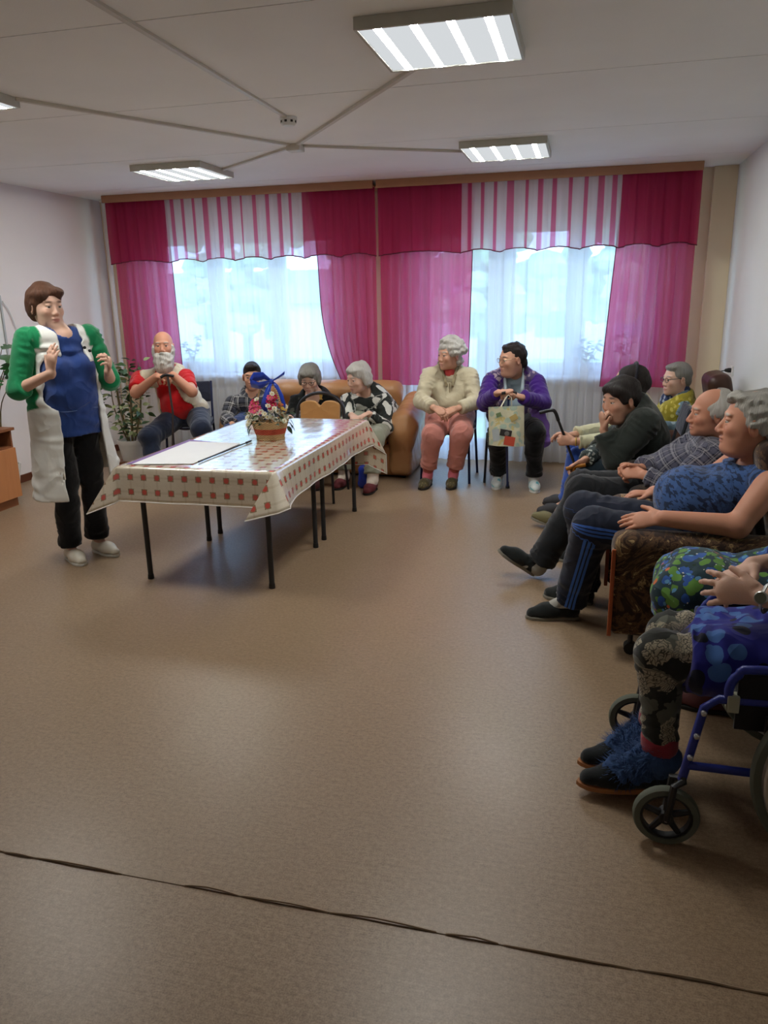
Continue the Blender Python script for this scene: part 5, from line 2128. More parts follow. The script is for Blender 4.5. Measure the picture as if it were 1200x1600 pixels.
# ------------------------------------------------------------------ 1 standing woman in the green and white coat
def p_standing():
    F = nrm(V(.86, -.50, 0))
    Lf = np.cross(V(0, 0, 1), F)
    c0 = V(-3.06, 4.07, 0)

    def q(f, l, z):
        return c0 + F * f + Lf * l + V(0, 0, z)
    p = Person('standing woman in a white and green coat over a blue top, hands raised', c0,
               hip=q(-.01, 0, .93), neck=q(.03, 0, 1.43), shL=q(.0, .19, 1.375), shR=q(.0, -.19, 1.375),
               elL=q(.05, .27, 1.11), wrL=q(.245, .17, 1.185), elR=q(.02, -.285, 1.10), wrR=q(.235, -.165, 1.20),
               knL=q(.02, .085, .50), anL=q(-.03, .10, .09), knR=q(.03, -.085, .50), anR=q(-.02, -.09, .09),
               toL=q(.15, .13, .03), toR=q(.16, -.10, .03), pl=Lf)
    p.body(SK3, thin=.016, fem=True, hands=[('L', V(.25, -.35, .75) + F * .3, -F * .3 - Lf * .8, .7, {}), ('R', V(0, 0, 1) + F * .25, Lf * .8 + F * -.3, .25, {'s': 1.0})],
           head=(at(72, 478, 4.05), V(.95, -.42, -.04), 1.07), fat=.06, brow=(.13, .07, .045), lips=(.5, .16, .15), hs=.005)
    p.hair(H_brown, prims=[('e', (.050, .025, .072), (.048, .055, .030)), ('e', (.035, -.05, .06), (.05, .032, .035)), ('e', (-.03, .072, .0), (.05, .020, .07)), ('e', (-.03, -.072, .0), (.05, .020, .07)),
                           ('e', (-.085, 0, -.02), (.045, .07, .06)), ('e', (-.10, 0, -.055), (.04, .045, .035))], cuts=[((.02, .10, -.085), (.06, .05, .05)), ((.02, -.10, -.085), (.06, .05, .05))], fold=.0016, ff=70)
    M_tee = cloth('blue_cotton', srgb(40, 66, 128), .18, 300, .7)
    p.top('blue_top', M_tee, .012, sleeve=0, bust=.035, belly=.05, W=1.04, neck=(.062, -.005, .022), hipw=1.06,
          extra=lambda S: S.cone(q(0, 0, .98), q(0, 0, .80), .176, .184, k=.03, flat=(0, 1), side=Lf, asp=.84))
    MB().tube([q(.155 * math.cos(a) + .0, .195 * math.sin(a), .965 + .006 * math.sin(5 * a)) for a in np.linspace(-1.6, 1.6, 24)], .003, 5).build('hem_seam', cloth('pale_blue_seam', srgb(104, 128, 180)), p.o)
    p.trousers('trousers', cloth('black_trousers', srgb(14, 14, 17), .2), .016, 1.97, A=.90, flare=.020, W=.98, k=.02)
    # coat: hollow shell with an open front
    GREEN, WHITE = np.array(srgb(22, 128, 80)), np.array(srgb(226, 226, 220))
    S = Sdf()
    p.torso(S, .026, 1.04, 1.04, .05, .025)
    S.cone(q(-.02, 0, 1.05), q(-.03, 0, .42), .212, .262, k=.05, flat=(0, 1), side=Lf, asp=.80)
    S.cone(q(-.02, 0, 1.28), q(-.02, 0, .95), .175, .20, k=.05, side=Lf, asp=.78)
    S.cone(q(-.03, .10, .95), q(-.06, .20, .50), .12, .15, k=.06, flat=(0, 1), side=F, asp=.8)
    In = Sdf()
    for pr in S.p:
        if pr[0] == 'e':
            S2 = ('e', pr[1], pr[2] - .014, pr[3], pr[4], '-', False)
        else:
            a, b = pr[1], pr[2]
            if pr[8][1]:
                b = b + nrm(b - a) * .06
            S2 = ('c', a, b, pr[3] - .014, pr[4] - .014, pr[5] * .2, '-', False, (0, 0), pr[9], pr[10])
        In.p.append(S2)
    S.p = S.p + In.p
    hcc = q(0, 0, 0)

    def front(X):
        d = [X[i] - hcc[i] for i in range(3)]
        f = d[0] * F[0] + d[1] * F[1]
        l = d[0] * Lf[0] + d[1] * Lf[1]
        z = X[2]
        w = .075 + .055 * np.clip((1.30 - z) / .3, 0, 1) + .02 * np.clip((.8 - z) / .4, 0, 1)
        off = .02 + .0 * z
        return np.minimum(w - np.abs(l - off), f + .02)     # > 0 inside the opening

    def coatcol(P):
        d = P - hcc
        f, l, z = d @ F, d @ Lf, P[:, 2]
        mn = np.minimum
        g = mn(mn(z - 1.33, np.abs(l) - .135), .085 - f)
        g = np.maximum(g, mn(mn(np.abs(l) - .165, z - .96 - .25 * np.clip(f + .05, 0, .3)), .06 - f))
        g = np.maximum(g, mn(mn(-.02 - f, z - .97), mn(np.abs(l) - .09, 1.36 - z)))
        w = np.clip(g / .008 + .5, 0, 1)[:, None]
        return WHITE * (1 - w) + GREEN * w
    S.cone(q(.05, 0, 1.36), q(-.01, 0, 1.56), .078, .11, k=.012, op='-', uv=False)
    t = NT('coat_cloth')
    t.bsdf(t.attr('Col', 'Color'), .8, crease(t, t.coord(), 7), .6, .025, .25)
    p.garment('coat', S, t.m, .0075, .0018, 20, 5, cut=front, colf=coatcol)
    M_gs = cloth('green_sleeve_cloth', srgb(22, 128, 80), .15, 300, .6)
    for s in 'LR':
        S = Sdf()
        p.arm(S, s, .018, -.04, 1.22, 1.12)
        p.garment('sleeve', S, M_gs, .010, .0028, 26, 7)
    Mb = plain('black_button', (.02, .02, .022), .35)
    for k in range(2):
        b = at(132 + k * 8, 543 + k * 5, 3.90 + .01 * k)
        MB().lathe([(.009, 0), (.009, .004), (.004, .006)], b, F, 10).build('button', Mb, p.o, smooth=True)
    M_clog = plain('white_leather_clog', srgb(222, 216, 200), .45, .06)
    for s in 'LR':
        p.shoe(s, M_clog, M_solew, L=.25, low=True)
    return p


# ------------------------------------------------------------------ seated figures
def p_beard():
    c0 = at(255, 655, 6.55)
    F = nrm(V(.36, -.93, 0))
    p = Person('bearded bald man in a red shirt and cream vest leaning on a stick', c0,
               hip=V(-3.64, 6.60, .54), neck=at(259, 577, 6.50), shL=at(290, 590, 6.46), shR=at(219, 592, 6.42),
               elL=at(300, 612, 6.24), wrL=at(270, 586, 6.20), elR=at(212, 614, 6.20), wrR=at(245, 588, 6.16),
               knL=at(315, 672, 6.13), knR=at(234, 684, 6.08), anL=V(-3.10, 6.08, .09), anR=V(-3.70, 6.02, .09), toL=V(-3.0, 5.92, .03), toR=V(-3.72, 5.86, .03), pl=nrm(V(.93, .36, 0)))
    p.body(SKR, hands=[('L', V(-.9, -.25, -.1), V(-.1, .3, -1), .55, {'s': 1.1}), ('R', V(.9, -.2, -.05), V(.1, .2, -1), .7, {'s': 1.1})],
           head=(at(255, 541, 6.36), V(.40, -.90, .10), 1.10), fat=.1, A=1.22, W=1.1, belly=.08, brow=(.45, .42, .38))
    p.hair(H_white, prims=[('e', (.055, 0, -.115), (.075, .082, .075)), ('e', (.065, 0, -.16), (.065, .075, .07)), ('e', (.02, .068, -.04), (.028, .024, .055)), ('e', (.02, -.068, -.04), (.028, .024, .055)), ('c', (.106, .006, -.058), (.092, .05, -.085), .012, .010), ('c', (.106, -.006, -.058), (.092, -.05, -.085), .012, .010)],
           base=None, face=False, cuts=[((.12, 0, -.074), (.02, .024, .006)), ((.10, 0, -.015), (.045, .062, .045))], name='beard', fold=.004, ff=70)
    p.hair(H_grey, prims=[('e', (-.05, .062, -.01), (.045, .024, .04)), ('e', (-.05, -.062, -.01), (.045, .024, .04)), ('e', (-.09, 0, -.015), (.03, .06, .045))], base=None, face=False)
    p.top('red_shirt', cloth('red_jersey', srgb(190, 20, 26), .15), .014, sleeve=.72, W=1.12, belly=.09, A=1.25, bust=.01)
    S = Sdf()
    p.torso(S, .030, 1.16, 1.02, .085, .0)
    f, l, u = p.T
    hc = p.J['hip']

    def cutf(X):
        d = [X[i] - hc[i] for i in range(3)]
        ff = d[0] * f[0] + d[1] * f[1] + d[2] * f[2]
        ll = d[0] * l[0] + d[1] * l[1] + d[2] * l[2]
        uu = d[0] * u[0] + d[1] * u[1] + d[2] * u[2]
        w = .060 + .10 * np.clip(1 - np.abs(uu - .08) / .32, 0, 1)
        op = np.minimum(w - np.abs(ll), ff + .02)
        arm = np.minimum(np.abs(ll) - (.205 + .0 * uu), uu - .30)
        return np.maximum(op, arm)
    p.neckcut(S, .078, .03, .02)
    M_vest = cloth('cream_fleece_vest', srgb(204, 192, 166), .12, 160, .8)
    p.garment('vest', S, M_vest, .011, .004, 24, 6, cut=cutf)
    p.trousers('trousers', cloth('navy_trousers', srgb(30, 38, 58), .2), .016, 1.96, W=1.12, A=1.15)
    for s in 'LR':
        p.shoe(s, plain('black_leather_shoe', (.02, .02, .022), .4), M_soled)
    tube_chair((-3.66, 6.66, 0), math.atan2(F[0], -F[1]), 'dark blue metal chair under the bearded man', M_bluem)
    top = at(262, 588, 6.12)
    cane('walking_stick', 'dark walking stick under the hands of the bearded man', [top, at(270, 645, 6.05), V(top[0] + .06, 5.93, .02)], [top + V(-.06, -.02, -.01), top + V(-.02, 0, .012), top + V(.05, .02, .0)], plain('dark_wood_stick', srgb(40, 26, 22), .4))


def p_plaid_left():
    p = Person('dark haired man in a black and white plaid shirt behind the flower basket', (-2.98, 6.25),
               hip=V(-2.90, 6.66, .56), neck=at(397, 613, 6.50), shL=at(428, 628, 6.48), shR=at(364, 629, 6.44),
               elL=at(436, 660, 6.36), wrL=at(405, 668, 6.18), elR=at(354, 656, 6.32), wrR=at(364, 664, 6.15),
               knL=V(-2.74, 6.20, .465), knR=V(-3.00, 6.17, .465), anL=V(-2.75, 6.18, .09), anR=V(-2.99, 6.15, .09), toL=V(-2.74, 6.03, .03), toR=V(-3.0, 6.0, .03), pl=V(1, .08, 0))
    p.body(SK2, hands=[('R', V(.75, -.4, -.15), V(0, 0, -1), .55, {}), ('L', V(-.6, -.5, -.1), V(0, 0, -1), .5, {})],
           head=(at(394, 588, 6.48), V(.30, -.93, -.04), 1.0), brow=(.06, .05, .04), cheeks=.2)
    p.hair(H_dark, base=(.099, .081, .090), bc=(-.018, 0, .040), prims=[('e', (.045, 0, .090), (.045, .06, .025))], cuts=[((.0, .095, -.055), (.08, .04, .06)), ((.0, -.095, -.055), (.08, .04, .06)), ((-.1, 0, -.09), (.08, .1, .05))], fold=.0015)
    p.top('plaid_shirt', mat_plaid('dark_plaid', srgb(24, 25, 34), srgb(70, 72, 84), srgb(186, 184, 182)), .016, sleeve=1.82, W=1.04, belly=.04)
    p.trousers('jeans', cloth('blue_jeans', srgb(44, 62, 108), .2), .013)
    for s in 'LR':
        p.shoe(s, plain('grey_shoe', srgb(70, 70, 74), .6), M_soled)


def p_black_jacket():
    p = Person('grey haired woman with glasses in a black blouse looking down on the sofa', (-2.36, 6.6),
               hip=V(-2.36, 6.80, .56), neck=at(491, 617, 6.62), shL=at(520, 629, 6.62), shR=at(463, 629, 6.60),
               elL=at(532, 658, 6.48), wrL=V(-2.22, 6.28, .58), elR=at(455, 660, 6.46), wrR=V(-2.48, 6.28, .58),
               knL=V(-2.20, 6.30, .50), knR=V(-2.44, 6.28, .50), anL=V(-2.20, 6.16, .09), anR=V(-2.42, 6.14, .09), toL=V(-2.18, 6.02, .03), toR=V(-2.44, 6.0, .03), pl=V(1, .05, 0))
    p.body(SK3, fem=True, hands=[('R', V(.3, -.7, -.2), V(0, 0, -1), .5, {}), ('L', V(-.3, -.7, -.2), V(0, 0, -1), .5, {})],
           head=(at(484, 591, 6.52), V(.12, -.93, -.34), 1.02), brow=(.35, .3, .28), fat=.03)
    p.hair(H_grey, base=(.107, .092, .096), prims=[('e', (.058, 0, .072), (.045, .072, .034)), ('e', (.0, .080, .0), (.055, .022, .065)), ('e', (.0, -.080, .0), (.055, .022, .065)), ('e', (-.06, 0, -.03), (.06, .08, .06))], fold=.002)
    p.glasses()
    M_blouse = mat_blotch('black_blouse_print', srgb(16, 18, 18), srgb(58, 58, 50), 7, (1.2, .8, 1), .22)
    p.top('blouse', M_blouse, .016, sleeve=1.9, W=1.06, belly=.05, bust=.03, neck=(.07, .03, .05))
    p.trousers('trousers', cloth('charcoal_trousers', srgb(36, 36, 40), .2), .014)
    M_slip = plain('brown_slipper', srgb(90, 48, 48), .8)
    for s in 'LR':
        p.shoe(s, M_slip, M_soled, low=True, L=.24)


def p_white_pattern():
    p = Person('white haired old woman in a black and white patterned jumper on the sofa', (-1.78, 6.6),
               hip=V(-1.80, 6.78, .56), neck=at(570, 612, 6.60), shL=at(601, 628, 6.62), shR=at(544, 627, 6.52),
               elL=at(605, 668, 6.45), wrL=V(-1.76, 6.27, .63), elR=at(540, 664, 6.36), wrR=V(-1.90, 6.24, .62),
               knL=at(587, 684, 6.22), knR=V(-1.98, 6.24, .51), anL=at(582, 745, 6.10), anR=V(-1.98, 6.22, .09), toL=V(-1.70, 5.92, .03), toR=V(-2.0, 6.06, .03), pl=V(1, .08, 0))
    p.J['anL'][2] = .09
    p.body(SK3, fem=True, hands=[('R', V(.4, -.6, -.2), V(0, 0, -1), .5, {}), ('L', V(-.5, -.6, -.2), V(0, 0, -1), .5, {})],
           head=(at(560, 590, 6.46), V(-.52, -.82, -.20), 1.05), brow=(.5, .46, .42), cheeks=.3)
    p.hair(H_white, base=(.108, .091, .097), prims=[('e', (.052, .01, .078), (.045, .066, .030)), ('e', (-.03, .082, -.01), (.055, .022, .065)), ('e', (-.03, -.082, -.01), (.055, .022, .065)), ('e', (-.07, 0, -.05), (.05, .075, .06))], fold=.003)
    M_pat = mat_blotch('black_white_jumper', srgb(44, 48, 46), srgb(212, 212, 204), 9.5, (1.25, .62, 1), .44)
    p.top('patterned_jumper', M_pat, .018, sleeve=1.92, W=1.04, belly=.05, bust=.02, neck=(.066, .03, .045),
          extra=lambda S: S.ell(p.J['hip'] + p.T[0] * .10 + p.T[2] * .07, (.15, .19, .10), p.T, k=.05))
    p.trousers('trousers', cloth('sage_grey_trousers', srgb(146, 148, 130), .12), .014, t1=1.86, flare=.016, A=1.0, W=.92)
    M_sk = cloth('cream_sock', srgb(214, 200, 184), .1)
    M_slip = plain('burgundy_slipper', srgb(104, 44, 50), .85, .2, 40)
    for s in 'LR':
        p.sock(s, M_sk, .010)
        p.shoe(s, M_slip, M_soled, low=True, L=.24)


def p_pink():
    p = Person('white curly haired woman in a cream zip jacket and pink trousers', (-1.15, 6.6),
               hip=V(-1.13, 6.72, .55), neck=at(702, 573, 6.66), shL=at(733, 588, 6.66), shR=at(671, 588, 6.60),
               elL=at(744, 628, 6.52), wrL=at(715, 638, 6.33), elR=at(658, 626, 6.46), wrR=at(678, 637, 6.29),
               knL=at(721, 676, 6.30), knR=at(676, 680, 6.26), anL=at(708, 745, 6.40), anR=at(668, 745, 6.35), toL=at(704, 762, 6.26), toR=at(661, 762, 6.22), pl=nrm(V(1, .08, 0)))
    for s in 'LR':
        p.J['an' + s][2] = .09
        p.J['to' + s][2] = .03
    p.body(SK2, fem=True, hands=[('R', V(.75, -.35, -.35), V(0, .5, -.9), .5, {'s': 1.05}), ('L', V(-.85, -.2, -.3), V(0, .5, -.9), .5, {'s': 1.05})],
           head=(at(703, 554, 6.58), V(-.66, -.75, -.02), 1.06), brow=(.45, .42, .4), fat=.03)
    cur = []
    cr = random.Random(4)
    for i in range(46):
        th, ph = cr.uniform(0, 6.28), cr.uniform(-.25, 1.45)
        x, y, z = math.cos(th) * math.cos(ph), math.sin(th) * math.cos(ph), math.sin(ph)
        if x > .55 and z < .55:
            continue
        cur.append(('e', (-.022 + .102 * x, .092 * y, .032 + .094 * z), (.026, .026, .026)))
    p.hair(H_white, base=(.106, .092, .098), prims=cur + [('e', (-.06, 0, -.05), (.055, .08, .05))], fold=.004, ff=75)
    M_jk = cloth('cream_fleece_jacket', srgb(198, 188, 160), .10, 200, .8)
    o = p.top('jacket', M_jk, .022, sleeve=1.90, W=1.08, belly=.07, bust=.035, neck=(.076, .05, .06), fold=.003, A=1.1)
    f, l, u = p.T
    J = p.J
    # collar flaps and the coral shirt in the opening
    S = Sdf()
    S.ell(J['neck'] - u * .055 + f * .062, (.045, .050, .070), p.T, k=.02)
    S.cone(J['neck'] - u * .01, J['neck'] + u * .04, .066, .060, k=.02, flat=(0, 1))
    p.garment('coral_shirt', S, cloth('coral_knit', srgb(214, 84, 82)), .010, .001)
    for s in (-1, 1):
        S = Sdf()
        S.cone(J['neck'] + l * s * .084 + u * .030 + f * .01, J['neck'] + l * s * .026 - u * .12 + f * .170, .028, .020, k=.02, side=u, asp=.55)
        p.garment('collar', S, cloth('olive_collar', srgb(150, 138, 108)), .008, .001)
    MB().tube([J['neck'] - u * .11 + f * .150, J['neck'] - u * .17 + f * .170, J['neck'] - u * .23 + f * .178], .003, 5).build('zip', plain('zip_brass', srgb(120, 104, 72), .4, metal=.6), p.o)
    p.trousers('trousers', cloth('dusty_pink_velour', srgb(196, 128, 116), .14, 200, .8), .020, t1=1.80, flare=.006, A=1.1, W=1.1)
    M_s2 = cloth('dark_pink_cuff', srgb(176, 90, 82))
    M_sk = cloth('pink_sock', srgb(226, 120, 134), .1)
    M_sh = mat_blotch('green_brown_shoe', srgb(86, 78, 54), srgb(120, 108, 74), 30, (1, 1, 1), .3)
    for s in 'LR':
        S = Sdf()
        n, a = J['kn' + s], J['an' + s]
        S.cone(lerp(n, a, .76), lerp(n, a, .90), .050, .048, k=.02, flat=(1, 1))
        p.garment('trouser_cuff', S, M_s2, .010, .001)
        p.sock(s, M_sk, .006)
        p.shoe(s, M_sh, M_soled, low=True, L=.24)
    tube_chair((-1.13, 6.70, 0), -.02, 'dark blue metal chair under the woman in pink trousers', M_bluem)


def p_purple():
    p = Person('stout woman in a purple cardigan resting both hands on a stick', (-.6, 6.6),
               hip=V(-.58, 6.78, .56), neck=at(803, 580, 6.66), shL=at(836, 594, 6.66), shR=at(768, 594, 6.62),
               elL=at(848, 630, 6.46), wrL=at(812, 620, 6.24), elR=at(757, 630, 6.42), wrR=at(779, 613, 6.22),
               knL=at(836, 674, 6.34), knR=at(778, 684, 6.32), anL=at(834, 742, 6.42), anR=at(778, 742, 6.48), toL=at(836, 762, 6.28), toR=at(776, 755, 6.36), pl=nrm(V(1, .05, 0)))
    for s in 'LR':
        p.J['an' + s][2] = .09
        p.J['to' + s][2] = .03
    p.body(SK2, fem=True, hands=[('R', V(.9, -.15, .12), V(.1, .2, -1), .8, {'s': 1.1}), ('L', V(-.85, -.15, .35), V(-.1, .2, -1), .65, {'s': 1.1})],
           head=(at(800, 561, 6.54), V(-.80, -.60, -.05), 1.10), brow=(.12, .1, .09), fat=.14, W=1.1, belly=.08)
    p.hair(H_dark, base=(.103, .084, .092), bc=(-.022, 0, .036), prims=[('e', (.02, 0, .09), (.06, .06, .022)), ('e', (-.08, 0, -.03), (.04, .068, .05))], cuts=[((.03, .10, -.03), (.05, .035, .04)), ((.03, -.10, -.03), (.05, .035, .04))], fold=.003, ff=80)
    p.glasses(mat=plain('thin_gold_frame', srgb(150, 130, 100), .3, metal=.7))
    f, l, u = p.T
    J = p.J
    p.top('blue_blouse', cloth('pale_blue_blouse', srgb(150, 168, 178), .12), .012, sleeve=0, W=1.14, belly=.10, bust=.045, neck=(.07, .02, .04))
    for s in (-1, 1):
        S = Sdf()
        S.cone(J['neck'] + l * s * .078 + u * .040 + f * .02, J['neck'] + l * s * .070 - u * .09 + f * .185, .024, .046, k=.02, side=u, asp=.34)
        p.garment('collar', S, cloth('pale_blue_collar', srgb(166, 184, 190), .1), .008, 0)
    S = Sdf()
    p.torso(S, .028, 1.20, 1.04, .10, .045)
    S.cone(lerp(J['hip'], J['neck'], .1), J['hip'] - u * .10 + l * .05, .22, .23, k=.05, side=l, asp=.6)
    hc = J['hip']

    def cutf(X):
        d = [X[i] - hc[i] for i in range(3)]
        ff = d[0] * f[0] + d[1] * f[1] + d[2] * f[2]
        ll = d[0] * l[0] + d[1] * l[1] + d[2] * l[2]
        uu = d[0] * u[0] + d[1] * u[1] + d[2] * u[2]
        return np.minimum(.055 + .05 * np.clip(1 - uu / .45, 0, 1) - np.abs(ll), ff + .03)
    p.neckcut(S, .082, .04, .03)
    M_print = mat_blotch('mauve_floral_knit', srgb(84, 72, 108), srgb(166, 148, 160), 16, (1, 1, 1), .38, srgb(70, 38, 110))
    p.garment('cardigan', S, M_print, .011, .003, 24, 6, cut=cutf)
    M_ps = M_knit('purple_knit', srgb(62, 26, 116))
    for s in 'LR':
        S = Sdf()
        p.arm(S, s, .022, .10, 1.86, 1.16)
        p.garment('sleeve', S, M_ps, .010, .003, 24, 7)
    # the cardigan tail hanging over the near thigh
    S = Sdf()
    S.cone(at(846, 655, 6.45), at(850, 690, 6.38), .045, .055, k=.03, side=V(1, 0, 0), asp=.5).cone(at(838, 640, 6.48), at(848, 665, 6.44), .06, .05, k=.03, side=V(1, 0, 0), asp=.6)
    p.garment('cardigan_tail', S, cloth('mauve_knit', srgb(104, 74, 142), .2), .010, .004, 40)
    p.trousers('trousers', cloth('black_knit_trousers', srgb(14, 14, 17), .2), .014, t1=1.93, flare=.010, A=1.05, W=1.12)
    M_tr = mat_blotch('white_teal_trainer', srgb(206, 214, 210), srgb(104, 178, 186), 14, (1.6, .6, 1), .38)
    for s in 'LR':
        p.sock(s, cloth('white_sock', srgb(206, 206, 200)), .006)
        p.shoe(s, M_tr, M_solew, L=.25)
    tube_chair((-.58, 6.76, 0), 0.0, 'black metal chair under the woman in the purple cardigan', M_blackm)
    top = at(795, 615, 6.20)
    cane('walking_stick', 'dark blue walking stick standing in front of the woman in purple', [top, at(792, 690, 6.18), flr(793, 763, .0) + V(0, 0, .002)], [top + V(-.05, -.03, .005), top + V(0, 0, .012), top + V(.06, .02, .0)], plain('blue_stick', srgb(44, 56, 100), .35))
    # the bag hanging from the stick
    bg = empty('shopping_bag', at(791, 698, 6.12), 'cream shopping bag printed with a camera hanging before the woman in purple', 'bag')
    A, Bv = at(763, 636, 6.12), at(819, 634, 6.12)
    C_, D_ = at(819, 697, 6.10), at(764, 695, 6.10)

    def bagf(s):
        def fn(u_, v_):
            t_, b_ = lerp(A, Bv, u_), lerp(D_, C_, u_)
            q = lerp(t_, b_, v_)
            th = (.010 + .035 * v_) * (1 - (2 * u_ - 1) ** 4) + .002 * math.sin(u_ * 17 + v_ * 9)
            return q + V(0, -s * th, 0)
        return fn
    tb = NT('bag_print')
    co = tb.coord('Generated')
    nz = tb.noise(5, 3, co)
    vo = tb.voro(4.2, tb.mapping(co, (1, 1, 1.2)))
    c = tb.mix(tb.math('LESS_THAN', vo.outputs['Distance'], .42), srgb(206, 202, 172), srgb(172, 190, 172))
    c = tb.mix(tb.math('GREATER_THAN', nz.outputs[0], .62), c, srgb(206, 190, 130))
    tb.bsdf(c, .7, nz.outputs[0], .3, .02, .2)
    mb = MB()
    mb.grid(bagf(1), 14, 12)
    mb.grid(bagf(-.6), 14, 12)
    bmesh.ops.remove_doubles(mb.bm, verts=list(mb.bm.verts), dist=.0012)
    mb.build('bag_body', tb.m, bg, smooth=True)
    hm = plain('bag_strap', srgb(200, 196, 176), .8)
    for dy in (-.012, .012):
        MB().tube([lerp(A, Bv, .32) + V(0, dy, -.02), top + V(-.02, dy - .03, -.03), top + V(.0, dy - .03, -.005), top + V(.025, dy - .03, -.03), lerp(A, Bv, .66) + V(0, dy, -.02)], .005, 5, flat=(1.6, .5)).build('strap', hm, bg, smooth=True)
    fo = bagf(1)
    up_ = nrm(A - D_)
    rt = nrm(Bv - A)
    n_ = -np.cross(rt, up_) if np.cross(rt, up_)[1] > 0 else np.cross(rt, up_)

    def decal(nm, u_, v_, w_, h_, rot, m, lift):
        c_ = fo(u_, v_) + n_ * lift
        r2 = rt * math.cos(rot) + up_ * math.sin(rot)
        u2 = -rt * math.sin(rot) + up_ * math.cos(rot)
        MB().prism([c_ + r2 * w_ + u2 * h_, c_ - r2 * w_ + u2 * h_, c_ - r2 * w_ - u2 * h_, c_ + r2 * w_ - u2 * h_], n_ * .0012).build(nm, m, bg)
    decal('printed_note', .60, .86, .042, .036, -.2, plain('print_red', srgb(206, 84, 60), .7), .008)
    decal('printed_camera', .50, .66, .046, .026, -.22, plain('print_black', srgb(48, 46, 46), .7), .010)
    decal('printed_camera_top', .50, .585, .046, .007, -.22, plain('print_silver', srgb(176, 174, 168), .7), .011)
    decal('printed_flower', .30, .20, .020, .016, .3, plain('print_green', srgb(120, 140, 96), .7), .006)
    decal('printed_card', .22, .72, .028, .048, .1, plain('print_pale', srgb(190, 200, 204), .7), .007)
    decal('printed_leaf', .72, .28, .030, .022, .5, plain('print_mustard', srgb(198, 176, 112), .7), .006)
    cc = fo(.53, .67) + n_ * .0115
    MB().lathe([(.019, 0), (.019, .001), (.012, .0015), (.004, .0018)], cc, n_, 16).build('printed_lens', plain('print_grey', srgb(120, 118, 116), .5), bg)


# ---- right-hand row, facing -X (their left side is towards the camera)
def p_glasses_woman():
    p = Person('woman with glasses and cropped grey hair in a yellow vest in the far corner', (.7, 6.35),
               hip=V(.76, 6.34, .50), neck=at(1062, 617, 6.36), shL=at(1068, 640, 6.20), shR=at(1050, 632, 6.54),
               elL=at(1078, 672, 6.12), wrL=V(.52, 6.12, .60), elR=V(.66, 6.66, .62), wrR=V(.48, 6.58, .60),
               knL=V(.36, 6.24, .48), knR=V(.36, 6.46, .48), anL=V(.30, 6.22, .09), anR=V(.30, 6.46, .09), toL=V(.16, 6.22, .03), toR=V(.16, 6.46, .03), pl=V(0, -1, 0))
    p.body(SK3, fem=True, hands=[('L', V(-1, .1, -.1), V(0, 0, -1), .4, {}), ('R', V(-1, -.1, -.1), V(0, 0, -1), .4, {})], head=(at(1057, 592, 6.32), V(-.90, -.42, -.02), 1.02), brow=(.35, .3, .28))
    p.hair(H_grey, base=(.100, .083, .092), cuts=[((.02, .09, -.05), (.05, .04, .05)), ((.02, -.09, -.05), (.05, .04, .05))], prims=[('e', (.04, 0, .088), (.045, .06, .024)), ('e', (-.075, 0, -.02), (.035, .06, .05))], fold=.0012)
    p.glasses(.024, .017)
    p.top('grey_blue_blouse', mat_blotch('grey_blue_blouse_print', srgb(96, 116, 128), srgb(150, 166, 172), 16, (1, 1, 1), .35), .012, sleeve=1.9, W=1.0, bust=.02)
    S = Sdf()
    p.torso(S, .026, 1.04, 1.03, .03, .025)
    f, l, u = p.T
    hc = p.J['hip']
    p.neckcut(S, .095, .09, .06)

    def cutf(X):
        d = [X[i] - hc[i] for i in range(3)]
        ll = d[0] * l[0] + d[1] * l[1] + d[2] * l[2]
        uu = d[0] * u[0] + d[1] * u[1] + d[2] * u[2]
        return np.minimum(np.abs(ll) - .165, uu - .25)
    p.garment('yellow_vest', S, mat_blotch('yellow_vest_print', srgb(150, 138, 44), srgb(190, 176, 84), 18, (1, 1, 1), .35), .011, .003, 24, 3, cut=cutf)
    S = Sdf()
    n = p.J['neck']
    S.cone(n - u * .02, n + u * .035, .086, .074, k=.02).ell(n - u * .06 + f * .105, (.040, .070, .085), p.T, k=.03)
    p.garment('scarf', S, mat_blotch('navy_scarf_print', srgb(50, 60, 92), srgb(156, 166, 182), 20, (1, 1, 1), .33), .009, .004, 50)
    p.trousers('trousers', cloth('grey_skirt_cloth', srgb(70, 72, 84)), .014)
    for s in 'LR':
        p.shoe(s, plain('grey_shoe', srgb(70, 70, 74), .6), M_soled)


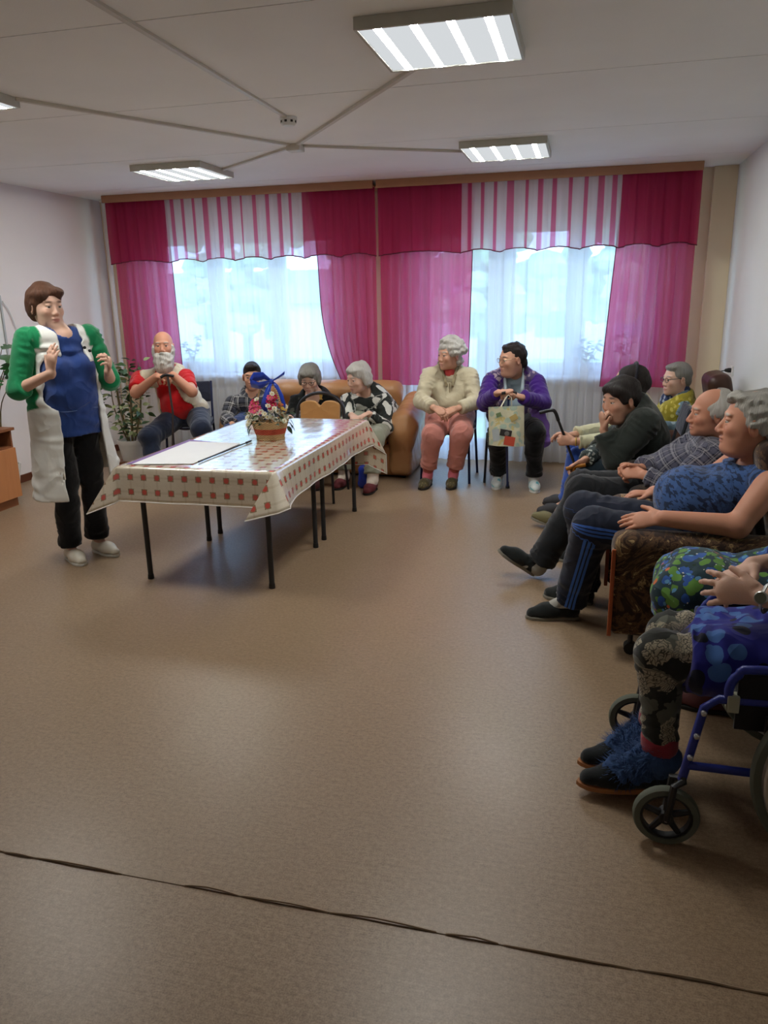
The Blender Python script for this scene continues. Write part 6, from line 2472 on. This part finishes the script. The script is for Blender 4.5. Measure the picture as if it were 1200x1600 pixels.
def p_headband():
    p = Person('dark haired person with a headband in cream sleeves, mostly hidden behind the fleece woman', (.4, 5.65),
               hip=V(.46, 5.68, .52), neck=V(.37, 5.64, .87), tf=V(-1, 0, 0),
               elL=V(.22, 5.48, .60), wrL=at(897, 690, 5.44), elR=V(.22, 5.84, .62), wrR=at(893, 680, 5.56),
               knL=at(903, 716, 5.60), knR=V(-.02, 5.86, .49), anL=V(-.08, 5.62, .09), anR=V(-.05, 5.88, .09), toL=at(866, 786, 5.72), toR=V(-.2, 5.9, .03), pl=V(0, -1, 0))
    p.J['toL'] = V(-.24, 5.62, .03)
    p.body(SK2, fem=True, hands=[('L', V(-1, .1, .05), V(0, .9, -.2), .75, {}), ('R', V(-1, -.05, .1), V(0, -.3, -1), .5, {})], head=(at(983, 600, 5.60), V(-.98, -.15, -.02), 1.06), brow=(.08, .06, .05), hh=.0055)
    p.hair(H_dark, base=(.106, .088, .094), bc=(-.026, 0, .036), prims=[('e', (-.105, 0, .0), (.04, .05, .05)), ('e', (-.06, 0, -.05), (.05, .07, .05))], fold=.0015)
    c, B, s = p.hc, p.B, p.hs
    MB().tube([c + B[0] * (-.012 - .03 * math.sin(t)) * s + B[1] * .092 * math.cos(t) * s + B[2] * (.005 + .132 * math.sin(t)) * s for t in np.linspace(0, math.pi, 17)], .010, 6).build('headband', cloth('black_headband', srgb(34, 34, 44)), p.o, smooth=True)
    p.top('cream_jumper', M_knit('cream_knit', srgb(206, 204, 170)), .016, sleeve=1.88, W=1.03)
    p.trousers('blue_trousers', cloth('bright_blue_trousers', srgb(50, 84, 170), .2), .014)
    for s in 'LR':
        p.shoe(s, plain('dark_grey_shoe', srgb(54, 54, 58), .7), M_soled)
    MB().tube([p.J['wrL'] + V(.012, 0, 0) + V(0, .031 * math.cos(t), .031 * math.sin(t)) for t in np.linspace(0, 6.283, 15)], .004, 5, caps=False).build('bracelet', M_gold, p.o)
    tube_chair((.47, 5.68, 0), -math.pi / 2, 'metal chair under the person with the headband', M_blackm)
    g = at(885, 690, 5.47)
    a, b = at(868, 645, 5.45), at(902, 738, 5.49)
    d = nrm(b - a)
    e = a + d * ((.02 - a[2]) / d[2])
    cane('crutch', 'black walking stick with a bent handle held in cream sleeved hands', [a, g, e], [a + d * .06, a, at(862, 641, 5.45), at(843, 645, 5.45)], M_blackm)


def p_fleece():
    p = Person('woman in a dark green fleece with short dark hair resting her hand on her mouth', (.4, 5.1),
               hip=V(.44, 5.12, .50), neck=V(.335, 5.05, .86), shL=V(.37, 4.86, .82), shR=V(.38, 5.25, .80),
               elL=at(962, 716, 4.84), wrL=at(943, 672, 4.86), elR=V(.16, 5.26, .58), wrR=at(912, 720, 5.03),
               knL=V(.085, 5.12, .47), knR=V(.09, 5.30, .47), anL=V(-.12, 5.24, .10), anR=V(.05, 5.40, .09), toL=V(-.24, 5.28, .05), toR=V(-.1, 5.45, .03), pl=V(0, -1, 0))
    p.body(SK2, fem=True, hands=[('L', V(-.15, -.05, 1), V(.9, .35, .0), 1.25, {'s': 1.05}), ('R', V(-.75, -.1, -.45), V(.1, -.5, -.8), .7, {})],
           head=(at(969, 624, 4.98), V(-.78, -.62, -.10), 1.10), brow=(.07, .05, .04), fat=.12, W=1.1, belly=.06)
    p.hair(H_dark, base=(.107, .090, .096), bc=(-.022, 0, .040), prims=[('e', (.062, 0, .070), (.042, .062, .034)), ('e', (.05, .045, .055), (.04, .035, .03)), ('e', (.03, .070, .025), (.03, .02, .04)), ('e', (.03, -.070, .025), (.03, .02, .04)), ('e', (-.08, 0, -.03), (.045, .072, .06))], fold=.002)
    M_fl = M_knit('dark_green_fleece', srgb(50, 56, 52))
    p.top('fleece', M_fl, .030, sleeve=(1.9, 1.35), W=1.16, D=1.12, belly=.07, bust=.04, A=1.22, neck=(.074, -.005, .02), fold=.003,
          extra=lambda S: S.cone(p.J['neck'] - V(0, 0, .02), p.J['neck'] + V(0, 0, .045), .088, .080, k=.02))
    S = Sdf()
    p.arm(S, 'R', .022, 1.28, 1.9, 1.1)
    p.garment('patterned_cuff', S, mat_blotch('grey_print_cuff', srgb(60, 70, 70), srgb(180, 186, 180), 26, (1, 1, 1), .3), .010, .002)
    S = Sdf()
    J = p.J
    S.ell(J['hip'], (.16, .22, .15), p.T, k=.05)
    for s in 'LR':
        S.cone(J['hp' + s], J['kn' + s] + V(-.02, 0, -.02), .105, .078, k=.05)
    S.cone(lerp(J['knL'], J['knR'], .5), lerp(J['knL'], J['knR'], .5) + V(.02, 0, -.10), .12, .12, k=.05, flat=(0, 1), side=V(0, 1, 0), asp=.7)
    p.garment('skirt', S, cloth('dark_teal_skirt', srgb(34, 48, 58), .2), .013, .003)
    M_o = plain('olive_shoe', srgb(112, 106, 74), .8, .12, 30)
    p.J['upL'] = nrm(V(.22, 0, 1))
    p.J['heL'] = V(-.085, 5.23, .001)
    for s in 'LR':
        S = Sdf()
        p.leg(S, s, .003, 1.98, t0=1.02)
        p.garment('stocking', S, cloth('tan_stocking', srgb(150, 106, 80), .08), .012, .0)
        p.shoe(s, M_o, M_soleg, low=True, L=.25)
    tube_chair((.46, 5.12, 0), -math.pi / 2, 'metal chair under the woman in the dark green fleece', M_blackm)
    a = at(897, 731, 4.98)
    e = V(a[0] + .01, 5.02, .0)
    M_amb = plain('amber_wood', srgb(176, 112, 36), .35, .35, 40)
    t = cane('amber_stick', 'amber wooden walking stick beside the dark skirt of the fleece woman', [a, lerp(a, e, .5) + V(-.02, 0, 0), e], [a + V(-.05, 0, -.008), a + V(0, 0, .008), a + V(.07, .01, .02)], M_amb, M_amb)


def p_plaid_man():
    p = Person('balding old man in a navy and white plaid shirt leaning back with folded hands', (.6, 4.35),
               hip=V(.50, 4.44, .48), neck=at(1133, 692, 4.36), shL=V(.67, 4.16, .77), shR=V(.66, 4.55, .78),
               elL=V(.48, 4.08, .60), wrL=at(1006, 742, 4.16), elR=V(.46, 4.62, .62), wrR=at(1000, 732, 4.26),
               knL=at(910, 768, 4.26), knR=V(.02, 4.52, .50), anL=at(842, 886, 4.25), anR=V(.08, 4.56, .09), toL=at(780, 868, 4.20), toR=V(-.08, 4.60, .03), pl=V(0, -1, 0), hu=nrm(V(.18, 0, 1)))
    p.body(SKR, hands=[('L', V(-.95, .25, .05), V(.1, .6, -.7), .8, {'s': 1.0}), ('R', V(-.95, -.2, .2), V(0, -.5, -.8), .8, {'s': 1.0})],
           head=(at(1112, 645, 4.32), V(-.97, -.14, .02), 1.06), brow=(.5, .44, .38), belly=.06, cheeks=.4, hs=.0045)
    p.hair(H_white, base=(.103, .087, .090), bc=(-.030, 0, .030), prims=[('e', (-.075, 0, -.02), (.04, .068, .06)), ('e', (-.02, .075, .02), (.045, .018, .035)), ('e', (-.02, -.075, .02), (.045, .018, .035))], cuts=[((.055, 0, .09), (.085, .085, .075)), ((.09, 0, -.03), (.08, .09, .09))], fold=.0025, ff=80)
    p.top('plaid_shirt', mat_plaid('navy_white_plaid', srgb(40, 42, 60), srgb(96, 96, 112), srgb(158, 156, 162), .060), .018, sleeve=1.92, W=1.02, D=1.05, belly=.07, A=1.12, neck=(.066, .0, .02), fold=.004,
          extra=lambda S: S.cone(p.J['neck'] - V(0, 0, .01), p.J['neck'] + V(-.015, 0, .03), .078, .074, k=.02))
    p.trousers('trousers', cloth('black_grey_trousers', srgb(26, 28, 32), .2), .018, t1=1.95, flare=.022, A=1.1)
    M_sl = cloth('black_canvas_shoe', srgb(30, 34, 34), .15)
    J = p.J
    J['upL'] = nrm(V(.60, .0, .80))
    J['heL'] = V(-.225, 4.26, .012)
    for s in 'LR':
        p.sock(s, cloth('grey_sock', srgb(170, 168, 160)), .006)
        p.shoe(s, M_sl, M_soleg, L=.265)


def p_blue_man():
    p = Person('grey haired man in a blue tank top and striped track trousers', (.5, 3.55),
               hip=V(.53, 3.67, .47), neck=at(1190, 727, 3.64), shL=at(1203, 758, 3.43), shR=V(.75, 3.86, .82),
               elL=at(1152, 822, 3.34), wrL=at(1036, 810, 3.36), elR=V(.58, 3.98, .64), wrR=at(1022, 770, 3.86),
               knL=at(926, 822, 3.56), knR=at(912, 795, 3.80), anL=at(890, 938, 3.70), anR=V(.06, 3.92, .09), toL=at(830, 958, 3.66), toR=V(-.08, 3.95, .03), pl=V(0, -1, 0), hu=nrm(V(.16, 0, 1)))
    p.J['anL'][2] = .095
    p.body(SKR, hands=[('L', V(-.97, .15, -.16), V(-.1, .75, -.8), .16, {'s': 1.12, 'thumb': .75}), ('R', V(-.97, -.1, -.05), V(0, 0, -1), .35, {'s': 1.05})],
           head=(at(1173, 660, 3.60), V(-.985, .10, .08), 1.16), brow=(.5, .46, .4), fat=.10, A=1.30, W=1.1, belly=.1, cheeks=.5, hs=.0042, hh=.0042)
    p.hair(H_silver, base=(.104, .086, .091), bc=(-.026, 0, .037), prims=[('e', (.045, 0, .078), (.05, .062, .030)), ('e', (.075, 0, .085), (.022, .04, .02)), ('e', (-.03, .076, .005), (.045, .016, .045)), ('e', (-.03, -.076, .005), (.045, .016, .045)), ('e', (-.085, 0, -.03), (.04, .07, .06))],
           cuts=[((.03, .09, -.04), (.05, .04, .045)), ((.03, -.09, -.04), (.05, .04, .045)), ((.115, .05, .05), (.04, .04, .04))], fold=.005, ff=85, h=.006)
    t = NT('blue_print_jersey')
    uv = t.attr('puv')
    n = t.noise(1.0, 2, t.mapping(uv, (24, 60, 1), (0, 0, .5)))
    c = t.mix(t.math('GREATER_THAN', n.outputs[0], .53), srgb(58, 88, 138), srgb(34, 50, 80))
    t.bsdf(c, .85, crease(t, t.coord()), .5, .02, .2, .2)
    p.top('tank_top', t.m, .016, sleeve=0, W=1.12, D=1.1, belly=.16, bust=.02, neck=(.085, .03, .03), fold=.0022)
    # track trousers with three stripes down the outer side
    t = NT('navy_track_cloth')
    uv = t.attr('puv')
    sp = t.n('ShaderNodeSeparateXYZ')
    t.l(uv, sp.inputs[0])
    m = 0
    for k in (-1, 0, 1):
        d = t.math('ABSOLUTE', t.math('SUBTRACT', sp.outputs[0], .019 * k))
        s_ = t.math('LESS_THAN', d, .0062)
        m = s_ if k == -1 else t.math('MAXIMUM', m, s_)
    legm = t.math('GREATER_THAN', sp.outputs[2], .5)
    c = t.mix(t.math('MULTIPLY', m, legm), srgb(24, 30, 48), srgb(62, 106, 190))
    t.bsdf(c, .8, crease(t, t.coord(), 9), .5, .025, .25, .15)
    S = Sdf()
    J = p.J
    S.ell(J['hip'], (.145, .20, .145), p.T, k=.05)
    for s in 'LR':
        sd = V(0, -1, 0) if s == 'L' else V(0, 1, 0)
        S.cone(J['hp' + s], J['kn' + s], .112, .088, k=.04, side=sd)
        S.cone(J['kn' + s], lerp(J['kn' + s], J['an' + s], .97), .086, .082, k=.04, side=sd, flat=(0, 1))
    p.garment('track_trousers', S, t.m, .010, .0028, 22, 4)
    M_sl = cloth('black_canvas_shoe', srgb(30, 34, 34), .15)
    for s in 'LR':
        p.sock(s, cloth('grey_sock', srgb(170, 168, 160)), .008)
        p.shoe(s, M_sl, M_soleg, L=.27)


def p_floral():
    p = Person('woman in a green and blue floral dress at the right edge beside the brown armchair', (.85, 2.86),
               hip=V(.90, 2.88, .52), neck=V(.96, 2.88, .98), tf=V(-1, 0, 0),
               elL=V(1.03, 2.64, .72), wrL=V(.88, 2.70, .60), elR=V(1.03, 3.10, .72), wrR=V(.88, 3.06, .60),
               knL=V(.42, 2.82, .50), knR=V(.43, 3.02, .50), anL=V(.62, 2.90, .09), anR=V(.62, 3.04, .09), toL=V(.48, 2.92, .03), toR=V(.48, 3.04, .03), pl=V(0, -1, 0))
    p.body(SK3, fem=True, hands=[('L', V(-1, .3, -.1), V(0, 0, -1), .4, {}), ('R', V(-1, -.3, -.1), V(0, 0, -1), .4, {})], head=(V(.94, 2.88, 1.16), V(-1, 0, 0), 1.0), W=1.1)
    p.hair(H_grey, fold=.002)
    M_f = mat_floral('green_blue_floral', srgb(40, 62, 70), [(srgb(96, 140, 62), 1.0, .42), (srgb(52, 90, 160), .8, .34), (srgb(96, 150, 190), 1.3, .22), (srgb(200, 104, 60), .6, .13), (srgb(214, 214, 200), 1.7, .12), (srgb(34, 58, 44), 1.1, .15)], 21)
    J = p.J

    def ex(S):
        for s in 'LR':
            S.cone(J['hp' + s], J['kn' + s] + V(-.02, 0, 0), .125, .105, k=.08)
        a = lerp(J['knL'], J['knR'], .5)
        S.cone(a + V(.02, 0, .0), a + V(.0, 0, -.14), .155, .165, k=.06, flat=(0, 1), side=V(0, 1, 0), asp=.75)
    p.top('floral_dress', M_f, .02, sleeve=.85, W=1.14, belly=.08, bust=.04, extra=ex, fold=.004, A=1.2)
    for s in 'LR':
        S = Sdf()
        p.leg(S, s, .003, 1.98, t0=1.0)
        p.garment('stocking', S, cloth('tan_stocking', srgb(150, 106, 80), .08), .012, 0)
        p.shoe(s, plain('brown_slipper', srgb(90, 48, 48), .8), M_soled, low=True)
    tube_chair((.93, 2.88, 0), -math.pi / 2, 'metal chair under the woman in the floral dress', M_blackm)


def p_wheelchair():
    p = Person('woman in a blue patterned dress and printed leggings in the wheelchair, fingers interlaced', (.8, 2.35),
               hip=V(.86, 2.34, .53), neck=V(.92, 2.34, 1.00), tf=V(-1, 0, 0),
               elL=V(.72, 2.10, .74), wrL=at(1190, 932, 2.22), elR=V(.74, 2.56, .76), wrR=at(1176, 882, 2.42),
               knL=at(1032, 1022, 2.30), knR=at(1048, 990, 2.52), anL=at(1030, 1175, 2.30), anR=at(1022, 1155, 2.44), toL=V(.06, 2.27, .07), toR=V(.10, 2.40, .07), pl=V(0, -1, 0))
    p.J['anL'][2] = .16
    p.J['anR'][2] = .16
    p.body(SK3, fem=True, hands=[('L', V(-.9, .25, .05), V(.1, .9, -.5), .35, {'s': 1.1, 'spread': .5}), ('R', V(-.75, -.65, -.25), V(.1, -.2, -1), .45, {'s': 1.1, 'spread': .5})], head=(V(.90, 2.34, 1.18), V(-1, 0, 0), 1.0), W=1.12, hh=.0042, feet=False)
    p.hair(H_grey, fold=.002)
    M_d = mat_blotch('blue_purple_print', srgb(36, 38, 126), srgb(70, 108, 170), 17, (1, 1, .8), .50, srgb(24, 26, 44), obj=True)
    M_dd = mat_blotch('dark_navy_print', srgb(22, 22, 34), srgb(190, 188, 180), 14, (1, 1, 1), .12)
    J = p.J

    def ex(S):
        for s in 'LR':
            S.cone(J['hp' + s], lerp(J['hp' + s], J['kn' + s], .86), .120, .098, k=.07, flat=(0, 1))
        a = lerp(lerp(J['hpL'], J['hpR'], .5), lerp(J['knL'], J['knR'], .5), .5)
        S.cone(a, a + V(-.12, 0, -.03), .16, .15, k=.06, side=V(0, 1, 0), asp=.6)
    p.top('blue_dress', M_d, .02, sleeve=(1.15, 1.55), W=1.12, belly=.12, bust=.04, extra=ex, fold=.004, A=1.15)
    S = Sdf()
    p.torso(S, .032, 1.12, 1.05, .12, .04)
    p.neckcut(S)
    p.garment('dark_cardigan', S, M_dd, .012, .003)
    t = NT('lace_print_leggings')
    uv = t.attr('puv')
    dn = t.noise(11, 3, uv, .6)
    vm = t.n('ShaderNodeVectorMath', operation='MULTIPLY_ADD')
    t.l(dn.outputs['Color'], vm.inputs[0])
    vm.inputs[1].default_value = (.11, .11, 0)
    t.l(uv, vm.inputs[2])
    fan = t.math('LESS_THAN', t.voro(11, t.mapping(vm.outputs[0], (1.1, .8, 1)), dims='2D').outputs['Distance'], .40)
    lace = t.math('GREATER_THAN', t.voro(85, vm.outputs[0], 'DISTANCE_TO_EDGE', dims='2D').outputs['Distance'], .11)
    grey = t.math('LESS_THAN', t.voro(9, t.mapping(vm.outputs[0], (1, 1, 1), (0, 0, 1), (4, 2, 0)), dims='2D').outputs['Distance'], .34)
    c = t.mix(grey, srgb(40, 42, 38), srgb(92, 94, 84))
    c = t.mix(t.math('MULTIPLY', fan, t.math('ADD', t.math('MULTIPLY', lace, .75), .15)), c, srgb(168, 158, 136))
    t.bsdf(c, .9, crease(t, t.coord()), .5, .02, .2, .2)
    M_lg = t.m
    S = Sdf()
    for s in 'LR':
        S.cone(lerp(J['hp' + s], J['kn' + s], .5), J['kn' + s], .080, .070, k=.04)
        S.cone(J['kn' + s], lerp(J['kn' + s], J['an' + s], .86), .068, .056, k=.04, flat=(0, 1))
    p.garment('leggings', S, M_lg, .009, .002)
    M_cuff = cloth('crimson_cuff', srgb(150, 50, 62), .15)
    M_fur = plain('blue_fluffy_sock', srgb(58, 84, 128), .95, .3, 60)
    M_slp = cloth('black_slipper', srgb(26, 30, 32), .2)
    M_tan = plain('tan_sole', srgb(160, 104, 60), .6, .15)
    fr = random.Random(8)
    for s in 'LR':
        n, a = J['kn' + s], J['an' + s]
        S = Sdf()
        S.cone(lerp(n, a, .80), lerp(n, a, .98), .060, .058, k=.01, flat=(1, 1))
        p.garment('legging_cuff', S, M_cuff, .010, .001)
        t_ = V(J['to' + s][0], J['to' + s][1], 0)
        hb = V(a[0] + .045, a[1], .028)
        p.J['he' + s] = hb
        p.shoe(s, M_slp, M_tan, L=.30, low=True, w=.05)
        S = Sdf()
        d = nrm(V(t_[0] - a[0], t_[1] - a[1], 0))
        b1, b2 = V(a[0], a[1], .13), V(a[0], a[1], .075) + d * .13
        S.cone(b1, b2, .062, .050, k=.03).ell(b1 + V(0, 0, .015), (.06, .058, .05), k=.03)
        fs = p.garment('fluffy_sock', S, M_fur, .009, .004, 80)
        mb = MB()
        for i in range(1500):
            q = fr.random()
            c = lerp(b1 + V(0, 0, .03), b2, q)
            a_ = V(fr.gauss(0, 1), fr.gauss(0, 1), fr.gauss(.3, 1))
            a_ = nrm(a_)
            st = c + a_ * (.058 - .010 * q)
            tp = st + nrm(a_ + V(-.3, 0, fr.uniform(-.5, .3))) * fr.uniform(.016, .038)
            sd = nrm(np.cross(a_, V(.3, .2, 1))) * .0022
            mb._new([st + sd, st - sd, tp], [(0, 1, 2)])
        tag(mb.build('fluff', M_fur, fs), kind='stuff')
    # wrist watch
    w = J['wrL']
    d = nrm(w - J['elL'])
    s1 = nrm(np.cross(d, V(0, 0, 1)))
    s2 = np.cross(s1, d)
    wt = empty('wristwatch', w, 'steel wristwatch on the wrist of the woman in the wheelchair', 'watch')
    M_steel = plain('brushed_steel', (.42, .41, .38), .35, .1, metal=.9)
    cw = w - d * .012
    MB().tube([cw + (s1 * math.cos(t) + s2 * math.sin(t)) * .041 for t in np.linspace(0, 6.283, 25)], .0065, 6, caps=False, flat=(.45, 1.2)).build('bracelet', M_steel, wt, smooth=True)
    fd = nrm(V(-.25, -.9, .25) - d * np.dot(V(-.25, -.9, .25), d))
    MB().lathe([(.018, 0), (.019, .006), (.016, .009)], cw + fd * .038, fd, 20).build('case', M_steel, wt, smooth=True)
    MB().lathe([(.0155, 0), (.0155, .0012)], cw + fd * .0472, fd, 20).build('dial', plain('watch_dial', srgb(96, 100, 84), .3), wt)
    wheelchair()


def wheelchair():
    t = empty('wheelchair', (.72, 2.35, 0), 'blue framed wheelchair with grey tyres at the right edge', 'wheelchair')
    M_bf = plain('blue_enamel_tube', srgb(34, 46, 128), .35, .1)
    M_ty = plain('grey_rubber_tyre', srgb(92, 96, 84), .8, .1)
    M_blk = cloth('black_vinyl', srgb(14, 14, 17), .2, 200, .2, .6)
    M_st = plain('chrome_bolt', (.5, .5, .5), .3, metal=.9)
    yn, yf = 2.08, 2.62
    for y in (yn, yf):
        # side frame
        MB().tube([(.335, y, .215), (.375, y, .455), (.41, y, .485), (.98, y, .50)], .0125, 10, smooth_steps=0).build('side_frame', M_bf, t, smooth=True)
        MB().tube([(.345, y, .265), (.98, y, .265)], .0125, 10).build('lower_rail', M_bf, t, smooth=True)
        MB().tube([(.98, y, .22), (.98, y, .95), (1.06, y, 1.0)], .0125, 10).build('back_post', M_bf, t, smooth=True)
        MB().tube([(.435, y - .001, .485), (.435, y, .53), (.455, y, .565), (.51, y, .585), (.92, y, .585), (.98, y, .57)], .0125, 10, smooth_steps=3).build('arm_frame', M_bf, t, smooth=True)
        S = Sdf().box((.78, y, .605), (.17, .028, .020), rd=.016)
        link('armrest_pad', S.mesh('armrest_pad', .012), M_blk, t)
        box_obj('side_panel', (.455, y - .006, .40), (.96, y + .006, .572), M_blk, t, bevel=.004)
        # castor
        cx, cz, R = .300 if y == yn else .245, .094, .094
        ca = MB().lathe([(R - .020, -.016), (R - .004, -.015), (R, -.008), (R, .008), (R - .004, .015), (R - .020, .016)], (cx, y - .005, cz), (0, 1, 0), 32, closed=True).build('castor_tyre', M_ty, t, smooth=True)
        mb = MB()
        mb.lathe([(R - .021, -.012), (R - .028, -.012), (R - .028, .012), (R - .021, .012)], (cx, y - .005, cz), (0, 1, 0), 28, closed=True)
        mb.lathe([(.02, -.02), (.02, .02)], (cx, y - .005, cz), (0, 1, 0), 14)
        for k in range(5):
            a = k * 1.2566 + .3
            mb.tube([(cx + .015 * math.cos(a), y - .005, cz + .015 * math.sin(a)), (cx + (R - .024) * math.cos(a), y - .005, cz + (R - .024) * math.sin(a))], [.011, .008], 6)
        mb.build('castor_spider', M_black, ca, smooth=True)
        MB().lathe([(.008, -.026), (.008, .026)], (cx, y - .005, cz), (0, 1, 0), 10).build('axle_bolt', M_st, ca)
        MB().tube([(cx, y - .03, cz), (cx + .012, y - .03, cz + .115), (.338, y - .012, .215), (.335, y, .23)], .011, 8).tube([(cx, y + .022, cz), (cx + .012, y + .022, cz + .115), (.338, y + .005, .215)], .011, 8).build('castor_fork', M_black, t, smooth=True)
        for z in (.30, .37, .445):
            MB().lathe([(.008, 0), (.008, .01), (.004, .013)], (.335 + (z - .215) * .165, y - .011, z), (0, -1, 0), 10).build('bolt', M_st, t)
        # big rear wheel
        R2, wx, wz = .30, .80, .302
        yo = y + (-.055 if y == yn else .055)
        wh = MB().lathe([(R2 - .026, -.014), (R2 - .006, -.015), (R2, -.006), (R2, .006), (R2 - .006, .015), (R2 - .026, .014)], (wx, yo, wz), (0, 1, 0), 48, closed=True).build('wheel_tyre', M_ty, t, smooth=True)
        MB().lathe([(R2 - .027, -.010), (R2 - .042, -.008), (R2 - .042, .008), (R2 - .027, .010)], (wx, yo, wz), (0, 1, 0), 48, closed=True).build('rim', M_st, wh, smooth=True)
        MB().lathe([(.03, -.025), (.03, .025), (.012, .03)], (wx, yo, wz), (0, 1, 0), 18).build('hub', M_black, wh, smooth=True)
        for k in range(18):
            a = k * math.pi / 9
            MB().tube([(wx + .025 * math.cos(a + .3), yo, wz + .025 * math.sin(a + .3)), (wx + (R2 - .04) * math.cos(a), yo, wz + (R2 - .04) * math.sin(a))], .0018, 4).build('spoke', M_st, wh)
        ys = yo + (-.035 if y == yn else .035)
        MB().tube([(wx + (R2 - .035) * math.cos(a), ys, wz + (R2 - .035) * math.sin(a)) for a in np.linspace(0, 6.283, 41)], .008, 7, caps=False).build('hand_rim', M_st, wh, smooth=True)
        # brake
        br = MB().tube([(.555, y - .02, .485), (.575, y - .03, .40), (.59, y - .035, .36)], .011, 7).build('brake_lever', M_black, t, smooth=True)
        box_obj('brake_block', (.53, y - .03, .40), (.575, y - .01, .455), M_black, br, bevel=.005)
        box_obj('clamp', (.43, y - .018, .455), (.462, y + .018, .505), plain('pale_clamp', srgb(150, 150, 130), .5), t, bevel=.004)
    box_obj('seat_sling', (.46, yn + .012, .475), (.97, yf - .012, .495), M_blk, t, bevel=.006)
    box_obj('back_sling', (.955, yn + .014, .52), (.972, yf - .014, .94), M_blk, t, bevel=.006)
    MB().tube([(.60, yn, .24), (.82, yf, .47)], .011, 8).tube([(.60, yf, .24), (.82, yn, .47)], .011, 8).build('cross_brace', M_bf, t, smooth=True)


for fn in (p_standing, p_beard, p_plaid_left, p_black_jacket, p_white_pattern, p_pink, p_purple, p_glasses_woman, p_headband, p_fleece, p_plaid_man, p_blue_man, p_floral, p_wheelchair):
    fn()
